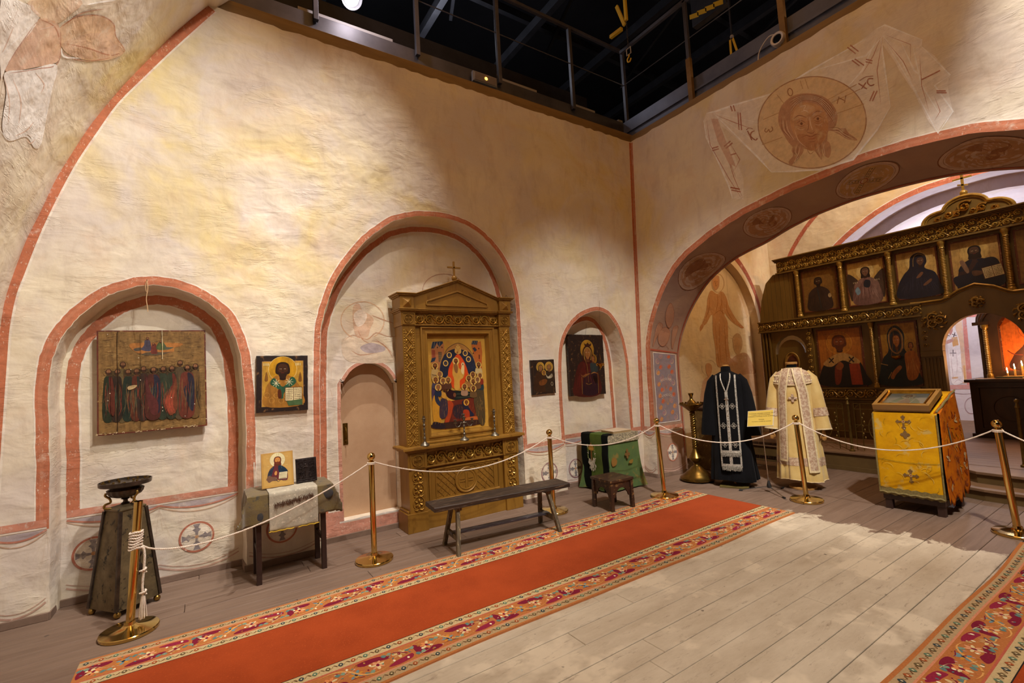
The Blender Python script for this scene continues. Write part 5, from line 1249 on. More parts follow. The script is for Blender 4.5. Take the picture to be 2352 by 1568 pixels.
# ================================================================== CARVED ORNAMENT
def spiral_cell(b, P, cx, cy, r_, d, turn=1, n=5, leaf=5):
    """one scroll: P(u, v, off); a coiling stem with leaves and a flower"""
    pts = [P(cx+r_*(1-.62*k/16)*cos(turn*k*.42+.6), cy+r_*(1-.62*k/16)*sin(turn*k*.42+.6), d*.5) for k in range(17)]
    b.tube(pts, [d*.55*(1-.4*k/16) for k in range(17)], n, cap=False)
    for k in range(leaf):
        a = k*2*pi/leaf+.3; q = P(cx+r_*.22*cos(a), cy+r_*.22*sin(a), d*.45); e = P(cx+r_*.52*cos(a+.35), cy+r_*.52*sin(a+.35), d*.5)
        b.tube([q, (q+e)/2+(P(0,0,d*.5)-P(0,0,0)), e], [d*.4, d*.75, d*.25], 4, cap=False)
def scroll_frieze(b, P, L, H, n, d=.012, rows=1, edge=True):
    w = L/n
    for rw in range(rows):
        h = H/rows; y = h*(rw+.5)
        for k in range(n): spiral_cell(b, P, w*(k+.5), y, min(w, h)*.46, d, 1 if (k+rw) % 2 else -1)
        b.tube([P(L*i/(n*6), y+(h*.40)*sin(pi*i/6)*(1 if rw % 2 else -1), d*.4) for i in range(n*6+1)], d*.45, 4, cap=False)
        for k in range(n+1):
            for e in (-1, 1):
                x = min(max(w*k, w*.08), L-w*.08); b.tube([P(x, y+e*h*.22, d*.3), P(x+w*.05, y+e*h*.34, d*.7), P(x, y+e*h*.44, d*.3)], [d*.3, d*.6, d*.2], 4, cap=False)
def PF(O, U, V):
    O = Vector(O); U = Vector(U).normalized(); V = Vector(V).normalized(); Nn = U.cross(V)
    return lambda u, v, off=0: O+U*u+V*v+Nn*off
def frame_rect(b, P, x0, y0, x1, y1, prof):
    """mitred moulding: prof = [(outward distance, height)]"""
    rings = []
    for e, h in prof: rings.append([P(x0-e, y0-e, h), P(x1+e, y0-e, h), P(x1+e, y1+e, h), P(x0-e, y1+e, h)])
    b.loft(rings, closed=True)
def pbox(b, P, x0, y0, x1, y1, z0, z1):
    vs = [P(x0,y0,z0),P(x1,y0,z0),P(x1,y1,z0),P(x0,y1,z0),P(x0,y0,z1),P(x1,y0,z1),P(x1,y1,z1),P(x0,y1,z1)]
    b.add(vs, [(0,3,2,1),(4,5,6,7),(0,1,5,4),(1,2,6,5),(2,3,7,6),(3,0,4,7)])

# ================================================================== GILDED SHRINE
GW = mat('bronze_painted_wood', '#996f29', '#866020', rough=.42, metal=.15, scale=5, stretch=(1, 1, .3), c3='#80591c', s3=14, bmp=.0005, rvar=.12)
GC = mat('gilded_carving', '#b98f3c', '#966f26', rough=.34, metal=.5, scale=16, rvar=.15)
CX = 2.50; SY = 4.87
t = shr = thing('icon_shrine', 'tall gilded wooden shrine with carved frame and cross in the middle niche', 'shrine', (CX, SY, 0))
D = .29   # depth to the wall
P = PF((0, 0, 0), (1, 0, 0), (0, 0, 1))     # off towards the room (-y)
def part(fn, name, m_, bevel=.003, smooth=None, parent=None):
    b = MB(); fn(b); return b.build(name, m_, parent or t, bevel=bevel, smooth=smooth)
def part2(fn, name, m_, bevel=.003, smooth=None, axis=0, parent=None):
    """builds the left and the right one of a pair as two parts"""
    b = MB(); fn(b); root = parent or t
    for sd in (-1, 1):
        q = MB(); idx = {}
        for f_ in b.f:
            if (sum(b.v[i][axis] for i in f_) > 0) == (sd > 0):
                g_ = []
                for i in f_:
                    if i not in idx: idx[i] = len(q.v); q.v.append(b.v[i])
                    g_.append(idx[i])
                q.f.append(tuple(g_)); q.m.append(0)
        q.build(name, m_, root, bevel=bevel, smooth=smooth)
def f(b):
    pbox(b, P, -.72, 0, .72, .20, -D, -.03)
    for s_ in (-1, 1): pbox(b, P, *( (-.735, 0, -.50) if s_ < 0 else (.50, 0, .735))[:2], *( (-.50, .20) if s_ < 0 else (.735, .20)), -D, 0)
    for e0, e1, z0, z1 in ((-.72,.72,.20,.225),): pbox(b, P, e0, z0, e1, z1, -D, -.038)
part(f, 'plinth', GW)
def f(b):
    pbox(b, P, -.69, .2, .69, .86, -D, -.06)
    for s_ in (-1, 1): pbox(b, P, min(s_*.70, s_*.50), .20, max(s_*.70, s_*.50), .655, -D, -.015); pbox(b, P, min(s_*.71, s_*.49), .655, max(s_*.71, s_*.49), .84, -D, -.005)
    pbox(b, P, -.49, .655, .49, .67, -.06, -.02); pbox(b, P, -.49, .825, .49, .84, -.06, -.02)
part(f, 'lower_case', GW)
def f(b):
    prof = [(.0,-.06),(.0,-.045),(-.02,-.04),(-.03,-.052)]
    frame_rect(b, P, -.46, .26, .46, .63, prof); frame_rect(b, P, -.38, .29, .38, .60, [(0,-.058),(0,-.05),(-.012,-.05),(-.012,-.058)])
    Q = lambda a_, r_, o: P(.0+r_*cos(a_), .445+r_*sin(a_), o)
    for k in range(-7, 12):
        for sd in (-1, 1):
            x0 = k*.075-.35; p0 = (x0, .60); p1 = (x0+sd*.31, .29)
            a, e = p0, p1; ax, bx = a[0], e[0]
            def clip(x): return max(-.37, min(.37, x))
            if max(ax, bx) < -.37 or min(ax, bx) > .37: continue
            def cut(x_):
                tt = (x_-ax)/(bx-ax); return (x_, .60+(.29-.60)*tt)
            q0 = (ax, .60) if -.37 <= ax <= .37 else cut(clip(ax)); q1 = (bx, .29) if -.37 <= bx <= .37 else cut(clip(bx))
            b.bar(P(*q0, -.056), P(*q1, -.056), .005, .006, up=(0, -1, 0))
    b.prism([(.125*cos(a_), .445+.125*sin(a_)) for a_ in [k*pi/20 for k in range(40)]], lambda x, z_: P(x, z_, -.046), lambda x, z_: P(x, z_, -.06))
    b.tube([P(.135*cos(a_), .445+.135*sin(a_), -.048) for a_ in [k*pi/20 for k in range(40)]], .011, 6, closed=True)
    b.tube([P(.105*cos(a_), .445+.105*sin(a_), -.045) for a_ in [k*pi/20 for k in range(40)]], .006, 5, closed=True)
    for w_, h_, x_, z_ in ((.012,.16,-.016,.445),(.012,.16,.016,.445)): b.bar(P(x_, z_-h_/2, -.044), P(x_, z_+h_/2, -.044), w_*.6, .01, up=(0,-1,0))
    for z_ in (.43, .46):
        for sd in (-1, 1): b.bar(P(sd*.016, z_, -.044), P(sd*.085, z_, -.044), .007, .01, up=(0,-1,0))
    r = random.Random(1)
    for k in range(8):
        for j in range(5):
            x, z_ = -.34+k*.097+(j % 2)*.03, .315+j*.062
            if math.hypot(x, z_-.445) > .16: b.box(tuple(P(x-.004, z_-.004, -.057)), tuple(P(x+.004, z_+.004, -.052)))
part(f, 'door_panel', GW, bevel=0, smooth=30)
def cross_boss(b, cx, cz, r_, o):
    b.tube([P(cx+r_*cos(a_), cz+r_*sin(a_), o) for a_ in [k*pi/14 for k in range(28)]], r_*.09, 5, closed=True)
    for sd in (-.13, .13):
        b.bar(P(cx+sd*r_, cz-r_*.75, o), P(cx+sd*r_, cz+r_*.75, o), .004, .007, up=(0,-1,0)); b.bar(P(cx-r_*.7, cz+sd*r_, o), P(cx+r_*.7, cz+sd*r_, o), .004, .007, up=(0,-1,0))
    for e in (-1, 1): b.bar(P(cx-r_*.3, cz+e*r_*.75, o), P(cx+r_*.3, cz+e*r_*.75, o), .004, .007, up=(0,-1,0))
def f(b):
    for s_ in (-1, 1):
        frame_rect(b, P, s_*.60-.085, .672, s_*.60+.085, .824, [(0,-.005),(0,.004),(-.008,.004),(-.008,-.004)]); cross_boss(b, s_*.60, .748, .058, .003)
part2(f, 'cross_boss', GW, 0, 30)
def f(b): scroll_frieze(b, PF((-.485, .05, .672), (1, 0, 0), (0, 0, 1)), .97, .152, 8, .016)
part(f, 'carved_frieze', GC, 0, 50)
for s_ in (-1, 1):
    def f(b):
        Q = PF((s_*.60, .012, .23), (0, 0, 1), (-1, 0, 0)); L = .42; n = 5 if True else 4
        for k in range(3):
            y = L*(k+.5)/3; b.tube([Q(y+.066*cos(a_), .066*sin(a_)*.95, .003) for a_ in [j*pi/10 for j in range(20)]], .005, 5, closed=True)
            for j in range(6): a_ = j*pi/3; b.tube([Q(y+.012*cos(a_), .012*sin(a_), .004), Q(y+.032*cos(a_), .032*sin(a_), .012), Q(y+.05*cos(a_), .05*sin(a_), .003)], [.005, .012, .003], 5, cap=False)
            for e in (-1, 1): b.tube([Q(y-.066, 0, .003), Q(y-.073, e*.03, .01), Q(y-.06, e*.055, .004)], [.003, .008, .002], 4, cap=False)
    part(f, 'carved_pilaster', GC, 0, 50)
def f(b):
    for z0, z1, e in ((.84,.852,.012),(.852,.868,.03),(.868,.895,.055),(.895,.900,.045)): pbox(b, P, -.72-e, z0, .72+e, z1, -D, .005+e*.9)
part(f, 'shelf', GW, bevel=.004)
Z0 = .90
def f(b):
    for s_ in (-1, 1):
        pbox(b, P, min(s_*.70, s_*.55), Z0, max(s_*.70, s_*.55), 2.22, -D, -.045)
        pbox(b, P, min(s_*.71, s_*.545), 2.22, max(s_*.71, s_*.545), 2.37, -D, -.035)
    pbox(b, P, -.55, 2.13, .55, 2.37, -D, -.085); pbox(b, P, -.55, Z0, .55, .985, -D, -.085)
    pbox(b, P, -.55, .985, -.40, 2.13, -D, -.085); pbox(b, P, .40, .985, .55, 2.13, -D, -.085); pbox(b, P, -.42, .96, .42, 2.15, -D, -.13)
    pbox(b, P, -.545, 2.222, .545, 2.234, -.085, -.05)
part(f, 'upper_case', GW)
def f(b):
    for s_ in (-1, 1):
        pts = [(-.085,0),(-.085,1.30),(.085,1.30),(.085,0)]
        Q = PF((s_*.625, .045, Z0+.01), (0, 0, 1), (-1, 0, 0)); L = 1.27; n = 15
        for k in range(n):
            y0 = L*k/n; y1 = L*(k+1)/n; e = 1 if k % 2 else -1
            b.tube([Q(y0, -e*.035, .003), Q((y0+y1)/2, 0, .008), Q(y1, e*.035, .003)], .006, 5, cap=False)
            b.tube([Q(y0, e*.035, .003), Q((y0+y1)/2, 0, .005), Q(y1, -e*.03, .003)], .004, 4, cap=False)
            m_ = (y0+y1)/2; b.ball(tuple(Q(m_, e*.03, .003)), .014, 6, (1, .5, 1.3)); b.ball(tuple(Q(m_, -e*.032, .003)), .009, 6, (1, .5, 1))
        for k in range(46):
            for e in (-1, 1): b.ball(tuple(Q(L*(k+.5)/46, e*.054, .002)), .0075, 5, (1, .6, 1))
        for e in (-.065, .065): b.bar(Q(0, e, .002), Q(L, e, .002), .006, .006, up=(0,-1,0))
part2(f, 'carved_strip', GC, 0, 50)
def f(b):
    for s_ in (-1, 1):
        frame_rect(b, P, s_*.628-.07, 2.232, s_*.628+.07, 2.36, [(0,-.035),(0,-.026),(-.006,-.026),(-.006,-.034)]); 
        P0 = P; cross_boss(b, s_*.628, 2.295, .048, -.028)
part2(f, 'cross_boss', GW, 0, 30)
def f(b): scroll_frieze(b, PF((-.54, .083, 2.238), (1, 0, 0), (0, 0, 1)), 1.08, .12, 9, .016)
part(f, 'carved_frieze', GC, 0, 50)
def f(b): frame_rect(b, P, -.40, .985, .40, 2.13, [(.085,-.085),(.08,-.06),(.065,-.058),(.055,-.075),(.03,-.075),(.02,-.062),(.005,-.062),(-.005,-.10),(-.02,-.125),(-.035,-.128)])
part(f, 'inner_frame', GW, bevel=0, smooth=25)
def f(b):
    for z0, z1, e in ((2.37,2.385,.005),(2.385,2.40,.022),(2.40,2.408,.03)):
        pbox(b, P, -.70, z0, .70, z1, -D, -.055+e)
        for s_ in (-1, 1): pbox(b, P, min(s_*(.715+e), s_*(.54-e*.5)), z0, max(s_*(.715+e), s_*(.54-e*.5)), z1, -D, -.03+e)
part(f, 'cornice', GW, bevel=.003)
def f(b):
    for s_ in (-1, 1):
        pbox(b, P, min(s_*.72, s_*.56), 2.408, max(s_*.72, s_*.56), 2.54, -D, -.025)
        x0, x1 = s_*.64-.05, s_*.64+.05; q = [P(x0,2.425,-.025),P(x1,2.425,-.025),P(x1,2.525,-.025),P(x0,2.525,-.025),P((x0+x1)/2,2.475,.015)]
        b.add(q, [(0,1,4),(1,2,4),(2,3,4),(3,0,4)])
    pd = [(-.56,2.408),(.56,2.408),(.56,2.55),(0,2.735),(-.56,2.55)]
    b.prism(pd, lambda x, z_: P(x, z_, -.06), lambda x, z_: P(x, z_, -D))
part(f, 'pediment', GW, bevel=.003)
def f(b):
    for e, h0, h1 in ((.0,0,.014),(.016,.014,.03),(.03,.03,.042)):
        for s_ in (-1, 1):
            pbox(b, P, min(s_*(.735+e), s_*.545), 2.54+h0, max(s_*(.735+e), s_*.545), 2.54+h1, -D, -.02+e)
            b.prism([(s_*.545, 2.54+h0), (s_*.545, 2.54+h1), (0, 2.735+h1), (0, 2.735+h0)], lambda x, z_: P(x, z_, -.055+e), lambda x, z_: P(x, z_, -D))
    q = [(-.42,2.455),(.42,2.455),(.36,2.50),(0,2.625),(-.36,2.50)]
    for a_, e_ in zip([(-.40,2.46),(.40,2.46),(.40,2.50),(0,2.635),(-.40,2.50)], [(.40,2.46),(.40,2.50),(0,2.635),(-.40,2.50),(-.40,2.46)]): b.bar(P(*a_, -.055), P(*e_, -.055), .018, .016, up=(0,-1,0))
part(f, 'raking_cornice', GW, bevel=.003)
def f(b):
    b.ball((0, .12, 2.805), .034, 20); b.bar((0, .12, 2.83), (0, .12, 3.01), .022, .018, up=(0,1,0)); b.bar((-.085, .12, 2.935), (.085, .12, 2.935), .02, .018, up=(0,1,0))
part(f, 'cross', GW, bevel=.002, smooth=40)
# the painted Dormition
c = Paint(lambda x, y, off: P(x, y, off-.1265)); hq = homog([(160,140),(1055,125),(1105,1290),(240,1400)], [(-.375,2.105),(.375,2.105),(.375,1.01),(-.375,1.01)]); z = hq
bt, bo_ = [], []
c.poly([(-.385,1.0),(.385,1.0),(.385,2.12),(-.385,2.12)], '#c99a3e')
for k in range(40): u, v = R.uniform(-.36,.36), R.uniform(1.02,2.1); c.ell(u, v, R.uniform(.02,.06), R.uniform(.01,.03), R.choice(['#d3a648','#bf8a35','#c98f3f']), .6)
def zp(pts, col, a=1, smooth=True): (c.blob if smooth else c.poly)([z(*p) for p in pts], col, a)
zp([(220,300),(320,215),(420,225),(430,330),(400,560),(240,620)], '#b87a4a', 1, False); zp([(220,300),(245,210),(400,200),(410,225),(350,280),(310,225),(270,300)], '#2f3a4e', 1, False); zp([(215,490),(240,420),(300,420),(280,470)], '#2f3a4e', 1, False)
zp([(335,345),(390,345),(390,480),(340,480)], '#3b3540', 1, False); zp([(235,320),(285,320),(290,420),(240,430)], '#9b4f38', 1, False)
for k in range(4):
    c.stroke([z(238+k*40, 212), z(222+k*40, 295)], .004, '#a8a08a', .8); c.stroke([z(345+k*12, 345), z(345+k*12, 480)], .003, '#b8934a', .8)
for k in range(5): c.stroke([z(340, 370+k*24), z(390, 368+k*24)], .003, '#b8934a', .8)
zp([(850,240),(1000,190),(1020,330),(1010,560),(900,560),(880,360)], '#b9682f', 1, False); zp([(850,235),(870,185),(955,185),(940,240)], '#2d3646', 1, False); zp([(870,290),(905,270),(940,310),(905,335)], '#2d3646', 1, False); zp([(980,430),(1010,520),(1015,700),(960,640)], '#c2481f', 1)
for k in range(3): c.stroke([z(878+k*28,190), z(862+k*28,238)], .003, '#a8a08a', .8)
for x, y in ((880,355),(968,290),(320,285),(393,283)): c.ell(*z(x, y), .008, .010, '#4a2a1c', 1)
for x in (965, 968): c.poly([z(x,370),z(x+16,372),z(x+16,430),z(x,430)], '#6b2f1c')
# dark mandorla with angels
zp([(360,610),(370,470),(430,350),(520,260),(640,220),(760,260),(860,350),(920,500),(925,610),(780,680),(400,680)], '#b88646', 1)
zp([(358,600),(390,450),(470,350),(590,300),(720,310),(830,350),(900,460),(915,600),(820,640),(640,400),(480,660),(400,670)], '#252b40', 1)
c.stroke([z(*p) for p in [(400,450),(470,310),(560,250),(640,222),(740,250),(830,320),(880,400)]], .006, '#3a2a26', .9)
for k in range(90): x, y = R.uniform(360, 920), R.uniform(340, 650); d = abs(x-640); 
for k in range(90):
    x, y = R.choice([R.uniform(365, 490), R.uniform(800, 905)]), R.uniform(380, 650); c.stroke([z(x, y), z(x+R.uniform(-14,14), y+R.uniform(15,50))], .004, R.choice(['#5c6688','#3c4564','#8890a4','#14182a']), .8, taper=True)
for x, y in ((505,385),(450,495),(755,355),(805,435)):
    u, v = z(x, y); c.ring(u, v, .028, .03, .012, '#e0b862', 1); c.ell(u-.002, v-.004, .018, .02, '#2a3146', 1); c.ell(u+.002, v-.004, .009, .013, '#5b4a48', 1)
zp([(590,340),(610,270),(640,240),(680,280),(690,350),(640,370)], '#d9b25e', 1); c.ell(*z(632,348), .012, .012, '#9c5a2a'); 
for q in ([(575,260),(620,290),(640,340)], [(700,270),(660,300),(645,340)], [(600,240),(640,262),(690,240)]): c.stroke([z(*p) for p in q], .005, '#b07a34', .9)
# orange mandorla and Christ with the soul
zp([(490,660),(500,560),(560,450),(640,370),(720,440),(780,560),(790,650),(700,800),(600,830),(530,780)], '#dd501c', 1)
for k in range(46): x = R.uniform(510, 770); c.stroke([z(640+(x-640)*.4, R.uniform(400,520)), z(x, R.uniform(560, 760))], .005, R.choice(['#ec7034','#f29048','#c23a16']), .7, taper=True)
u, v = z(608,465); zp([(560,560),(580,490),(640,490),(660,560),(740,600),(720,680),(670,720),(665,830),(590,835),(580,700),(555,640)], '#d6a548', 1)
for k in range(22): x, y = R.uniform(570, 720), R.uniform(520, 780); c.stroke([z(x, y), z(x+R.uniform(-15,15), y+R.uniform(20,60))], .004, R.choice(['#8f6426','#f0cf7c','#b07a30']), .85, taper=True)
face(c, u, v, .026, halo='#e8c36c', skin='#8c5428', beard=.9, hair='#4a2612'); zp([(575,520),(610,500),(640,540),(630,620),(590,600)], '#8a5a36', .9)
u, v = z(715,505); c.ell(u, v, .020, .022, '#f0d8a0'); zp([(700,520),(735,515),(738,580),(725,640),(690,600)], '#ecd294', 1); c.ell(u, v, .009, .011, '#8c5428')
# the bier
zp([(390,860),(450,800),(560,860),(900,850),(905,930),(800,960),(600,1005),(480,980),(380,930)], '#cf9a3e', 1)
zp([(460,860),(560,850),(890,862),(900,880),(890,925),(700,975),(560,970),(470,930)], '#1e2420', 1); zp([(430,830),(560,850),(600,900),(570,965),(480,930)], '#31151a', 1)
for k in range(7): c.stroke([z(600, 880+k*11), z(740, 872+k*11), z(890, 870+k*8)], .004, R.choice(['#4b5a4c','#6a6a5a','#0f1210']), .8, taper=True)
u, v = z(445,828); face(c, u, v, .026, halo='#e6bd62', skin='#8c5428', veil='#31151a'); c.ell(*z(588,908), .018, .025, '#7a4a30')
# drapery at the foot
zp([(470,1010),(720,960),(880,940),(960,1000),(950,1260),(700,1300),(440,1330),(460,1150)], '#6d2a1c', 1); zp([(560,1110),(600,1040),(720,1030),(760,1100),(700,1200),(600,1200)], '#33262e', 1); zp([(480,1000),(560,1010),(560,1090),(470,1330),(440,1300)], '#b4441f', 1)
for k in range(150): x, y = R.uniform(470, 900), R.uniform(1010, 1260); c.stroke([z(x, y), z(x+R.uniform(-20,20), y+R.uniform(20,70))], .009, R.choice(['#b8502a','#4a2a30','#241a22','#8a4a2a','#c77a3a']), .7, taper=True)
zp([(700,1010),(740,980),(830,1100),(880,1150),(840,1180),(780,1120)], '#20243a', 1); u, v = z(765,1000); face(c, u, v, .022, halo='#d9a03e', skin='#7c4420')
zp([(720,1100),(800,1100),(810,1180),(730,1190)], '#b03a1c', .9); zp([(780,1190),(950,1170),(950,1210),(700,1240)], '#c2602a', .9); zp([(260,1290),(900,1215),(1040,1250),(700,1310),(450,1340),(270,1340)], '#33251e', .9)
# apostles: (x, y, robe, overrobe)
ap = [(280,535,'#c2a468','#5a4630'),(352,645,'#5a3a34','#3a3442'),(405,730,'#5a3424','#6a4426'),(485,720,'#5c3a2a','#463040'),(290,720,'#4a4458','#3a3a50'),(955,510,'#c9b27a','#7a3a20'),(865,640,'#6a4a30','#8a5a34'),(975,650,'#8a3320','#5a2a1c'),(800,690,'#a5743c','#8a5a34'),(870,730,'#8a6a4a','#7a4a34'),(935,705,'#6c4a2c','#4a3a24'),(735,800,'#a88468','#8c6a54'),(870,820,'#6a5030','#4a3c26'),(330,815,'#243048','#c08a34')]
zp([(230,600),(330,600),(330,700),(240,720)], '#c9ab72', .9); zp([(925,560),(1000,560),(1010,640),(930,640)], '#cdb47c', .9)
for k in range(8): c.stroke([z(240+k*10,600), z(236+k*11,690)], .003, '#3a2a20', .9)
zp([(240,770),(340,740),(370,850),(300,980),(245,1000)], '#4c3a56', 1); zp([(930,760),(980,720),(1030,820),(1045,1240),(960,1250),(880,1000),(900,900)], '#4f4028', 1); zp([(960,730),(1020,740),(1030,830),(940,820)], '#243a42', 1)
zp([(245,1000),(300,900),(350,960),(380,1080),(370,1280),(270,1260)], '#d0952c', 1); zp([(285,860),(330,860),(340,960),(390,1030),(360,1060),(290,990)], '#27324a', 1); zp([(370,980),(440,960),(480,1000),(470,1180),(360,1200)], '#3c3140', 1); zp([(265,1260),(380,1270),(440,1300),(430,1340),(265,1335)], '#2a2028', 1)
for k in range(130): x, y = R.choice([R.uniform(255, 470), R.uniform(890, 1030)]), R.uniform(880, 1230); c.stroke([z(x, y), z(x+R.uniform(-16,16), y+R.uniform(25,80))], .009, R.choice(['#e8b85a','#7a4a20','#241c24','#8a7650','#a8601e']), .7, taper=True)
for x, y, q0, q1 in ap: zp([(x-45,y+110),(x-48,y+50),(x-15,y+25),(x+15,y+25),(x+48,y+50),(x+45,y+110)], q0, 1)
for x, y, q0, q1 in ap: u, v = z(x, y); face(c, u, v, .027, hr=1.5, ring='#a0682a', halo='#dcb45e', skin=R.choice(['#8c5428','#9c6434','#7c4a26']), hair=R.choice(['#4a2a18','#8a6a4a','#5e3a20']), beard=R.choice([0, .9, 1.1]))
c.build('painting', IMB, t)
def f(b):
    b.tube(smoothc([(.66,.05,2.58),(.68,.05,2.62),(.70,.06,2.60),(.69,.06,2.58)], 4, False), .002, 5)
part(f, 'wire_loop', BLK, 0)

# candlesticks on the shelf
PEW = mat('worn_pewter', '#8f8878', '#6c6558', rough=.38, metal=.85, scale=26, bmp=.0006, bscale=120, rvar=.2)
CS = [(0,0),(.048,0),(.050,.006),(.046,.014),(.035,.026),(.026,.034),(.018,.045),(.012,.05),(.010,.065),(.016,.078),(.016,.095),(.009,.105),(.008,.125),(.012,.14),(.008,.15),(.007,.17),(.012,.185),(.015,.20),(.010,.215),(.008,.225),(.014,.238),(.016,.25),(.010,.262),(.008,.275),(.014,.285),(.017,.30),(.012,.315),(.024,.322),(.025,.328),(.012,.333),(.010,.338),(0,.338)]
def candlestick(label, x, y, h):
    t = thing('candlestick', label, 'candlestick', (x, y, .900)); b = MB(); b.lathe([(r_*1.02, z_*h/.338) for r_, z_ in CS], 22); b.build('stem', PEW, t, smooth=40)
    b = MB(); b.lathe([(.012,h),(.014,h+.018),(.011,h+.018),(.009,h+.004)], 16); b.build('socket', PEW, t, smooth=40); return t
def onsh(px, py, Y): q = at(px, py, Y=Y); return q
q1, q3 = onsh(976,1022,4.86), onsh(1139,1000,4.86)
candlestick('pewter candlestick at the left end of the shrine shelf', q1.x, 4.86, .30)
candlestick('pewter candlestick at the right end of the shrine shelf', q3.x, 4.88, .30)
q2 = onsh(1068,1008,4.855)
t = thing('candelabrum', 'pewter candelabrum with two side arms in the middle of the shrine shelf', 'candelabrum', (q2.x, 4.865, .900))
b = MB(); b.lathe([(r_*1.1, z_*.27/.338) for r_, z_ in CS], 22); b.build('stem', PEW, t, smooth=40)
b = MB(); b.lathe([(.012,.27),(.014,.29),(.024,.294),(.012,.30),(.010,.302)], 16); b.build('socket', PEW, t, smooth=40)
for s_ in (-1, 1):
    b = MB(); b.tube(smoothc([(0,0,.19),(s_*.035,0,.20),(s_*.05,0,.17),(s_*.085,0,.155),(s_*.105,0,.175),(s_*.108,0,.20)], 4, False), .005, 7)
    b.lathe([(.004,.195),(.02,.20),(.022,.206),(.008,.21),(.012,.225),(.014,.232),(.024,.238),(.010,.243)], 14, (s_*.108, 0, 0)); b.build('arm', PEW, t, smooth=40)

# ================================================================== BENCH
BW = mat('weathered_bench_wood', '#3c2d21', '#241a12', rough=.6, scale=5, stretch=(.25, 3, 3), c3='#6d5a45', s3=22, bmp=.0016, rvar=.2)
BW2 = mat('weathered_leg_wood', '#6b5f48', '#403526', rough=.65, scale=7, stretch=(3, 3, .3), c3='#a3916c', s3=22, bmp=.0012)
BW3 = mat('polished_stretcher', '#3d3a40', '#2a2628', rough=.35, scale=9, stretch=(.3, 3, 3), c3='#6c6a70', s3=30, bmp=.0008)
t = thing('bench', 'long weathered plank bench before the gilded shrine', 'bench', (2.46, 4.10, 0), radians(-6))
b = MB(); n = 28; r = random.Random(8); rings = []
for i in range(n+1):
    x = -.735+1.47*i/n; e = r.uniform(-.003, .003); zt = .455+r.uniform(-.0015, .0015); w0, w1 = -.14+e, .14+r.uniform(-.003, .003)
    rings.append([(x, w0, zt-.042), (x, w0-.002, zt-.006), (x, w0+.006, zt), (x, 0, zt+r.uniform(-.002, .001)), (x, w1-.006, zt), (x, w1+.002, zt-.006), (x, w1, zt-.042)])
b.loft(rings, closed=True); b.add(rings[0], [tuple(range(7))[::-1]]); b.add(rings[-1], [tuple(range(7))]); b.build('seat', BW, t, smooth=35)
for sx_ in (-1, 1):
    x0 = sx_*.49
    for sy_ in (-1, 1): b = MB(); b.bar((x0+sx_*.055, sy_*.195, .0), (x0, sy_*.075, .42), .045, .034, up=(1, 0, 0)); b.build('leg', BW2, t, bevel=.003)
    b = MB(); b.bar((x0, -.115, .40), (x0, .115, .40), .055, .04); b.build('cross_batten', BW2, t, bevel=.004)
    b = MB(); b.bar((x0+sx_*.03, -.16, .14), (x0+sx_*.03, .16, .14), .03, .045); b.build('cross_rail', BW2, t, bevel=.003)
b = MB(); b.bar((-.54, .01, .155), (.54, .01, .155), .07, .022); b.build('stretcher', BW3, t, bevel=.003)

# ================================================================== STOOL
STW = mat('dark_stool_wood', '#3d2718', '#271710', rough=.45, scale=7, stretch=(.6, 2, 1), c3='#7a5a34', s3=26, bmp=.0008, coat=.15)
t = thing('stool', 'low dark square stool with arched aprons before the green stand', 'stool', (4.0, 4.11, 0), radians(-4))
hx, hy, H = .165, .17, .355
b = MB(); b.box((-hx-.012, -hy-.012, H-.03), (hx+.012, hy+.012, H)); b.build('seat', STW, t, bevel=.005)
for sx_ in (-1, 1):
    for sy_ in (-1, 1): b = MB(); b.bar((sx_*(hx-.012), sy_*(hy-.012), 0), (sx_*(hx-.018), sy_*(hy-.018), H-.03), .042, .042, up=(1, 0, 0)); b.build('leg', STW, t, bevel=.004)
def apron(b, half, f0, f1):
    pts = [(-half,H-.03),(half,H-.03),(half,H-.20),(half-.035,H-.20),(half-.045,H-.165)]
    pts += [((half-.055)*cos(a_), H-.175+(.075)*sin(a_)) for a_ in [pi*k/12 for k in range(1, 12)]]+[(-half+.045,H-.165),(-half+.035,H-.20),(-half,H-.20)]
    b.prism(pts, f0, f1)
for s_ in (-1, 1):
    b = MB(); apron(b, hx-.03, lambda x, z_: (x, s_*(hy-.018)-.009, z_), lambda x, z_: (x, s_*(hy-.018)+.009, z_)); b.build('apron', STW, t, bevel=.002)
    b = MB(); apron(b, hy-.03, lambda x, z_: (s_*(hx-.018)-.009, x, z_), lambda x, z_: (s_*(hx-.018)+.009, x, z_)); b.build('apron', STW, t, bevel=.002)

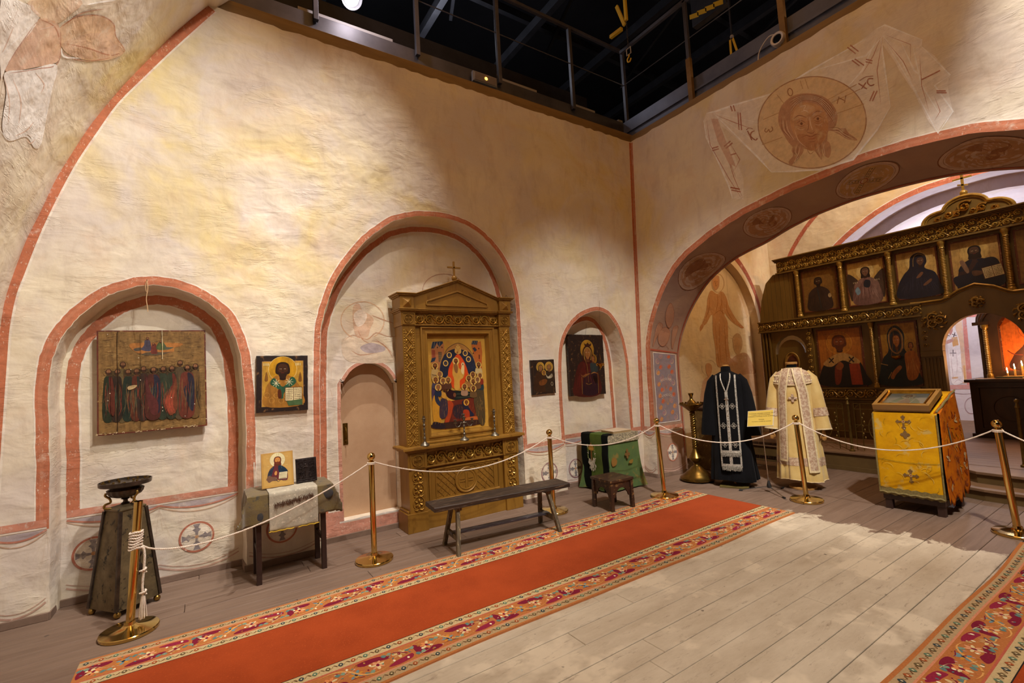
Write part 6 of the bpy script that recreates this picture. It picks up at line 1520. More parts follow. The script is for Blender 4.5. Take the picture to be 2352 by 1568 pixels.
# ================================================================== GREEN-DRAPED STAND
GRN = mat('green_satin', '#587238', '#486336', rough=.65, scale=5, c3='#837436', s3=4, bmp=.002, bscale=9, sheen=.1)
GRD = mat('green_panel', '#4c6418', '#3c5212', rough=.6, scale=8, bmp=.001, bscale=60)
VEL = mat('dark_velvet', '#0c120f', '#080c0a', rough=.9, scale=9, spec=.15, bmp=.001)
BRC = mat('silver_brocade', '#b5ab8c', '#7a7360', rough=.6, scale=60, lo=.45, hi=.55, bmp=.001, bscale=90)
t = thing('draped_stand', 'tall stand under green cloth with silver brocade top, by the right niche', 'stand', (4.68, 4.78, 0))
hx, hy, H = .29, .23, .735
b = MB(); b.box((-hx+.02, -hy+.02, 0), (hx-.02, hy-.02, H-.01)); b.build('box', OLDW, t)
def skirt_cloth(b, z0, z1, amp, flare=.03, nn=72, ex=0, seed=0):
    rings = []
    for j in range(13):
        zz = z1+(z0-z1)*j/12; k = j/12; ring = []
        for i in range(nn):
            u = i/nn*4; side = int(u); v = u-side; cx = [(-hx,-hy),(hx,-hy),(hx,hy),(-hx,hy)]; p = cx[side]; q = cx[(side+1) % 4]
            x, y = p[0]+(q[0]-p[0])*v, p[1]+(q[1]-p[1])*v; nx, ny = [(0,-1),(1,0),(0,1),(-1,0)][side]
            w = amp*k*(sin(u*9+seed)+.5*sin(u*17+1)); cr = max(0, 1-min(v, 1-v)*10)*flare*k**3
            x += nx*(w+ex+.012*k)+(x/hx)*cr; y += ny*(w+ex+.012*k)+(y/hy)*cr; ring.append((x, y, zz))
        rings.append(ring)
    b.loft(rings, closed=True)
b = MB(); skirt_cloth(b, .02, H, .010, .06); b.build('skirt_cloth', GRN, t, smooth=60)
b = MB(); b.box((-hx-.005, -hy-.005, H), (hx+.005, hy+.005, H+.012)); skirt_cloth(b, H-.10, H+.01, .001, 0, ex=.008); b.build('top_cloth', BRC, t, smooth=30)
c = Paint(lambda x, y, off: Vector((x, -hy-.018-off-.02*(H-y), y)), .004)
MV = '#7a5c34'
for cx, cz, s_ in ((.04, .47, 1),):
    for a_, L_ in ((90,.075),(0,.05),(180,.05),(270,.06)):
        ca, sa = cos(radians(a_)), sin(radians(a_)); c.blob([(cx,cz),(cx+ca*L_*.6-sa*.022,cz+sa*L_*.6+ca*.022),(cx+ca*L_,cz+sa*L_),(cx+ca*L_*.6+sa*.022,cz+sa*L_*.6-ca*.022)], MV, .95)
    c.blob([(cx+.03,cz-.09),(cx+.10,cz-.08),(cx+.08,cz-.13),(cx+.02,cz-.12)], '#8f7434', .8)
c.blob([(-.26,.42),(-.22,.46),(-.16,.42),(-.18,.36),(-.25,.35)], '#8f6a34', .8)
c.build('painting', IMB, t)
# the dark velvet hangings and the embroidered green panel over the end facing the viewer
t = thing('altar_hanging', 'dark velvet hanging with embroidered green middle strip over the draped stand', 'cloth', (4.68, 4.78, 0))
def hang(b, y0, y1, x_, ztop, zbot, over=.2, th=.012, lean=.0):
    pts = [(x_+over, ztop+.014), (x_+.02, ztop+.016), (x_-.010, ztop+.006), (x_-.018, ztop-.03)]+[(x_-.020-lean*(k/10)+.006*sin(k*1.3), ztop-.03-(ztop-.03-zbot)*k/10) for k in range(1, 11)]
    rings = []
    for p in pts: rings.append([(p[0], y0, p[1]), (p[0], y1, p[1]), (p[0]+th*.4, y1, p[1]-th), (p[0]+th, y0, p[1]-th*.2)])
    b.loft([[(x, y+.0, z_) for x, y, z_ in r_] for r_ in rings], closed=True)
for y0, y1 in ((-hy-.02, -hy+.08), (hy-.16, hy+.02)): b = MB(); hang(b, y0, y1, -hx-.01, H+.012, .03, .12, .02); b.build('velvet_strip', VEL, t, smooth=40)
b = MB(); hang(b, -hy+.08, hy-.16, -hx-.012, H+.014, .05, .16, .008); b.build('green_strip', GRD, t, smooth=40)
c = Paint(lambda x, y, off: Vector((-hx-.034-off-.002, -x, y)), .004); r = random.Random(3)
for k in range(54):
    a_, q_ = r.uniform(0, 6.28), r.uniform(0, 1); cx, cz = -.04+.075*q_*cos(a_), .36+.085*q_*sin(a_); c.blob([(cx-.012,cz),(cx,cz+.018),(cx+.012,cz),(cx,cz-.02)], r.choice(['#e4e0cf','#cfcbb8','#a9a894']), .95, k=3)
c.poly([(-.05,.40),(-.03,.40),(-.03,.64),(-.05,.64)], '#8a5a22'); c.blob([(-.09,.58),(-.04,.62),(.01,.58),(-.0,.54),(-.08,.54)], '#b98c34', .9); c.poly([(-.075,.55),(-.005,.55),(-.005,.57),(-.075,.57)], '#c99c44')
for s_ in (-1, 1):
    for k in range(9): zz = .42+k*.022; c.blob([(-.04+s_*(.055+.012*sin(k)),zz),(-.04+s_*.085,zz+.018),(-.04+s_*.06,zz+.02)], r.choice(['#6c8a3c','#d9d6c2','#8aa05a']), .9, k=3)
c.build('embroidery', IMB, t)
b = MB(); b.prism([(-.15,-.13),(.17,-.15),(.19,.12),(-.10,.15)], lambda x, y: (x, y, .024), lambda x, y: (x, y, 0)); bo = b.build('book', mat('old_paper_edges', '#b59b72', '#9c8258', rough=.8, scale=30, stretch=(1, 1, 12)), None, bevel=.002); bo.location = (4.72, 4.74, H+.013)
b = MB(); b.prism([(-.155,-.135),(.175,-.155),(.195,.122),(-.105,.155)], lambda x, y: (x, y, .031), lambda x, y: (x, y, .024)); b.build('cover', mat('pale_book_cover', '#d6c4a8', '#c9b597', rough=.7, scale=12), bo, bevel=.002)
tag(bo, 'pale old book lying on the green-draped stand', 'book')

# ================================================================== FLOOR CANDELABRUM (brass, by the arch)
OB = mat('old_brass', '#8a6d34', '#6a5224', rough=.3, metal=.95, scale=12, rvar=.25)
t = thing('floor_candle_stand', 'tall brass church candle stand with spiral stem beside the arch jamb', 'candle stand', (5.74, 4.21, 0))
b = MB(); b.lathe([(.0,.02),(.225,.02),(.232,.03),(.228,.05),(.19,.075),(.185,.085),(.15,.11),(.145,.12),(.10,.155),(.07,.19),(.045,.205),(.035,.22),(.04,.235),(.032,.245)], 40); b.build('base', OB, t, smooth=40)
for k in range(4): a_ = k*pi/2+.5; b = MB(); b.ball((.17*cos(a_), .17*sin(a_), .012), .02, 10, (1, 1, .6)); b.build('foot', OB, t, smooth=60)
b = MB(); b.lathe([(.03,.24),(.045,.25),(.085,.29),(.092,.32),(.075,.35),(.045,.40),(.032,.44),(.042,.455),(.03,.465)], 32); b.build('knop', OB, t, smooth=40)
b = MB()
for k in range(3): b.tube([((.016)*cos(i*.42+k*2.1), .016*sin(i*.42+k*2.1), .46+i*.0065) for i in range(74)], .021, 8)
for z_ in (.62, .76, .91): b.lathe([(.03,z_-.012),(.042,z_),(.03,z_+.012)], 20)
b.build('spiral_stem', OB, t, smooth=50)
b = MB(); b.lathe([(.03,.93),(.045,.945),(.03,.955),(.05,.97),(.11,1.02),(.165,1.055),(.17,1.065),(.165,1.07),(.09,1.062),(.07,1.075),(.05,1.10),(.03,1.12),(.02,1.14),(.02,1.15),(0,1.15)], 36); b.build('tray', OB, t, smooth=40)
b = MB(); b.lathe([(.018,1.145),(.022,1.17),(.03,1.19),(.034,1.195),(.036,1.215),(.030,1.215),(.02,1.18)], 20); b.build('central_socket', OB, t, smooth=40)
for k in range(16): a_ = k*pi/8; b = MB(); b.lathe([(.008,1.062),(.013,1.075),(.014,1.085),(.009,1.085),(.006,1.07)], 9, (.148*cos(a_), .148*sin(a_), 0)); b.build('candle_holder', OB, t, smooth=40)

# ================================================================== VESTMENTS
def interp(tab, z):
    for (z0, *a), (z1, *b_) in zip(tab[:-1], tab[1:]):
        if z0 <= z <= z1:
            u = (z-z0)/(z1-z0); u = u*u*(3-2*u); return [p+(q-p)*u for p, q in zip(a, b_)]
    return list(tab[0][1:]) if z < tab[0][0] else list(tab[-1][1:])
class Body:
    """robe hanging on a form; front is -y"""
    def __init__(s, tab, amp, k=9, ph=0): s.tab = tab; s.amp = amp; s.k = k; s.ph = ph
    def fold(s, th, z):
        h = max(0, (1.15-z)/1.05); return 1+s.amp*h*(sin(s.k*th+s.ph)+.5*sin(2.3*s.k*th+1.3+z*2)+.25*sin(31*th))
    def pt(s, th, z, off=0):
        wx, wy = interp(s.tab, z); f = s.fold(th, z); return Vector((wx*f*cos(th)+off*cos(th), wy*f*sin(th)+off*sin(th), z))
    def front(s, x, z, off=.006):
        """point of the robe surface in front, at horizontal offset x"""
        wx, wy = interp(s.tab, z); u = max(-.98, min(.98, x/wx)); th = -math.acos(u)  # sin<0 -> front
        q = s.pt(th, z, off); q.x = x; return q
    def mesh(s, b, z0, z1, n=96, m=60, hem=.012):
        rings = []
        for j in range(m+1):
            z = z0+(z1-z0)*j/m; rings.append([s.pt(2*pi*i/n, z)+Vector((0, 0, hem*sin(3*2*pi*i/n+1)*max(0, 1-j/6))) for i in range(n)])
        b.loft(rings, closed=True)
def strip_on(body, xs0, xs1, z0, z1, off, th=.004, nz=40, nx=5):
    """a flat band lying on the front; xs0/xs1 give its edges at height z"""
    b = MB(); g = []
    for j in range(nz+1):
        z = z0+(z1-z0)*j/nz; a, e = xs0(z), xs1(z); row = [body.front(a+(e-a)*i/nx, z, off) for i in range(nx+1)]
        g.append(row)
    # keep the band taut: it must not dive into folds
    b.loft(g); b.loft([[p-Vector((0, -th, 0)) for p in r_] for r_ in g][::-1]); return b
def sleeve(b, s_, pts, rad, flat=.7, n=20, droop=0):
    rings = []
    for k, (p, r_) in enumerate(zip(pts, rad)):
        d = Vector(pts[min(k+1, len(pts)-1)])-Vector(pts[max(k-1, 0)]); d.normalize(); x = d.cross(Vector((0, 1, 0))).normalized(); y = x.cross(d)
        rings.append([Vector(p)+x*r_*cos(a_)*(1+.05*sin(5*a_+k))+y*r_*flat*sin(a_)*(1+.06*sin(4*a_)) for a_ in [2*pi*i/n for i in range(n)]])
    b.loft(rings, closed=True)
def wood_hand(t, x, y, z, s_, m_):
    b = MB(); b.tube([(x, y, z+.05), (x, y, z), (x+s_*.004, y-.004, z-.03)], [.016, .018, .022], 8)
    for k in range(4): fx = -.017+k*.0115; L = (.042, .05, .047, .036)[k]; b.tube([(x+fx, y-.006, z-.045), (x+fx, y-.014, z-.045-L*.5), (x+fx, y-.008, z-.045-L)], [.0065, .006, .0045], 6)
    b.tube([(x-s_*.018, y-.008, z-.02), (x-s_*.034, y-.02, z-.045), (x-s_*.032, y-.026, z-.066)], [.008, .0068, .005], 6); b.v = [(v[0], v[1], v[2]) for v in b.v]; b.build('hand', m_, t, smooth=60)
BLKC = mat('black_wool', '#0b0b0e', '#070709', rough=.9, scale=8, spec=.15, sheen=.03, bmp=.001, bscale=50)
VLB = mat('black_velvet_stole', '#060507', '#040404', rough=.8, scale=30, spec=.15)
SILV = mat('silver_braid', '#b8b2a4', '#857f74', rough=.5, metal=.3, scale=70, lo=.42, hi=.58, bmp=.001, bscale=120)
CRM = mat('cream_satin', '#d9bd78', '#cbaa62', rough=.55, scale=6, sheen=.4, bmp=.0012, bscale=14)
CRE = mat('cream_braid', '#ead9ae', '#d6c091', rough=.6, scale=50, bmp=.0008, bscale=90)
RSB = mat('rose_brocade', '#b39377', '#cdb79a', rough=.55, scale=34, lo=.45, hi=.55, c3='#9a7560', s3=50, bmp=.0022, bscale=40)
BEE = mat('turned_beech', '#b98a4c', '#a3763c', rough=.4, scale=6, stretch=(1, 1, .2), coat=.2)
# black
BX, BY, BR_ = 5.84, 3.71, radians(-64)
tb = [(.08,.285,.20),(.35,.262,.185),(.65,.235,.165),(.95,.215,.145),(1.15,.205,.135),(1.32,.205,.125),(1.40,.195,.115),(1.455,.155,.095),(1.485,.10,.075),(1.50,.07,.062)]
bb = Body(tb, .045, 8, .4)
t = thing('black_vestment', 'long black robe with silver-edged stole, on a stand', 'vestment', (BX, BY, 0), BR_)
b = MB(); bb.mesh(b, .085, 1.50); b.build('robe', BLKC, t, smooth=70)
for s_ in (-1, 1):
    b = MB(); sleeve(b, s_, [(s_*.13,0,1.44),(s_*.18,0,1.36),(s_*.212,-.005,1.2),(s_*.232,-.02,1.02),(s_*.246,-.035,.86),(s_*.255,-.045,.72),(s_*.258,-.05,.66)], [.05,.07,.08,.088,.096,.102,.104], .8)
    b.build('sleeve', BLKC, t, smooth=70)
def ease(z, top): return max(0, min(1, (z-top)/.25))
w0 = lambda z: .0; zt = 1.46
fl = bb.front
bb_s = Body(tb, 0)     # unfolded surface for the stole
for s_ in (-1, 1):
    b = strip_on(bb_s, lambda z: s_*.004, lambda z: s_*(.118 if z < 1.2 else .118-.015*(z-1.2)/.25), .27, 1.40, .030); b.build('stole', VLB, t, smooth=60)
    b = strip_on(bb_s, lambda z: s_*.104, lambda z: s_*.124, .27, 1.455, .036, nx=3); b.build('braid', SILV, t, smooth=60)
b = strip_on(bb_s, lambda z: -.018, lambda z: .018, .27, 1.25, .037, nx=3); b.build('braid', SILV, t, smooth=60)
for s_ in (-1, 1):
    b = MB(); pth = [bb_s.front(s_*x, z, .034) for x, z in ((.008,1.24),(.03,1.31),(.052,1.38),(.06,1.44),(.056,1.475))]
    b.tube(smoothc([tuple(p) for p in pth], 4, False), .009, 6); b.build('braid', SILV, t, smooth=60)
for z0, z1 in ((.455, .485), (.285, .315)): b = strip_on(bb_s, lambda z: -.12, lambda z: .12, z0, z1, .038, nx=10, nz=3); b.build('braid', SILV, t, smooth=60)
b = MB(); r = random.Random(4)
for z0, L in ((.455, .055), (.285, .06)):
    for k in range(90):
        x = -.118+.236*k/89; p = bb_s.front(x, z0, .040); b.tube([p, p+Vector((r.uniform(-.004,.004), -.006, -L*r.uniform(.6, 1)))], .0022, 3)
b.build('fringe', SILV, t, kind='stuff')
for z_ in (1.05, .80, .56):
    for s_ in (-1, 1):
        b = MB(); p = bb_s.front(s_*.061, z_, .036)
        for a_ in range(4):
            cx, cz = .021*cos(a_*pi/2), .021*sin(a_*pi/2)*1.1; b.tube([p+Vector((cx+.0125*cos(q), -.002, cz+.0125*sin(q))) for q in [k*pi/6 for k in range(12)]], .0032, 5, closed=True)
        b.ball(tuple(p+Vector((0, -.002, 0))), .006, 8); b.build('cross_ornament', SILV, t, smooth=60)
b = MB(); p = bb_s.front(0, 1.13, .044); SV = mat('bright_silver', '#e2ddd0', rough=.25, metal=.9)
b.box(tuple(p+Vector((-.007,-.004,-.05))), tuple(p+Vector((.007,.004,.05)))); b.box(tuple(p+Vector((-.026,-.004,.005))), tuple(p+Vector((.026,.004,.018)))); b.box(tuple(p+Vector((-.014,-.004,.028))), tuple(p+Vector((.014,.004,.036)))); b.build('pectoral_cross', SV, t, bevel=.002)
b = MB()
for z_ in (1.0,.93,.86,.79,.72,.65): q = bb_s.front(0, z_, .043); b.ball(tuple(q), .005, 8)
b.build('button', BRS, t, smooth=60)
t = thing('display_form', 'wooden-capped stand carrying the black robe', 'mannequin', (BX, BY, 0), BR_)
b = MB(); b.lathe([(.068,1.44),(.064,1.50),(.058,1.55),(.056,1.565),(0,1.566)], 24); b.build('neck', BLKC, t, smooth=40)
b = MB(); b.lathe([(.030,1.566),(.045,1.572),(.044,1.584),(.02,1.590),(0,1.590)], 20); b.build('cap', BEE, t, smooth=40)
b = MB(); b.lathe([(.018,.02),(.018,1.0)], 12); b.build('pole', BEE, t, smooth=40)
b = MB(); b.box((-.17,-.19,0), (.17,.15,.022)); b.build('base_board', mat('olive_base', '#5c4f22', rough=.6), t, bevel=.004)
# white
WX, WY, WR = 6.27, 3.07, radians(-72)
tw = [(.11,.262,.19),(.35,.25,.18),(.65,.235,.165),(.95,.215,.145),(1.15,.205,.135),(1.32,.215,.125),(1.40,.20,.115),(1.455,.16,.095),(1.49,.10,.075),(1.51,.07,.062)]
wb = Body(tw, .05, 10, 1.2); ws = Body(tw, 0)
t = thing('white_vestment', 'cream vestment with brocade stole and collar, on a stand', 'vestment', (WX, WY, 0), WR)
b = MB(); wb.mesh(b, .115, 1.51); b.build('robe', CRM, t, smooth=70)
for s_ in (-1, 1):
    P5 = [(s_*.14,0,1.44),(s_*.195,0,1.36),(s_*.225,-.005,1.2),(s_*.25,-.02,1.02),(s_*.265,-.03,.90),(s_*.275,-.04,.80),(s_*.28,-.045,.74)]
    b = MB(); sleeve(b, s_, P5, [.05,.07,.075,.078,.08,.085,.088], .75); b.build('sleeve', CRM, t, smooth=70)
    b = MB(); sleeve(b, s_, [(s_*.254,-.022,1.0),(s_*.266,-.031,.90)], [.0815,.0835], .77); b.build('sleeve_band', RSB, t, smooth=70)
    b = MB(); sleeve(b, s_, [(s_*.2795,-.0445,.752),(s_*.281,-.046,.735)], [.0905,.0915], .77); b.build('cuff', CRE, t, smooth=70)
# shoulder collar (round brocade yoke)
b = MB(); rings = []
for k, z_ in enumerate((1.505,1.485,1.455,1.42,1.37,1.315,1.29)):
    rings.append([ws.pt(2*pi*i/64, z_+(.03*cos(2*pi*i/64)**2 if k > 3 else 0), .012) for i in range(64)])
b.loft(rings, closed=True); b.build('yoke', RSB, t, smooth=60)
b = MB(); b.tube([ws.pt(2*pi*i/64, 1.29+.03*cos(2*pi*i/64)**2, .014) for i in range(64)], .006, 6, closed=True); b.build('braid', CRE, t, smooth=60)
ex = lambda z: .06+.055*(1-min(1, max(0, (z-1.2)/.3))) if z > 1.2 else .115+.05*(1.2-z)/1.0
for s_ in (-1, 1):
    zb = .36 if s_ < 0 else .24
    b = strip_on(ws, lambda z: s_*(ex(z)-.042), lambda z: s_*(ex(z)+.042), zb, 1.49, .028); b.build('stole', RSB, t, smooth=60)
    for e in (-1, 1): b = strip_on(ws, lambda z: s_*(ex(z)+e*.044-.008), lambda z: s_*(ex(z)+e*.044+.008), zb, 1.50, .033, nx=2); b.build('braid', CRE, t, smooth=60)
    b = strip_on(ws, lambda z: s_*(ex(z)-.05), lambda z: s_*(ex(z)+.05), zb-.012, zb+.01, .035, nz=2); b.build('braid', CRE, t, smooth=60)
b = MB(); r = random.Random(9)
for k in range(16):
    a_ = -pi*.92+k*pi*.84/15
    for zz in (1.34, 1.41): p = ws.pt(a_, zz, .012); b.ball(tuple(p), .015, 8, (.8, .3, .9)); 
b.build('embroidery', CRE, t, smooth=60)
rings = []
b = MB()
for z_ in (.30,.315,.36,.385,.40): rings.append([wb.pt(2*pi*i/96, z_, .003) for i in range(96)])
b.loft(rings, closed=True); b.build('hem_band', RSB, t, smooth=70)
b = MB(); b.tube([wb.pt(2*pi*i/96, .12, .002)+Vector((0,0,.012*sin(3*2*pi*i/96+1))) for i in range(96)], .004, 5, closed=True); b.build('hem_braid', CRE, t, smooth=60)
b = MB(); p = ws.front(0, 1.13, .016)
for a_, e_ in (((-.042,-.014),(.042,.014)), ((-.014,-.045),(.014,.045))): b.box(tuple(p+Vector((a_[0],-.003,a_[1]))), tuple(p+Vector((e_[0],.004,e_[1]))))
for a_ in range(4): b.ball(tuple(p+Vector((.04*cos(a_*pi/2), -.002, .043*sin(a_*pi/2)))), .012, 8, (1, .3, 1))
b.build('cross_ornament', RSB, t, smooth=40)
t = thing('display_form', 'mannequin with round wooden base, wooden cap and hands under the cream vestment', 'mannequin', (WX, WY, 0), WR)
b = MB(); b.lathe([(.068,1.44),(.062,1.50),(.056,1.545),(0,1.546)], 24); b.build('neck', BLKC, t, smooth=40)
b = MB(); b.lathe([(.045,1.545),(.066,1.552),(.068,1.575),(.060,1.580),(.05,1.572),(0,1.568)], 28); b.build('cap', BEE, t, smooth=40)
b = MB(); b.lathe([(.03,.03),(.028,.07),(.02,.10),(.022,.2),(.018,1.0)], 20); b.build('pole', BEE, t, smooth=40)
b = MB(); b.lathe([(0,.0),(.15,.0),(.155,.012),(.15,.028),(.08,.036),(0,.037)], 40); b.build('base', BEE, t, smooth=40)
for s_ in (-1, 1): wood_hand(t, s_*.282, -.05, .70, s_, BEE)

# ================================================================== INFORMATION STAND
CHR = mat('chrome_tube', '#b9b6b2', rough=.2, metal=1); RUB = mat('black_rubber', '#161414', rough=.6)
pc_ = Vector((5.80, 3.24, 0)); t = thing('information_stand', 'yellow text panel on a thin tripod stand between the two vestments', 'sign', tuple(pc_))
cs = [at(1712,947,X=5.77)-pc_, at(1768.5,943,X=5.77)-pc_, at(1782,973,X=5.70)-pc_, at(1724,978,X=5.70)-pc_]
Un = (cs[1]-cs[0]).normalized(); Vn = ((cs[0]-cs[3])+(cs[1]-cs[2])).normalized(); Vn = (Vn-Un*Vn.dot(Un)).normalized(); Nn = Un.cross(Vn); wd = ((cs[1]-cs[0]).length+(cs[2]-cs[3]).length)/2; hh = ((cs[0]-cs[3]).length+(cs[1]-cs[2]).length)/2
cen = (cs[0]+cs[1]+cs[2]+cs[3])/4; O = cen-Un*wd/2-Vn*hh/2; PP = lambda u, v, o=0: O+Un*u+Vn*v+Nn*o
b = MB(); pbox(b, PP, -.006, -.006, wd+.006, hh+.006, -.008, 0); b.build('panel', mat('acrylic_sheet', '#cfc8b4', rough=.15, coat=.5), t, bevel=.001)
b = MB(); pbox(b, PP, 0, 0, wd, hh, 0, .001); pn = b.build('text_sheet', mat('yellow_paper', '#d9bd58', '#d2b450', rough=.45, scale=5), t)
INK = mat('ink', '#2b2412', rough=.7)
def text(s_, u, v, size, parent, Pf, m_, align='CENTER'):
    cu = bpy.data.curves.new('lettering', 'FONT'); cu.body = s_; cu.size = size; cu.align_x = align; cu.resolution_u = 2
    o = bpy.data.objects.new('tmp', cu); S.collection.objects.link(o); dg = bpy.context.evaluated_depsgraph_get(); dg.update()
    me = bpy.data.meshes.new_from_object(o.evaluated_get(dg)); bpy.data.objects.remove(o)
    for vx in me.vertices: x, y = vx.co.x, vx.co.y; vx.co = Pf(u+x, v+y)
    me.materials.clear(); me.materials.append(m_); o = bpy.data.objects.new('lettering', me); link(o, parent); return o
for k, (l_, u, v, sz) in enumerate((('Экспозиция: облачения клириков, 1900 г.', .55, .80, .0165), ('В храме и при богослужении', .52, .70, .0165), ('Собрание из коллекции музея, зал второй', .54, .60, .0165), ('Просьба:', .56, .38, .0165), ('Экспонаты руками не трогать!', .55, .26, .0165))):
    text(l_, wd*u, hh*v, sz, pn, lambda a_, c_: PP(a_, c_, .0018), INK)
b = MB(); b.tube([(0,0,.10), tuple(cen-Nn*.012)], .006, 10); b.build('pole', CHR, t, smooth=40)
b = MB(); b.lathe([(.012,.05),(.024,.055),(.026,.08),(.018,.11),(.010,.14)], 16); b.build('hub', RUB, t, smooth=40)
for q in ((5.614,3.511),(5.632,2.978),(6.055,3.211)):
    e = Vector((q[0], q[1], .012))-pc_; b = MB(); b.tube([(0,0,.07), tuple(e)], .006, 8); lg = b.build('leg', CHR, t, smooth=40)
    b = MB(); d = e.normalized(); b.tube([tuple(e-d*.03), tuple(e+d*.012)], .011, 8); b.build('foot', RUB, lg, smooth=40)

# ================================================================== LECTERN
YEL = mat('yellow_brocade', '#dda602', '#cc9400', rough=.65, scale=9, c3='#c9ab5c', s3=7, bmp=.0022, bscale=30, spec=.25)
ORN = mat('orange_brocade', '#c96f06', '#b45604', rough=.7, scale=10, c3='#86401a', s3=16, bmp=.003, bscale=26, spec=.2)
GRM = mat('aged_braid', '#8a7a45', '#6e6238', rough=.75, scale=50, bmp=.0008)
LX0, LX1, LY0, LY1 = 5.99, 6.60, 1.63, 2.13
t = thing('lectern', 'yellow-draped slant-topped lectern before the steps', 'lectern', (LX0, LY0, 0))
w, d = LX1-LX0, LY1-LY0; zf_, zb_ = 1.005, 1.185
for x in (.04, w-.04):
    for y in (.04, d-.04): b = MB(); b.box((x-.03, y-.03, 0), (x+.03, y+.03, .13)); b.build('leg', OLDW, t, bevel=.003)
b = MB(); b.box((.0, .0, .10), (w, d, .15)); b.build('plinth', OLDW, t, bevel=.004)
b = MB(); b.prism([(.01,.15),(w-.01,.15),(w-.01,zb_-.01),(.01,zf_-.01)], lambda x, z_: (x, .01, z_), lambda x, z_: (x, d-.01, z_)); b.build('body', OLDW, t)
def fp(u, v, off): # front cloth: u to the right when facing it, v up
    return Vector((-.012-off+.004*sin(v*7+u*5)-.012*(1-v/1.0), d-u, v))
t2 = thing('cloth_cover', 'yellow brocade cloth over the lectern, with crosses on its front', 'cloth', (LX0, LY0, 0))
b = MB(); rings = [[fp(-.02+(d+.035)*i/24, .17+.82*j/30, 0) for i in range(25)] for j in range(31)]
top = [[Vector((x, d+.015-(d+.03)*i/24, zf_-.005+(zb_-zf_)*max(0, x)/w+.004)) for i in range(25)] for x in [-.008, 0, .1, .2, .3, .4, .5, w]]
b.loft(rings+top); o = b.build('front_cloth', YEL, t2, smooth=60); sm = o.modifiers.new('s', 'SOLIDIFY'); sm.thickness = .004
b = MB(); r = random.Random(12)
def sp(x, z_): return Vector((x, -.022-.03*(1-z_/1.1)+.012*sin(x*14+z_*4), z_))
rings = []
for i in range(25):
    x = -.0+(w+.02)*i/24; zt_ = zf_+(zb_-zf_)*min(1, x/w)+.002; zlow = .13+.04*sin(i*1.1)+.05*(i/24)
    rings.append([Vector((x, .012, zt_+.004))]+[sp(x, zlow+(zt_-zlow)*(1-j/26))+Vector((0, .0, 0)) for j in range(27)])
b.loft(rings); o = b.build('side_cloth', ORN, t2, smooth=60); sm = o.modifiers.new('s', 'SOLIDIFY'); sm.thickness = .004
b = MB()
for u in (-.016, d+.01): b.tube([fp(u, .17+.82*j/20, .003) for j in range(21)], .008, 6)
b.tube([fp(-.016+(d+.026)*i/16, .175+.006*sin(i*2.2), .003) for i in range(17)], .012, 6); b.build('braid', GRM, t2, smooth=50)
b = MB(); rings = [[fp(-.015+(d+.028)*i/24, v+.006*sin(i*1.9), .004) for i in range(25)] for v in (.155, .20, .225)]; b.loft(rings); b.build('hem', GRM, t2, smooth=50)
b = MB(); b.tube([(x, -.012+.003*sin(x*30), zf_+(zb_-zf_)*x/w+.012) for x in [w*i/20 for i in range(21)]], .010, 6); b.build('braid', GRM, t2, smooth=50)
c = Paint(fp, .004, .00003); CB = '#7d6038'
def botonny(cx, cz, s_, sp2=1):
    for a_, L_ in ((90,.05),(0,.05),(180,.05),(270,.062*sp2)):
        ca, sa = cos(radians(a_)), sin(radians(a_)); ex_, ez = cx+ca*L_*s_, cz+sa*L_*s_
        c.poly([(cx-sa*.008*s_,cz+ca*.008*s_),(ex_-sa*.010*s_,ez+ca*.010*s_),(ex_+sa*.010*s_,ez-ca*.010*s_),(cx+sa*.008*s_,cz-ca*.008*s_)], CB)
        for e in ((.010,0),(0,.011),(0,-.011)): c.ell(ex_+(ca*e[0]-sa*e[1])*s_, ez+(sa*e[0]+ca*e[1])*s_, .009*s_, .009*s_, CB, n=10)
    c.ell(cx, cz, .014*s_, .014*s_, '#c9a86a', n=12); c.ell(cx, cz, .007*s_, .007*s_, '#8a3a20', n=10)
botonny(.245, .915, .95); c.ell(.248, .845, .011, .012, CB, n=12); c.ell(.248, .845, .005, .006, '#d9cba0', n=10)
for a_ in range(4): ca, sa = cos(a_*pi/2), sin(a_*pi/2); c.blob([(.25,.785),(.25+ca*.022-sa*.016,.785+sa*.022+ca*.016),(.25+ca*.042,.785+sa*.042),(.25+ca*.022+sa*.016,.785+sa*.022-ca*.016)], CB)
botonny(.262, .375, .95)
c.stroke([(0,.52),(.15,.505),(.3,.50),(.5,.515)], .005, '#8f7a1c', .8)
for k in range(36): a_ = R.uniform(0, 6.3); cx, cz = R.uniform(.05,.45), R.uniform(.25,.95); c.stroke([(cx+.05*cos(a_+q*.5), cz+.05*sin(a_+q*.5)) for q in range(5)], .004, R.choice(['#d8bd58','#b8940f','#cdb040']), .5, taper=True)
c.build('applique', IMB, t2)
c = Paint(lambda x, z_, off: sp(x, z_)+Vector((0, -off, 0)), .004, .00003)
for k in range(70):
    x, z_ = R.uniform(.05, w-.03), R.uniform(.25, 1.0); q = [(x+R.uniform(-.04,.04), z_+R.uniform(-.05,.05)) for _ in range(4)]
    c.stroke(q, R.uniform(.006, .016), R.choice(['#8c3a1e','#cfb583','#a04a1c','#d98f1c','#b8641a','#d08410']), .75, taper=True)
c.blob([(.20,.86),(.24,.80),(.23,.70),(.19,.72),(.17,.80)], '#7a8272', .9); c.build('woven_pattern', IMB, t2)
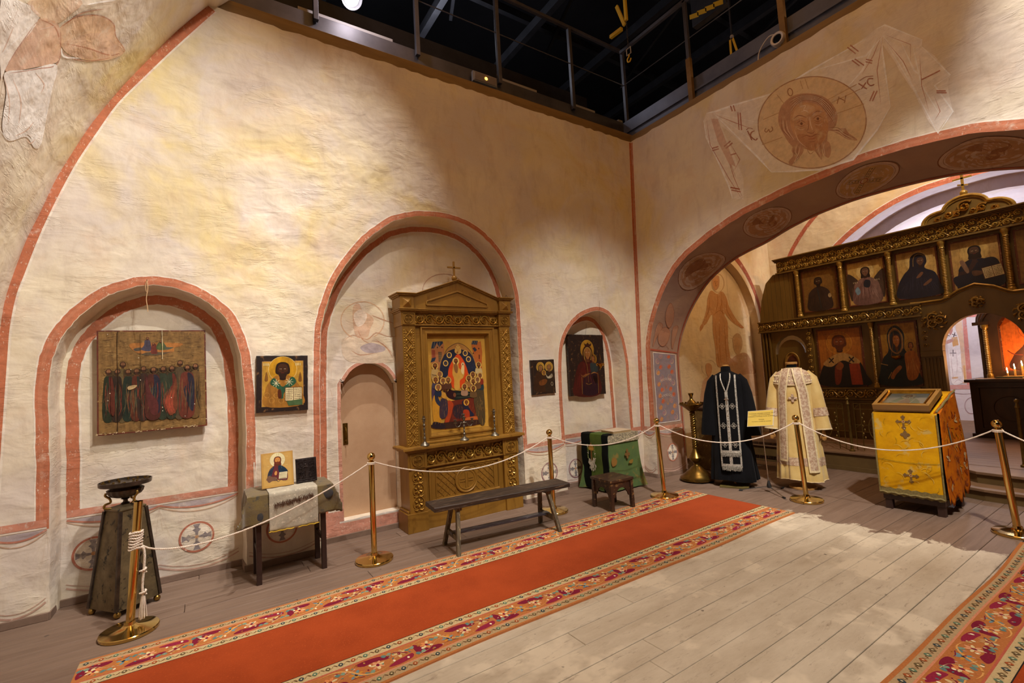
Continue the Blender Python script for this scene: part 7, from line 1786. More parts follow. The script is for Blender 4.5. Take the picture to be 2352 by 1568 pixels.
# framed icon lying on the slant
IFR = mat('icon_box_wood', '#9a7032', '#85602a', rough=.35, scale=6, stretch=(1, .3, 1), coat=.3)
sl = math.atan2(zb_-zf_, w)+radians(2); t3 = thing('framed_icon', 'glazed icon in a wooden box frame lying on the yellow lectern', 'icon', (LX0, LY0, 0))
Uy = Vector((0,-1,0)); Vx = Vector((cos(sl), 0, sin(sl))); Nz = Uy.cross(Vx); Nz = Nz if Nz.z > 0 else -Nz; O3 = Vector((-.012, d+.005, zf_+.012))
P3 = lambda u, v, o=0: O3+Uy*u+Vx*v+Nz*o
fw, fh, ft = .475, .44, .075
b = MB(); pbox(b, P3, 0, 0, fw, .035, 0, ft); pbox(b, P3, 0, fh-.035, fw, fh, 0, ft); pbox(b, P3, 0, .035, .035, fh-.035, 0, ft); pbox(b, P3, fw-.035, .035, fw, fh-.035, 0, ft); pbox(b, P3, 0, 0, fw, fh, 0, .02); b.build('box_frame', IFR, t3, bevel=.003)
b = MB(); frame_rect(b, P3, .05, .05, fw-.05, fh-.05, [(.015,ft-.004),(.010,ft+.003),(0,ft-.01),(-.012,ft-.012),(-.02,ft-.03)]); b.build('gilt_slip', GOLD, t3, smooth=30)
c = Paint(lambda x, y, off: P3(x, y, ft-.032+off)); c.poly([(.06,.06),(fw-.06,.06),(fw-.06,fh-.06),(.06,fh-.06)], '#7d8486')
c.blob([(.12,.07),(.14,.2),(.2,.28),(.27,.28),(.34,.2),(.36,.07)], '#36695a'); c.blob([(.18,.07),(.2,.22),(.26,.22),(.3,.07)], '#5d3f38'); face(c, .235, .30, .035, halo='#a09a86', skin='#8a6a52')
for k in range(10): c.stroke([(R.uniform(.08,.4), R.uniform(.08,.35)) for _ in range(3)], .008, R.choice(['#a8a79c','#5a5f5e','#8f7d6a']), .7, taper=True)
c.build('painting', IMB, t3)
gm, nt, bs = nodes('glass_pane'); bs.inputs['Base Color'].default_value = (.9,.95,.95,1); bs.inputs['Roughness'].default_value = .03; bs.inputs['Transmission Weight'].default_value = 1; bs.inputs['IOR'].default_value = 1.3
b = MB(); pbox(b, P3, .036, .036, fw-.036, fh-.036, ft-.016, ft-.014); b.build('glass', gm, t3)
b = MB(); b.ball(tuple(P3(fw-.02, .03, ft)), .006, 8); b.ball(tuple(P3(fw-.02, fh-.03, ft)), .006, 8); b.build('screw', BRS, t3, smooth=50)

# ================================================================== CARPETS
RF = mat('red_carpet', '#a04219', '#923a14', rough=.95, scale=3, c3='#a94a1e', s3=90, bmp=.0012, bscale=300, sheen=.06, spec=.08)
CM = paint_mat('carpet_pattern', rough=.95, k=0, var=.3, wscale=60, crack=.0012, spec=.1)
CBG = mat('carpet_border', '#c98250', '#bb7446', rough=.95, scale=40, bmp=.001, bscale=250, spec=.1)
def carpet(name, label, x0, x1, ya, yb, ra, rb, flip=False, wavy=.012):
    """ya..yb whole width, ra..rb the plain red field"""
    t = thing(name, label, 'carpet', (x0, ya, 0)); L = x1-x0
    nx = 120; e = random.Random(5); ph = e.uniform(0, 6)
    wv = lambda x: wavy*(sin(x*1.7+ph)+.5*sin(x*3.9))
    T = .009
    def P(x, y, off=0): # y local 0..width, edges wander a little
        W_ = yb-ya; return Vector((x, y+wv(x)*(abs(2*y/W_-1)**3), T+off+.0015*sin(x*3+y*2)))
    rr0, rr1 = ra-ya, rb-ya; W_ = yb-ya
    def sheet(y0, y1, ny, m_, nm, zo=0):
        b = MB(); b.loft([[P(L*i/nx, y0+(y1-y0)*j/ny, zo) for j in range(ny+1)] for i in range(nx+1)])
        o = b.build(nm, m_, t, smooth=60); return o
    sheet(rr0, rr1, 6, RF, 'field', .001)
    for y0, y1 in ((0, rr0), (rr1, W_)): o = sheet(y0, y1, 4, CBG, 'border')
    b = MB()
    for y in (0, W_): b.loft([[P(L*i/nx, y, 0) for i in range(nx+1)], [P(L*i/nx, y, -T) for i in range(nx+1)]])
    for x in (0, L): b.loft([[P(x, W_*i/20, 0.001) for i in range(21)], [P(x, W_*i/20, -T) for i in range(21)]])
    b.build('edge', CBG, t)
    PAL = ['#8c2038','#d9c190','#7d8f76','#c97a34','#cf9a8a','#5f7a80','#a98a4a','#932a3c']
    for side, (w0, w1) in enumerate(((0, rr0), (W_, rr1))):   # from the outer edge inwards
        bw = w1-w0; c = Paint(lambda u, v, off: P(u, w0+bw*v, off), .0012, .00002)
        def fill(v0, v1, col):
            for i in range(nx): c.poly([(L*i/nx, v0), (L*(i+1)/nx, v0), (L*(i+1)/nx, v1), (L*i/nx, v1)], col); c.off -= c.dz
            c.off += c.dz
        k_ = abs(bw)
        fill(0, .06, '#b4713f'); fill(.06, .24, '#b39870'); fill(.24, .27, '#cf8a68'); fill(.27, .76, '#b5713f'); fill(.76, .79, '#b8604a'); fill(.79, .985, '#c3ac7e'); fill(.985, 1.0, '#2c2622')
        r = random.Random(31+side); rp = .56; n = int(L/rp)+1
        base_off = c.off
        for q in range(n):
            c.off = base_off
            o = q*rp; motif = []
            def bl(pts, col, a=1):
                pts = [(o+u*rp, v) for u, v in pts]
                if all(u < L for u, v in pts) and all(u > 0 for u, v in pts): c.blob(pts, col, a, k=3)
            def sk(pts, w_, col):
                pts = [(o+u*rp, v) for u, v in pts]
                if all(0 < u < L for u, v in pts):
                    # width is in metres along, scale across
                    Lp = smoothc(pts, 3, False); c.strip([(u-w_*.5, v) for u, v in Lp], [(u+w_*.5, v+w_*.6/k_) for u, v in Lp], col)
            # crimson wave with palmettes
            bl([(.02,.45),(.08,.32),(.2,.29),(.3,.33),(.27,.42),(.14,.46),(.08,.60),(.03,.66)], '#7c2036'); bl([(.42,.70),(.5,.74),(.66,.72),(.78,.60),(.72,.56),(.6,.62),(.5,.60)], '#7c2036'); bl([(.70,.34),(.80,.30),(.96,.34),(.98,.46),(.88,.44),(.80,.42)], '#8f2840')
            for cu, cv, s_, c1_, c2_ in ((.16,.53,1,'#dcc795','#d88a52'),(.40,.47,1,'#c98a36','#6f8f96'),(.62,.50,1,'#dcc795','#d89a70'),(.86,.58,1,'#d6bd88','#b98a5a')):
                for a_ in range(7):
                    an = a_*2*pi/7+q; du, dv = .075*cos(an)*s_, .13*sin(an)*s_*.36/k_*.95
                    bl([(cu,cv),(cu+du*.6-dv*.15,cv+dv*.6+du*.3),(cu+du,cv+dv),(cu+du*.6+dv*.15,cv+dv*.6-du*.3)], c1_ if a_ % 2 else c2_)
                bl([(cu-.018,cv),(cu,cv+.04),(cu+.018,cv),(cu,cv-.04)], '#2f3340' if cu == .40 else '#7c2036')
            for cu, cv in ((.27,.62),(.52,.38),(.74,.66),(.98,.60),(.06,.38)):
                for e_ in (-1, 1): bl([(cu,cv),(cu+e_*.03,cv+.05),(cu+e_*.055,cv+.02),(cu+e_*.03,cv-.04)], '#7f9680' if e_ > 0 else '#5f7f7a')
            sk([(.0,.62),(.08,.70),(.22,.72),(.34,.62),(.44,.42),(.56,.32),(.7,.36),(.8,.5),(.9,.62),(.99,.62)], .010, '#d8a05c'); sk([(.04,.34),(.16,.38),(.26,.52),(.4,.60)], .007, '#e0c99a'); sk([(.56,.44),(.68,.58),(.82,.66),(.94,.5)], .007, '#7c2036'); sk([(.3,.34),(.36,.38),(.46,.34)], .006, '#7c2036')
            for j in range(26):
                cu, cv = r.uniform(.02, .98), r.uniform(.31, .72); an = r.uniform(0, 6.3); du, dv = .028*cos(an), .05*sin(an)
                bl([(cu, cv), (cu+du*.5-dv*.2, cv+dv*.5+du*.5), (cu+du, cv+dv), (cu+du*.5+dv*.2, cv+dv*.5-du*.5)], r.choice(['#c9b184','#6f8a74','#7c2036','#b98a4a','#5d7478','#c49a86','#a8672f']))
            for cu, cv in ((.10,.47),(.34,.68),(.55,.56),(.78,.44),(.92,.38)): bl([(cu-.014,cv),(cu,cv+.03),(cu+.014,cv),(cu,cv-.03)], '#efe0bc')
            for j in range(8):
                cu = (j+.5)/8
                for v0 in (.15, .885):
                    col = ('#3f4a4c','#a0522c','#5f7a62','#6b5a3c')[(j+q) % 4]; bl([(cu-.026,v0),(cu,v0+.05),(cu+.026,v0),(cu,v0-.05)], col); bl([(cu-.009,v0),(cu,v0+.018),(cu+.009,v0),(cu,v0-.018)], '#d8c69a')
                    sk([(cu+.03,v0-.03),(cu+.06,v0+.03),(cu+.09,v0-.02)], .005, '#7a5a3a')
        c.build('pattern', CM, t)
    return t
carpet('runner_carpet', 'long runner carpet with red field and floral borders along the wall', -.66, 5.17, 2.63, 4.01, 2.99, 3.655)
carpet('runner_carpet', 'second red runner carpet with floral border at the lower right corner', .3, 5.62, -.31, 1.07, .05, .71)

# ================================================================== ICONOSTASIS
IW = mat('dark_bronze_wood', '#70541f', '#5f4718', rough=.42, metal=.1, scale=4, stretch=(1, 1, .25), bmp=.0005, rvar=.1)
IG = mat('dark_gilt_carving', '#a98438', '#856425', rough=.32, metal=.35, scale=14, rvar=.15)
XI, YI = 8.9, 1.83
t = ico = thing('iconostasis', 'carved gilded icon screen with two tiers of saints behind the chancel arch', 'icon screen', (XI, YI, 0))
# local frame for the front: u to the right (towards -y), v up, off towards the viewer (-x)
P = PF((0, 0, 0), (0, -1, 0), (0, 0, 1))
def Yl(y): return YI-y     # world y -> u
TH = .12
def part(fn, name, m_=IW, bevel=.003, smooth=None, parent=None):
    b = MB(); fn(b); return b.build(name, m_, parent or t, bevel=bevel, smooth=smooth)
def plate(b, pts, z0, z1): b.prism(pts, lambda u, v: P(u, v, z1), lambda u, v: P(u, v, z0))
HW = 3.05          # half width
def sym(fn):
    for s_ in (-1, 1): fn(s_)
ub = lambda s_, a, c_: (min(s_*a, s_*c_), max(s_*a, s_*c_))
def f(b):       # lower tier ground with openings for the side doors and the royal door
    for s_ in (-1, 1):
        for a, c_ in ((.42, .66),): x0, x1 = ub(s_, a, c_); pbox(b, P, x0, .258, x1, 1.62, -TH, 0)
        x0, x1 = ub(s_, .55, 2.13); pbox(b, P, x0, .258, x1, 2.16, -TH, -.04)
        x0, x1 = ub(s_, 2.13, 2.25); pbox(b, P, x0, .258, x1, 2.16, -TH, .0)
        x0, x1 = ub(s_, 2.80, 3.05); pbox(b, P, x0, .258, x1, 2.16, -TH, -.02)
        # arch over the side door: ring slot stays open
        pts = [(s_*2.25, 2.16), (s_*2.80, 2.16), (s_*2.80, 1.75)]+[(s_*(2.525+.275*cos(a_)), 1.75+.30*sin(a_)) for a_ in [pi*k/12 for k in range(13)]]+[(s_*2.25, 1.75)]
        plate(b, pts[:2]+[(s_*2.80,1.75)]+pts[3:15]+[(s_*2.25,1.75)], -TH, -.02)
        pts = [(s_*(2.525+.225*cos(a_)), 1.72+.25*sin(a_)) for a_ in [pi*k/12 for k in range(13)]]
        plate(b, [(s_*2.79,.27),(s_*2.79,1.72)]+pts[:1]+pts+[(s_*2.26,1.72),(s_*2.26,.27)], -TH*.8, -.05)
part2(f, 'lower_tier', IW, .003, None, 1)
def f(b):
    for s_ in (-1, 1):
        for u in (2.19, 2.87, 2.93, 2.99): x0, x1 = ub(s_, u-.012, u+.012); pbox(b, P, x0, .30, x1, 2.12, -.02, .012)
        for k in range(5): u = .47+k*.04; x0, x1 = ub(s_, u-.008, u+.008); pbox(b, P, x0, .30, x1, 1.52, 0, .012)
        x0, x1 = ub(s_, .415, .67); pbox(b, P, x0, 1.54, x1, 1.62, -.02, .03); pbox(b, P, x0, .258, x1, .36, -.02, .03)
part2(f, 'pilaster', IW, .003, None, 1)
for s_ in (-1, 1):
    def f(b):
        for k in range(16):
            y = .45+k*.105; spiral_cell(b, PF(P(s_*2.19 if False else s_*.60+ (0), 0, .005) if False else P(s_*.605, 0, -.036) , (0,-1,0), (0,0,1)), 0, min(y, 2.1), .045, .02, 1 if k % 2 else -1, 4, 4)
    if True:
        def f2(b, s_=s_):
            Q = PF(P(s_*.60, 1.66, .004), (0,-1,0), (0,0,1))
            for k in range(5): spiral_cell(b, Q, 0, .05+k*.095, .042, .02, 1 if k % 2 else -1, 4, 4)
            Q = PF(P(s_*2.19, 1.0, .012), (0,-1,0), (0,0,1))
            for k in range(11): spiral_cell(b, Q, 0, .05+k*.1, .036, .018, 1 if k % 2 else -1, 4, 4)
        part(f2, 'carved_strip', IG, 0, 50)
# centre gable panel with the royal door opening
arch = [(.42*cos(a_), 1.62+.48*sin(a_)) for a_ in [pi*k/20 for k in range(21)]]
topL = [(-.60,2.33),(-.36,2.335),(-.30,2.36),(-.18,2.44),(0,2.50),(.18,2.44),(.30,2.36),(.36,2.335),(.60,2.33)]
def f(b): plate(b, [(-.66,1.62)]+[(-.66,2.33)]+topL+[(.66,2.33),(.66,1.62)]+arch, -TH, .02)
part(f, 'gable_panel', bevel=.004)
def f(b):
    b.tube([P(u, v+.012, .03) for u, v in [(-.72,2.335)]+topL+[(.72,2.335)]], .016, 6); b.tube([P(u, v-.02, .024) for u, v in [(-.66,2.33)]+topL+[(.66,2.33)]], .008, 5)
part(f, 'gable_moulding', IG, 0, 50)
def rosette(b, cu, cv, r_, o):
    for k in range(3): spiral_cell(b, PF(P(0,0,o), (0,-1,0), (0,0,1)), cu+.38*r_*cos(k*2.1), cv+.38*r_*sin(k*2.1), r_*.52, .028, 1, 5, 5)
    for k in range(10): a_ = k*pi/5; b.tube([P(cu+r_*.7*cos(a_), cv+r_*.7*sin(a_), o), P(cu+r_*.9*cos(a_+.2), cv+r_*.9*sin(a_+.2), o+.02), P(cu+r_*1.02*cos(a_+.45), cv+r_*1.02*sin(a_+.45), o)], [.006,.014,.005], 5, cap=False)
    b.ball(tuple(P(cu, cv, o+.01)), r_*.22, 10, (.5, 1, 1))
for cu, cv, r_ in ((-.46,2.06,.135),(.46,2.06,.135),(0,2.26,.08)):
    b = MB(); rosette(b, cu, cv, r_, .022); b.build('rosette', IG, t, smooth=60)
# friezes
FZ = [('lower', .915, 1.07, .72, 2.12), ]
for s_ in (-1, 1):
    x0, x1 = ub(s_, .72, 2.13)
    def f(b): pbox(b, P, x0, .905, x1, 1.08, -.05, -.01); pbox(b, P, x0, 1.07, x1, 1.09, -.05, .01); pbox(b, P, x0, .895, x1, .912, -.05, .01)
    part(f, 'lower_frieze')
    def f(b): scroll_frieze(b, PF(P(x0, .915, -.008), (0,-1,0), (0,0,1)), x1-x0, .155, 10, .022)
    part(f, 'carved_frieze', IG, 0, 50)
    x0, x1 = ub(s_, .60, HW)
    def f(b): pbox(b, P, x0, 2.15, x1, 2.33, -TH, .03); pbox(b, P, x0, 2.135, x1, 2.16, -TH, .055); pbox(b, P, x0, 2.32, x1, 2.345, -TH, .06)
    part(f, 'middle_frieze')
    def f(b): scroll_frieze(b, PF(P(x0, 2.162, .032), (0,-1,0), (0,0,1)), x1-x0, .155, 14, .02, rows=2) if False else scroll_frieze(b, PF(P(x0, 2.162, .032), (0,-1,0), (0,0,1)), x1-x0, .155, 22, .02)
    part(f, 'carved_frieze', IG, 0, 50)
    def f(b):       # plain lower panels
        xx0, xx1 = ub(s_, .74, 2.11); pbox(b, P, xx0, .30, xx1, .88, -.045, -.03)
        for k in range(3): a = xx0+.04+k*(xx1-xx0-.04)/3; frame_rect(b, P, a, .36, a+(xx1-xx0-.04)/3-.06, .84, [(0,-.03),(0,-.012),(-.012,-.012),(-.02,-.03)])
    part(f, 'lower_panel')
# upper tier
UT0, UT1 = 2.345, 3.21
def f(b):
    plate(b, [(-2.30,UT0),(2.30,UT0),(2.30,UT1),(-2.30,UT1)], -TH, -.05)
    for s_ in (-1, 1):
        plate(b, [(s_*2.30,UT0),(s_*3.04,UT0),(s_*2.98,2.75),(s_*2.86,3.08),(s_*2.72,3.21),(s_*2.30,UT1)], -TH, -.03)
part(f, 'upper_tier')
for s_ in (-1, 1):
    for k in range(8):
        u0 = 2.36+k*.083; u1 = u0+.079; tp = lambda u: 3.20 if u < 2.72 else 3.20-(u-2.72)*(.13/.14) if u < 2.86 else 3.07-(u-2.86)*(.33/.12) if u < 2.98 else 2.74-(u-2.98)*6
        b = MB(); plate(b, [(s_*u0,UT0),(s_*u1,UT0),(s_*u1,max(tp(u1),UT0+.02)),(s_*u0,max(tp(u0),UT0+.02))], -.03, -.015); b.build('shoulder_plank', IW, t, bevel=.002)
def f(b):
    pbox(b, P, -2.62, 3.20, 2.62, 3.42, -TH, .02); pbox(b, P, -2.64, 3.19, 2.64, 3.215, -TH, .045)
    for z0, z1, e in ((3.405,3.425,.04),(3.425,3.445,.065),(3.445,3.465,.09)): pbox(b, P, -2.63-e*.3, z0, 2.63+e*.3, z1, -TH, e)
part(f, 'cornice')
def f(b): scroll_frieze(b, PF(P(-2.61, 3.217, .022), (0,-1,0), (0,0,1)), 5.22, .188, 48, .022, rows=2)
part(f, 'carved_frieze', IG, 0, 50)
# crest: three lobes, ball and three-barred cross
cr = [(-.47,3.45)]+[(-.27+.20*cos(a_), 3.46+.15*sin(a_)) for a_ in [pi*.98-k*pi*.5/8 for k in range(9)]]+[(.0+.235*cos(a_), 3.585+.17*sin(a_)) for a_ in [pi*.93-k*pi*.86/14 for k in range(15)]]+[(.27+.20*cos(a_), 3.46+.15*sin(a_)) for a_ in [pi*.52-k*pi*.5/8 for k in range(9)]]+[(.47,3.45)]
def f(b): plate(b, cr, -.08, .03)
part(f, 'crest', bevel=0)
def f(b):
    b.tube([P(u, v, .035) for u, v in cr], .022, 7); b.tube([P(u*.93, 3.45+(v-3.45)*.90, .035) for u, v in cr], .010, 5)
part(f, 'crest_moulding', IG, 0, 50)
def f(b):
    Q = PF(P(0, 0, .034), (0,-1,0), (0,0,1))
    for cu, cv, r_, tn in ((0,3.60,.085,1),(-.17,3.535,.06,-1),(.17,3.535,.06,1),(-.29,3.50,.04,1),(.29,3.50,.04,-1),(-.085,3.52,.045,1),(.085,3.52,.045,-1)): spiral_cell(b, Q, cu, cv, r_, .03, tn, 5, 6)
part(f, 'crest_carving', mat('bright_gilt', '#d9ad55', '#b58a38', rough=.25, metal=.85, scale=20), 0, 60)
def f(b):
    b.ball(tuple(P(0, 3.80, 0)), .045, 16); b.bar(P(0,3.83,0), P(0,4.13,0), .03, .02, up=(1,0,0)); b.bar(P(-.055,4.085,0), P(.055,4.085,0), .022, .02, up=(1,0,0)); b.bar(P(-.10,4.01,0), P(.10,4.01,0), .026, .02, up=(1,0,0)); b.bar(P(-.055,3.93,0), P(.055,3.90,0), .022, .02, up=(1,0,0))
part(f, 'cross', IG, .002, 50)
# twisted columns
def column(u, v0, v1, r_, o, name='column'):
    b = MB(); H = v1-v0; vs = []
    prof = [(r_*1.5,0),(r_*1.5,.03),(r_*1.1,.045),(r_*1.25,.07),(r_,.08)]
    n = int((H-.2)/.022)
    for k in range(n):
        z = .085+k*(H-.2)/n; prof += [(r_*.78, z), (r_*1.05, z+(H-.2)/n*.5)]
    prof += [(r_*.8,H-.115),(r_*1.2,H-.10),(r_*.95,H-.085),(r_*1.25,H-.05),(r_*1.6,H-.03),(r_*1.6,H)]
    q = P(u, v0, o); b.lathe(prof, 18, tuple(q)); b.build(name, IG, t, smooth=45)
for u in (-2.29, -1.60, -.935, -.30, .345, .99, 1.65, 2.29): column(u, 2.36, 3.19, .030, .0)
for s_ in (-1, 1): column(s_*1.26, 1.09, 2.13, .026, .0)
# icons of the tiers
CC = [('#9a6a24','#3a2418','#1d1a1c'),]
def tier_icon(name, label, u0, u1, v0, v1, draw, o=-.048):
    w, h = u1-u0, v1-v0
    tt = thing(name, label, 'icon', tuple(Vector((XI, YI, 0))+P(u0, v0, o)))
    Q = PF((0,0,0), (0,-1,0), (0,0,1)); b = MB(); pbox(b, Q, 0, 0, w, h, 0, .02); b.build('board', REDB, tt, bevel=.003)
    c = Paint(lambda x, y, off: Q(x*h, y*h, .02+off)); c.a = w/h; draw(c); c.build('painting', IM, tt); return tt
GB = '#a87c30'
def bg(c, col=GB, top=.93, e=.03):
    a = c.a; c.poly([(0.01,0.01),(a-.01,.01),(a-.01,.99),(.01,.99)], '#6b3a1c'); c.poly([(e,e),(a-e,e),(a-e,.90),(a*.5,top+.04),(e,.90)] if False else [(e,e),(a-e,e),(a-e,1-e),(e,1-e)], col)
    for k in range(26): x, y = R.uniform(.06,a-.06), R.uniform(.1,.95); c.stroke([(x,y),(x+R.uniform(-.04,.04), y+R.uniform(-.03,.03)),(x+R.uniform(-.05,.05), y+.04)], .006, R.choice(['#8a6222','#c29548','#5c3d18']), .6, taper=True)
def d_apostle(c): bg(c, '#74511f'); x = c.a/2; bust(c, x-.02, .70, .095, '#2c1d14', '#33221a', '#4d3420', .04, halo='#7a5520', skin='#3a2415', hair='#1a100a', beard=1.1, dark='#1d120c'); c.ell(x+.20, .34, .035, .05, '#a58a5c'); c.stroke([(x-.05,.55),(x-.02,.3),(x,.06)], .02, '#1c2a2c', .9)
def d_angel(c):
    bg(c, '#b58e48'); x = c.a/2
    for s_ in (-1, 1): c.blob([(x+s_*.14,.52),(x+s_*.22,.66),(x+s_*.33,.74),(x+s_*.36,.60),(x+s_*.34,.35),(x+s_*.30,.12),(x+s_*.20,.3)], '#3b2a1f'); folds(c, x+s_*.22-.05, x+s_*.22+.12, .15, .7, '#6b4c30', 8, .008, 3)
    c.ell(x, .74, .17, .17, '#c9a864'); bust(c, x, .73, .095, '#6b4a40', '#7a5a4c', '#a8887a', .04, halo=False, skin='#6b4a34', hair='#20130d', dark='#2e1c12', long_=True); c.blob([(x-.02,.55),(x+.08,.52),(x+.05,.38),(x-.05,.42)], '#1d2028'); c.blob([(x-.22,.35),(x-.16,.42),(x-.12,.3),(x-.18,.24)], '#6d8a96', .9)
    for s_ in (-1, 1):
        for k in range(3): c.stroke([(x+s_*(.17+k*.035),.51),(x+s_*(.17+k*.035),.54)], .01, '#d8c896', .9)
def d_virgin(c):
    bg(c, '#b58e48'); x = c.a/2; c.ell(x+.02, .76, .19, .19, '#c3a05a'); c.blob([(x-.32,.03),(x-.33,.3),(x-.22,.52),(x-.12,.64),(x-.08,.86),(x+.04,.93),(x+.15,.86),(x+.17,.72),(x+.13,.6),(x+.28,.48),(x+.34,.25),(x+.34,.03)], '#1d1a24')
    face(c, x+.07, .745, .085, halo=None, skin='#5a3a26', hair='#1d1a24', dark='#2a1810'); c.stroke([(x-.05,.66),(x-.03,.84),(x+.05,.90),(x+.14,.85)], .010, '#8a6a34'); folds(c, x-.25, x+.25, .06, .6, '#3a3240', 14, .01, 2)
    c.blob([(x-.02,.42),(x+.06,.52),(x+.10,.50),(x+.04,.42)], '#6a452c'); c.blob([(x+.08,.26),(x+.2,.36),(x+.22,.32),(x+.12,.24)], '#6a452c')
def d_christ(c):
    bg(c, '#ab8444'); x = c.a/2; c.ell(x, .74, .20, .20, '#b8944e'); bust(c, x, .74, .10, '#3a231c', '#161722', '#5a3a28', .04, halo=False, skin='#4f3320', hair='#1c110b', beard=.8, dark='#24150d', long_=True)
    c.blob([(x+.05,.55),(x+.25,.58),(x+.33,.4),(x+.34,.05),(x-.1,.04),(x-.28,.1),(x-.33,.3),(x-.1,.36)], '#161722', .95); c.blob([(x-.22,.58),(x-.16,.6),(x-.1,.4),(x-.14,.36)], '#7a5a40'); book(c, x+.22, .32, .26, .20, rot=8, page='#c9b684'); c.blob([(x-.06,.38),(x+.06,.36),(x+.08,.30),(x-.04,.28)], '#5e3e28')
def d_other(c): bg(c, '#8a6830'); x = c.a/2; bust(c, x, .72, .095, '#3a2a1c', '#3f2a20', '#6a4a30', .04, halo='#a07c3c', skin='#4a2e1c', hair='#2a180f', beard=1.0)
ups = [(-2.23,-1.67,'dark icon of an apostle with scroll, leftmost in the upper tier of the screen',d_apostle),(-1.53,-1.0,'icon of a winged angel in the upper tier of the screen',d_angel),(-.865,-.365,'icon of a dark-veiled woman bowing right, upper tier of the screen',d_virgin),(-.235,.285,'icon of a bearded man with open book, centre of the upper tier of the screen',d_christ),(.41,.93,'upper-tier icon right of the open-book one, cut by the picture edge',d_other),(1.06,1.59,'upper-tier icon beyond the picture edge, next to last at right',d_angel),(1.72,2.23,'upper-tier icon at the far right end of the screen',d_apostle)]
for u0, u1, lb, dr in ups: tier_icon('tier_icon', lb, u0, u1, 2.42, 3.15, dr)
def d_nich(c):
    bg(c, '#a8621c'); x = c.a/2+.01; c.ell(x-.01, .74, .19, .19, '#b06d1e'); c.ring(x-.01, .74, .19, .19, .004, '#d89a3c')
    c.blob([(x-.33,.02),(x-.33,.25),(x-.24,.42),(x-.08,.54),(x+.10,.54),(x+.26,.42),(x+.34,.2),(x+.36,.02)], '#1c1614')
    c.blob([(x-.28,.40),(x-.08,.55),(x+.1,.55),(x+.27,.42),(x+.2,.36),(x+.02,.44),(x-.16,.34)], '#b88a4a')
    for cx in (x-.15, x+.15):
        for a_ in (.7, -.87): c.stroke([(cx-.05*cos(a_),.45-.06*sin(a_)),(cx+.05*cos(a_),.45+.06*sin(a_))], .02, '#2a1a10', 1, smooth=False)
    face(c, x-.01, .74, .115, halo=None, skin='#7a3a14', hair='#5a2a10', beard=1.0, dark='#3c1a0c'); c.poly([(x+.12,.03),(x+.28,.03),(x+.26,.38),(x+.11,.38)], '#9a3a1a'); c.blob([(x-.12,.05),(x-.04,.08),(x-.0,.36),(x-.1,.34)], '#7a2e16', .9); c.blob([(x-.09,.32),(x-.03,.42),(x+.03,.36),(x-.02,.28)], '#8c4a1e')
def d_hode(c):
    bg(c, '#a8741f'); x = c.a*.44; f0_ = c.fn; c.fn = lambda u, v, off: f0_(c.a*.44+(u-c.a*.44)*.66, v, off); c.ell(x, .72, .22, .22, '#a87a22'); c.ring(x, .72, .22, .22, .004, '#8a5418')
    c.blob([(x-.36,.02),(x-.36,.25),(x-.28,.44),(x-.16,.56),(x-.16,.80),(x-.06,.93),(x+.07,.93),(x+.17,.80),(x+.15,.58),(x+.24,.46),(x+.30,.3),(x+.38,.18),(x+.38,.02)], '#1b2426')
    c.blob([(x-.12,.58),(x-.12,.80),(x,.90),(x+.12,.80),(x+.12,.58),(x,.50)], '#8a6034'); c.blob([(x-.10,.60),(x-.10,.80),(x,.87),(x+.10,.79),(x+.09,.60),(x,.52)], '#22282c'); face(c, x+.01, .70, .095, halo=None, skin='#a8622a', hair='#3a1c10', dark='#4a2210')
    for q in ([(x-.12,.58),(x-.13,.80),(x,.905),(x+.13,.79),(x+.12,.58)],): c.stroke(q, .012, '#b98a48')
    u, v = x+.26, .62; c.ring(u, v, .10, .10, .004, '#8a5418'); c.blob([(u-.12,.30),(u-.12,.48),(u-.04,.53),(u+.07,.53),(u+.13,.42),(u+.14,.3),(u+.06,.12),(u-.1,.1)], '#a8601c'); folds(c, u-.1, u+.1, .12, .5, '#d89a4a', 10, .008, 7); face(c, u+.01, .61, .052, halo=None, skin='#9c5a26', hair='#4a2410')
    c.blob([(x-.17,.14),(x-.10,.24),(x+.02,.32),(x+.06,.28),(x-.06,.18),(x-.12,.11)], '#a8622c'); c.stroke([(x-.34,.36),(x-.2,.33)], .012, '#b98a48'); c.stroke([(x-.22,.12),(x-.14,.22)], .012, '#b98a48')
for s_ in (-1, 1):
    for (a, e), lb, dr in (((1.40, 2.08), 'large icon of a bearded bishop with book, lower tier behind the cream vestment' if s_ < 0 else 'lower-tier icon at the right of the royal door, outer one, beyond the picture', d_nich), ((.69, 1.18), 'large icon of a dark-veiled mother and child, lower tier beside the central opening' if s_ < 0 else 'lower-tier icon right beside the royal door, beyond the picture', d_hode)):
        x0, x1 = ub(s_, a, e); tier_icon('tier_icon', lb, x0, x1, 1.11, 2.10, dr, -.042)
# oval icon of the side door
def f(b): b.tube([P(-2.525+.12*cos(a_), 1.55+.18*sin(a_), -.04) for a_ in [k*pi/14 for k in range(28)]], .012, 6, closed=True)
part(f, 'oval_moulding', IG, 0, 50)
c = Paint(lambda x, y, off: P(x, y, -.048+off)); c.ell(-2.525, 1.55, .12, .18, '#a87a34'); c.blob([(-2.60,1.42),(-2.62,1.55),(-2.57,1.66),(-2.48,1.66),(-2.43,1.55),(-2.45,1.42)], '#5a2a18')
for k in range(9): a_ = R.uniform(0, 6.3); c.ell(-2.525+.085*cos(a_), 1.55+.13*sin(a_), .014, .014, '#8c3a20')
c.stroke([(-2.6,1.60),(-2.45,1.56)], .012, '#2a1a12'); c.build('door_painting', IM, t)
c_ = at(2058, 818, X=8.84); tl = thing('icon_lamp', 'small brass oil lamp hanging before the lower-tier mother-and-child icon', 'lamp', tuple(c_))
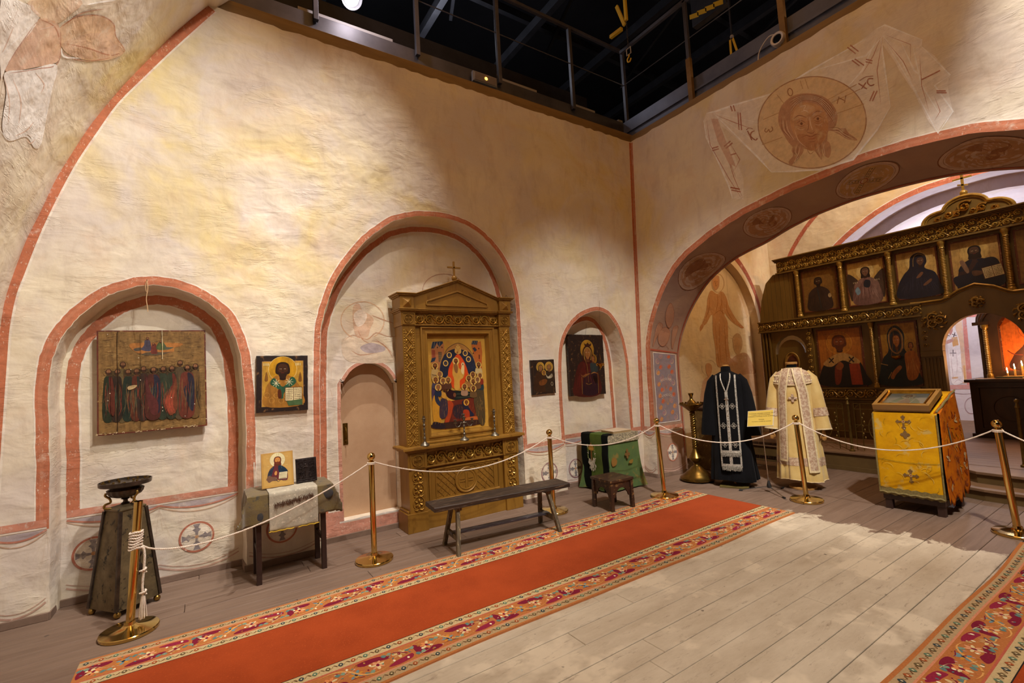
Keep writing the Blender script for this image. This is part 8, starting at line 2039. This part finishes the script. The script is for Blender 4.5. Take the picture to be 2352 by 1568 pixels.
b = MB(); b.lathe([(.0,-.05),(.02,-.045),(.055,-.02),(.062,.0),(.05,.008),(.03,.0)], 18); b.build('bowl', GOLD, tl, smooth=50)
b = MB(); tp = Vector((.03, .02, .62)); 
for k in range(3): a_ = k*2.1; b.tube([(.058*cos(a_), .058*sin(a_), 0), (0, 0, .3), tp], .0016, 4)
b.build('chain', GOLD, tl)

# ================================================================== RAILING ON THE SOLEA
RB = mat('railing_brass', '#8a713a', '#6d5829', rough=.4, metal=.75, scale=12)
def bar(b, p, q, w=.008): b.bar(p, q, w, w)
def rail_panel(label, y0, y1, X=7.72):
    tt = thing('altar_railing', label, 'railing', (X, y0, .258)); L = y1-y0; s_ = 1 if L > 0 else -1; L = abs(L)
    Q = lambda u, v: Vector((0, s_*u, v))
    b = MB()
    for v in (.10, .40-.02, .60, .68): bar(b, Q(.03, v), Q(L-.03, v))
    for u in (.03, .11, L-.11, L-.03): bar(b, Q(u, .02), Q(u, .68))
    for u in (.03, L-.11): bar(b, Q(u, .68), Q(u+.08, .60), .006); bar(b, Q(u, .40), Q(u+.08, .33), .006)
    b.build('frame', RB, tt)
    cx = L/2; b = MB()
    b.tube([Q(cx+.25*cos(a_), .34+.25*sin(a_)) for a_ in [k*pi/20 for k in range(40)]], .005, 5, closed=True); b.build('ring', RB, tt, smooth=60)
    b = MB(); b.tube([Q(cx+.14*cos(a_), .34+.14*sin(a_)) for a_ in [k*pi/16 for k in range(32)]], .005, 5, closed=True); b.build('ring', RB, tt, smooth=60)
    b = MB()
    for k in range(8): a_ = k*pi/4+.0; b.tube([Q(cx+.14*cos(a_), .34+.14*sin(a_)), Q(cx+.25*cos(a_), .34+.25*sin(a_))], .004, 5)
    for v in (.22, .46): bar(b, Q(cx-.21, v), Q(cx+.21, v), .006)
    b.build('spoke', RB, tt)
    b = MB(); r = random.Random(int(y0*10))
    for e in (-1, 1):
        for k in range(7): a_ = .5+k*.16; c_ = Q(cx+e*(.30+.02*(k % 2)), .20+k*.055); b.ball(tuple(c_), .014, 6, (.5, 1, 1.6))
    b.build('leaf', RB, tt, smooth=60)
    return tt
def rail_post(label, y, X=7.72):
    tt = thing('railing_post', label, 'post', (X, y, .258)); b = MB(); b.lathe([(.035,0),(.035,.02),(.02,.03),(.0175,.05),(.0175,.66),(.024,.67),(.018,.69)], 16); b.build('shaft', RB, tt, smooth=40)
    b = MB(); b.lathe([(.0175,.69),(.012,.715),(.010,.72)], 12); b.ball((0,0,.742), .024, 12); b.build('finial', RB, tt, smooth=50)
rail_post('brass railing post with ball finial between the cream vestment and the lectern', 3.06); rail_post('brass railing post with ball finial at the right edge, by the steps', 1.37); rail_post('brass railing post hidden behind the yellow lectern', 2.10); rail_post('brass railing post behind the cream vestment', 4.02)
rail_panel('brass railing panel with circles, behind the cream vestment', 3.10, 3.98); rail_panel('brass railing panel with circles, behind the yellow lectern', 2.14, 3.02); rail_panel('brass railing panel cut by the right picture edge', 1.33, .45)

# ================================================================== SMALL DESK WITH CANDLESTICK behind the black robe
t = thing('analogion', 'brocade-draped box stand behind the black robe in the chancel corner', 'stand', (6.62, 4.48, 0))
b = MB(); b.box((-.24,-.24,0), (.24,.24,.92)); b.build('body', mat('old_gold_cloth', '#6b5226', '#584119', rough=.7, scale=12, c3='#8a7038', s3=20, bmp=.002), t, bevel=.02)
b = MB(); b.box((-.26,-.26,.92), (.26,.26,.95)); b.build('top', OLDW, t, bevel=.004)
t = thing('candelabrum', 'dark two-armed candlestick behind the shoulder of the black robe', 'candelabrum', (6.60, 4.46, .95))
b = MB(); b.lathe([(.05,0),(.05,.01),(.015,.03),(.01,.05),(.01,.25),(.02,.27),(.012,.29)], 14)
for s_ in (-1, 1): b.tube(smoothc([(0,0,.16),(s_*.04,s_*.03,.13),(s_*.09,s_*.06,.16),(s_*.09,s_*.06,.21)], 4, False), .005, 6); b.lathe([(.008,.21),(.022,.225),(.01,.23),(.014,.25)], 10, (s_*.09, s_*.06, 0))
b.build('frame', DMET, t, smooth=40)
for (x, y, h, lb) in ((8.1, 4.35, .36, 'low dark wooden bench behind the sign stand'), ):
    t = thing('low_bench', lb, 'bench', (7.15, 4.0, 0)); b = MB(); b.box((-.16,-.55,.36), (.16,.55,.40)); b.build('seat', STW, t, bevel=.004)
    for y_ in (-.45, .45): b = MB(); b.box((-.14, y_-.02, 0), (.14, y_+.02, .36)); b.build('leg', STW, t, bevel=.003)
    b = MB(); b.box((-.02,-.45,.12), (.02,.45,.17)); b.build('stretcher', STW, t)

# ================================================================== ALTAR behind the royal door
AW = mat('dark_altar_wood', '#4a3018', '#36210f', rough=.4, metal=.1, scale=5, stretch=(1, 1, .3), bmp=.0006, coat=.2)
AX = 9.95; t = thing('altar_table', 'dark carved altar table seen through the central opening', 'table', (AX, 1.45, .26))
b = MB(); b.box((0,-.75,.03), (.8,.80,.84)); b.build('case', AW, t, bevel=.004)
b = MB(); b.box((-.05,-.80,.84), (.85,.85,.885)); b.box((-.03,-.78,.0), (.83,.83,.06)); b.build('worktop', AW, t, bevel=.006)
b = MB(); Q = PF((-.001, .80, .0), (0,-1,0), (0,0,1))
for k in range(2): frame_rect(b, Q, .08+k*.76, .12, .08+k*.76+.68, .78, [(0,0),(0,.018),(-.02,.018),(-.03,0)]); b.tube([Q(.42+k*.76+.18*cos(a_), .45+.18*sin(a_), .006) for a_ in [j*pi/14 for j in range(28)]], .008, 5, closed=True)
b.build('panel_moulding', AW, t)
t = thing('icon_case', 'arched dark icon case holding a candle-lit icon on the altar table', 'icon case', (AX+.35, 1.57, 1.145)); Q = PF((0, .58, 0), (0,-1,0), (0,0,1)); Wd = 1.16
op = [(.22,.10),(.22,.80)]+[(.58-.36*cos(a_), .80+.24*sin(a_)) for a_ in [pi*k/14 for k in range(1, 14)]]+[(.94,.80),(.94,.10)]
out = [(0,0),(0,.86)]+[(.58-.58*cos(a_), .86+.42*sin(a_)) for a_ in [pi*k/16 for k in range(1, 16)]]+[(Wd,.86),(Wd,0)]
b = MB(); pts = out+list(reversed([(.22,0.0)]+[(x, y) for x, y in op]+[(.94,.0)])) if False else None
ringO = [(0,0),(0,.43)]+out[1:-1]+[(Wd,.43),(Wd,0)]
rs2 = lambda Pp, n: [Pp[min(len(Pp)-1, int(i*(len(Pp)-1)/(n-1)))] for i in range(n)]
A_, B_2 = rs2(out, 40), rs2([(.22,0)]+op+[(.94,0)], 40)
b.loft([[Q(x, y, -.2) for x, y in A_], [Q(x, y, 0) for x, y in A_], [Q(x, y, .0) for x, y in B_2], [Q(x, y, -.10) for x, y in B_2]]); pbox(b, Q, 0, 0, Wd, .10, -.2, .01)
b.build('case', AW, t, smooth=25)
b = MB()
for e, o in ((.0,.03),(.04,.06),(.08,.03)): b.tube([Q(.58+(x-.58)*(1-e), y*(1-e*.6)+.02, o) for x, y in out[1:-1]], .018, 6)
b.box(tuple(Q(-.05,.84,.0)), tuple(Q(.14,.89,.07))); b.box(tuple(Q(1.02,.84,.0)), tuple(Q(1.21,.89,.07))); b.build('canopy_moulding', AW, t, smooth=40)
for u in (.08, 1.08):
    b = MB(); prof = [(.04,0),(.04,.05)]+[(.024 if k % 2 else .032, .07+k*.014) for k in range(50)]+[(.03,.78),(.045,.80),(.045,.84)]; b.lathe(prof, 16, tuple(Q(u, 0, .03))); b.build('twisted_column', IG, t, smooth=40)
ti = thing('panel_icon', 'glowing red-gold icon of a mother and child inside the arched case', 'icon', (AX+.35, 1.57, 1.145))
b = MB(); pbox(b, Q, .20, .08, .96, 1.05, -.13, -.10); b.build('board', REDB, ti)
c = Paint(lambda x, y, off: Q(x, y, -.099+off)); c.poly([(.23,.11),(.93,.11),(.93,.8),(.85,.95),(.58,1.03),(.31,.95),(.23,.8)], '#c2601c'); u = .62
c.ring(u, .74, .20, .20, .006, '#8a3a14'); c.blob([(u-.30,.12),(u-.28,.34),(u-.16,.50),(u-.12,.74),(u-.05,.88),(u+.06,.88),(u+.13,.76),(u+.15,.52),(u+.27,.36),(u+.28,.12)], '#3a120c'); face(c, u+.01, .70, .085, halo=None, skin='#a85a22', hair='#2a0d08')
c.blob([(u-.26,.14),(u-.2,.3),(u-.12,.36),(u-.16,.14)], '#4a2a1c'); c.ring(u+.02, .40, .11, .11, .02, '#d8862c'); face(c, u+.02, .40, .055, halo=None, skin='#b8682a'); c.stroke([(.28,.42),(.34,.36),(.44,.34)], .015, '#6b2410'); c.build('painting', IM, ti)
# candles burning in front of the icon
WX2 = mat('honey_wax', '#c9a05a', rough=.5); 
fm, nt, bs = nodes('flame'); bs.inputs['Base Color'].default_value = (1,.6,.2,1); bs.inputs['Emission Color'].default_value = (1,.62,.26,1); bs.inputs['Emission Strength'].default_value = 38
tr = thing('candle_tray', 'low brass tray holding the burning candles on the altar table', 'tray', (AX+.17, 1.56, 1.145)); b = MB(); b.box((-.09,-.32,0), (.09,.32,.03)); b.box((-.10,-.33,.03), (.10,.33,.04)); b.build('tray', IG, tr, bevel=.004)
r = random.Random(14); fr_ = None
for k in range(16):
    row = k % 2; y = 1.84-.56*(k//2)/7+.02*row; x = AX+.12+row*.09; h = .045+.05*min(k//2, 4)+r.uniform(-.008,.008)+row*.03
    tt = thing('candle', 'burning honey-coloured candle, %s from the left in the %s row before the altar icon' % (('first', 'second', 'third', 'fourth', 'fifth', 'sixth', 'seventh', 'last')[k//2], ('front', 'rear')[row]), 'candle', (x, y, 1.185), 0, 'candles burning before the altar icon')
    b = MB(); b.lathe([(.008,0),(.008,h),(.003,h+.003),(.0,h+.003)], 10); b.build('shaft', WX2, tt, smooth=40)
    b = MB(); b.lathe([(.001,h+.004),(.006,h+.014),(.007,h+.022),(.004,h+.036),(.0,h+.05)], 8); b.build('flame', fm, tt, smooth=60)
plight('candle_glow', (AX+.10, 1.6, 1.46), 16, (1, .45, .16), .12)
t = thing('altar_cloth', 'pale cloth and flat book lying along the front of the altar table', 'cloth', (AX, 1.45, 1.145)); b = MB(); b.box((-.04,.10,.0), (.10,.72,.012)); b.build('fold', mat('pale_cloth', '#a8947c', rough=.8), t, bevel=.004); b = MB(); b.box((-.02,.22,.012), (.12,.5,.035)); b.build('book', mat('book_green', '#4f5038', rough=.5), t, bevel=.003)

# ================================================================== HALL ABOVE THE SET
STL = mat('grey_steel', '#5a585c', '#4a484c', rough=.5, metal=.3, scale=3, rvar=.1)
STB = mat('dark_steel', '#3a393c', '#2c2b2e', rough=.55, metal=.3, scale=3)
PINE = mat('raw_pine', '#8f7040', '#7a5e32', rough=.7, scale=4, stretch=(.3, .3, 2), bmp=.0005)
BLKW = mat('hall_black', '#16151a', '#1b1a1e', rough=.95, scale=2)
def tm(name, a, e, m_, **k): b = MB(); b.box(a, e); return sx(b.build(name, m_, **k))
tm('trim_1', (.06, YW+.015, ZT-.02), (5.90, YW+.13, ZT+.135), PINE, bevel=.004); tm('trim_2', (5.765, -1.5, ZT-.03), (5.87, YW+.12, ZT+.10), PINE, bevel=.004)
tm('ceiling', (-9, -9, 10.4), (17, 12, 10.5), BLKW); tm('wall_hall_north', (-9, 11.5, 0), (17, 11.6, 10.4), BLKW); tm('wall_hall_east', (16.5, -9, 0), (16.6, 11.6, 10.4), BLKW)
tm('wall_hall_west', (-9, -9, 0), (-8.9, 11.6, 10.4), BLKW); tm('wall_hall_south', (-9, -9, 0), (17, -8.9, 10.4), BLKW)
# catwalk along the long wall
CY = 5.34
t = thing('catwalk', 'grey steel catwalk with railing above the long plaster wall', 'catwalk', (0, CY, 5.6))
b = MB(); b.box((-1.2,0,.02), (6.25,.045,.23)); b.box((-1.2,-.03,.0), (6.25,.05,.02)); b.build('fascia', STL, t, bevel=.003)
b = MB(); b.box((-1.2,.045,.16), (6.25,1.1,.19)); b.build('deck', STB, t)
for k in range(60): b = MB(); x = -1.1+k*.122; b.box((x,-.02,-.035), (x+.05,1.0,-.005)); b.build('joist', STB, t)
for x in (1.07, 2.29, 3.52, 4.89, 6.10): b = MB(); b.bar((x,-.04,.13), (x,-.04,1.49), .055, .055); b.build('post', STL, t, bevel=.004)
b = MB(); b.bar((-1.2,-.04,1.49), (6.12,-.04,1.49), .05, .05); b.build('top_rail', STL, t, bevel=.004)
b = MB(); b.tube([(-1.2,-.04,.885), (6.10,-.04,.885)], .008, 6); b.build('wire_rope', STL, t)
b = MB(); b.box((-1.2,1.05,.19), (6.25,1.07,1.3)); b.build('rear_screen', STB, t)
for x0, x1 in ((.9,2.0),(3.6,4.25),(5.0,5.45),(6.0,6.1)):
    b = MB(); b.box((x0,.06,.27), (x1,.10,.31)); b.build('white_strip', mat('white_strip', '#a09a94', rough=.5), t)
t = thing('catwalk', 'grey steel catwalk with pine-footed posts above the chancel arch', 'catwalk', (6.0, 0, 5.45))
b = MB(); b.box((0,-3,.02), (.05,5.3,.34)); b.box((-.03,-3,.12), (.0,5.3,.15)); b.box((-.03,-3,.0), (.05,5.3,.03)); b.build('parapet', mat('blue_grey_steel', '#6f7280', '#5d6070', rough=.45, metal=.2, scale=3), t, bevel=.003)
b = MB(); b.box((.05,-3,.0), (1.2,5.3,.03)); b.build('deck', STB, t)
for y in (3.93, 2.62, 1.3):
    b = MB(); b.bar((-.05, y, .55), (-.05, y, 1.52), .05, .05); b.build('post', STL, t, bevel=.003)
    b = MB(); b.box((-.09, y-.035, -.10), (-.03, y+.035, .62 if y > 3 else .95)); b.build('wooden_foot', PINE, t, bevel=.003)
b = MB(); b.bar((-.05,-3,1.52), (-.05,5.2,1.52), .05, .05); b.build('top_rail', STL, t); b = MB(); b.tube([(-.05,-3,.9), (-.05,5.25,.93)], .007, 6); b.build('wire_rope', STL, t)
# roof steelwork
t = thing('roof_truss', 'dim steel roof grid over the studio hall', 'truss', (0, 0, 8.6))
for k, x in enumerate([-2+1.9*i for i in range(8)]): b = MB(); b.bar((x,-4,0), (x,11,0), .12, .18); b.build('beam', STB, t)
for k, y in enumerate([-1+2.1*i for i in range(6)]): b = MB(); b.bar((-6,y,.4), (16,y,.4), .10, .16); b.build('purlin', STB, t)
for k in range(6): b = MB(); b.bar((2+k*2.4,2,.2), (4.2+k*2.4,8,.25), .06, .06); b.build('brace', STB, t)
# gantry beam, hoist and straps
HY_ = mat('hazard_yellow', '#e0b21c', rough=.5); q = at(1445, 132, X=5.45); t = thing('hoist_hook', 'yellow chain-hoist hook hanging above the corner of the walls', 'hook', tuple(q))
b = MB(); b.tube(smoothc([(0,0,.05),(0,.0,.02),(0,.035,-.01),(0,.03,-.055),(0,-.01,-.065),(0,-.035,-.03)], 4, False), [.012]*20+[.006] if False else .011, 8); b.build('hook', HY_, t, smooth=50)
b = MB(); b.tube([(-.0,.04,.05),(0,.04,.15),(0,-.04,.15),(0,-.04,.05)], .009, 6, closed=True); b.build('shackle', mat('pale_steel', '#b0aaa6', rough=.4), t, smooth=40)
b = MB()
for k in range(26): b.tube([(.007*cos(a_)*(k % 2), .012*cos(a_)*(1-k % 2)+.002, .17+k*.03+.018*sin(a_)) for a_ in [j*pi/4 for j in range(8)]], .0035, 4, closed=True)
b.build('chain', STB, t)
b = MB(); b.box((-.02,-.02,.60), (.02,.02,1.0)); b.bar((0,.04,.55), (0,.17,.95), .05, .03); b.bar((0,.10,.53), (0,.34,.55), .05, .05); b.build('strap', HY_, t)
q = at(1683, 108, X=6.5); t = thing('lifting_sling', 'pair of hanging yellow straps above the right catwalk', 'strap', tuple(q))
b = MB(); b.bar((0,.03,.13), (0,.035,-.15), .03, .008); b.bar((0,-.01,.13), (0,-.06,-.11), .03, .008); b.build('strap', HY_, t); b = MB(); b.bar((0,0,.12), (0,0,.85), .02); b.build('cord', STB, t); b = MB(); b.ball((0,0,.16), .028, 8); b.build('clasp', mat('pale_steel', '#b0aaa6'), t)
q = at(1622, 28, X=6.7); t = thing('hazard_block', 'hoist block with black and yellow hazard stripes at the top edge', 'hoist', tuple(q))
b = MB(); b.box((-.02,-.35,-.10), (.1,.25,.40)); b.build('casing', STB, t, bevel=.01)
b = MB()
for k in range(4): y = -.30+k*.14; b.add([(-.023,y,-.09+.03*k),(-.023,y+.16,-.03+.03*k),(-.023,y+.16,.05+.03*k),(-.023,y,-.01+.03*k)], [(0,1,2,3)])
b.build('stripe', HY_, t)
# flood lamp with dim orange glow
q = at(1112, 184, Y=5.28); t = thing('flood_lamp', 'switched-off flood lamp with dim orange glow on the catwalk fascia', 'lamp', tuple(q))
b = MB(); b.box((-.19,-.03,-.07), (.19,.02,.07)); b.build('housing', mat('lamp_grey', '#8a8582', rough=.4), t, bevel=.006)
b = MB(); b.box((-.17,-.036,-.055), (.17,-.03,.055)); 
for k in range(11): b.box((-.17,-.040,-.053+k*.0102), (.17,-.036,-.050+k*.0102))
b.build('ribbed_glass', mat('frosted_lamp_glass', '#a89a90', rough=.3), t)
em, nt, bs = nodes('orange_glow'); bs.inputs['Emission Color'].default_value = (1,.45,.05,1); bs.inputs['Emission Strength'].default_value = 6; bs.inputs['Base Color'].default_value = (1,.4,.05,1)
b = MB(); b.ball((.01,-.042,-.0), .022, 12, (1,.25,1)); b.build('bulb', em, t, smooth=60)
b = MB(); b.tube(smoothc([(.19,0,.05),(.23,.0,.09),(.22,.02,.16)], 3, False), .006, 6); b.build('cable', BLK, t)
# burning spotlight at the top edge
plight('stage_spotlight_beam', (1.5, 4.98, 6.05), 14, (1, .9, 1), .05)
q = at(806, -6, Y=5.2); t = thing('stage_spotlight', 'burning stage spotlight glaring at the top edge of the picture', 'lamp', tuple(q))
d = (Vector((2.2, 0, .5))-q).normalized(); b = MB(); xa = d.orthogonal().normalized(); ya = d.cross(xa)
cyl = lambda b, r0, r1, a, e, n=24: b.loft([[d*a+(xa*cos(k)+ya*sin(k))*r0 for k in [2*pi*i/n for i in range(n)]], [d*e+(xa*cos(k)+ya*sin(k))*r1 for k in [2*pi*i/n for i in range(n)]]], closed=True)
cyl(b, .10, .12, -.25, .04); cyl(b, .12, .085, .04, .0); b.add([d*-.25+(xa*cos(k)+ya*sin(k))*.10 for k in [2*pi*i/24 for i in range(24)]], [tuple(range(24))]); b.build('housing', STB, t, smooth=30)
em2, nt, bs = nodes('lamp_white'); bs.inputs['Emission Color'].default_value = (1,.95,1,1); bs.inputs['Emission Strength'].default_value = 60
b = MB(); b.add([d*.012+(xa*cos(k)+ya*sin(k))*.085 for k in [2*pi*i/24 for i in range(24)]], [tuple(range(24))]); b.build('lens', em2, t)
# surveillance camera on the post
q = at(1790, 92, X=5.93); t = thing('surveillance_camera', 'white round fixture with dark centre and looping cable above the arch wall', 'fixture', tuple(q))
b = MB(); b.lathe([(.085,.0),(.085,.05),(.075,.065),(.055,.06),(.05,.04),(0,.035)], 28, M=Matrix.Rotation(radians(-90), 4, 'Y')); b.build('shell', mat('white_plastic', '#cfc8c4', rough=.4), t, smooth=40)
b = MB(); b.lathe([(.052,.050),(.03,.056),(0,.05)], 20, M=Matrix.Rotation(radians(-90), 4, 'Y')); b.build('lens', mat('dark_lens', '#14161c', rough=.15), t, smooth=50)
b = MB(); b.tube(smoothc([(0,.03,.09),(0,.12,.12),(0,.24,.02),(0,.27,-.12),(0,.20,-.26),(0,.13,-.30)], 4, False), .008, 6); b.build('cable', mat('white_plastic', '#cfc8c4'), t, smooth=50)
plight('hall_glow', (3.5, 7.5, 7.9), 60, (.8, .85, 1), .3)
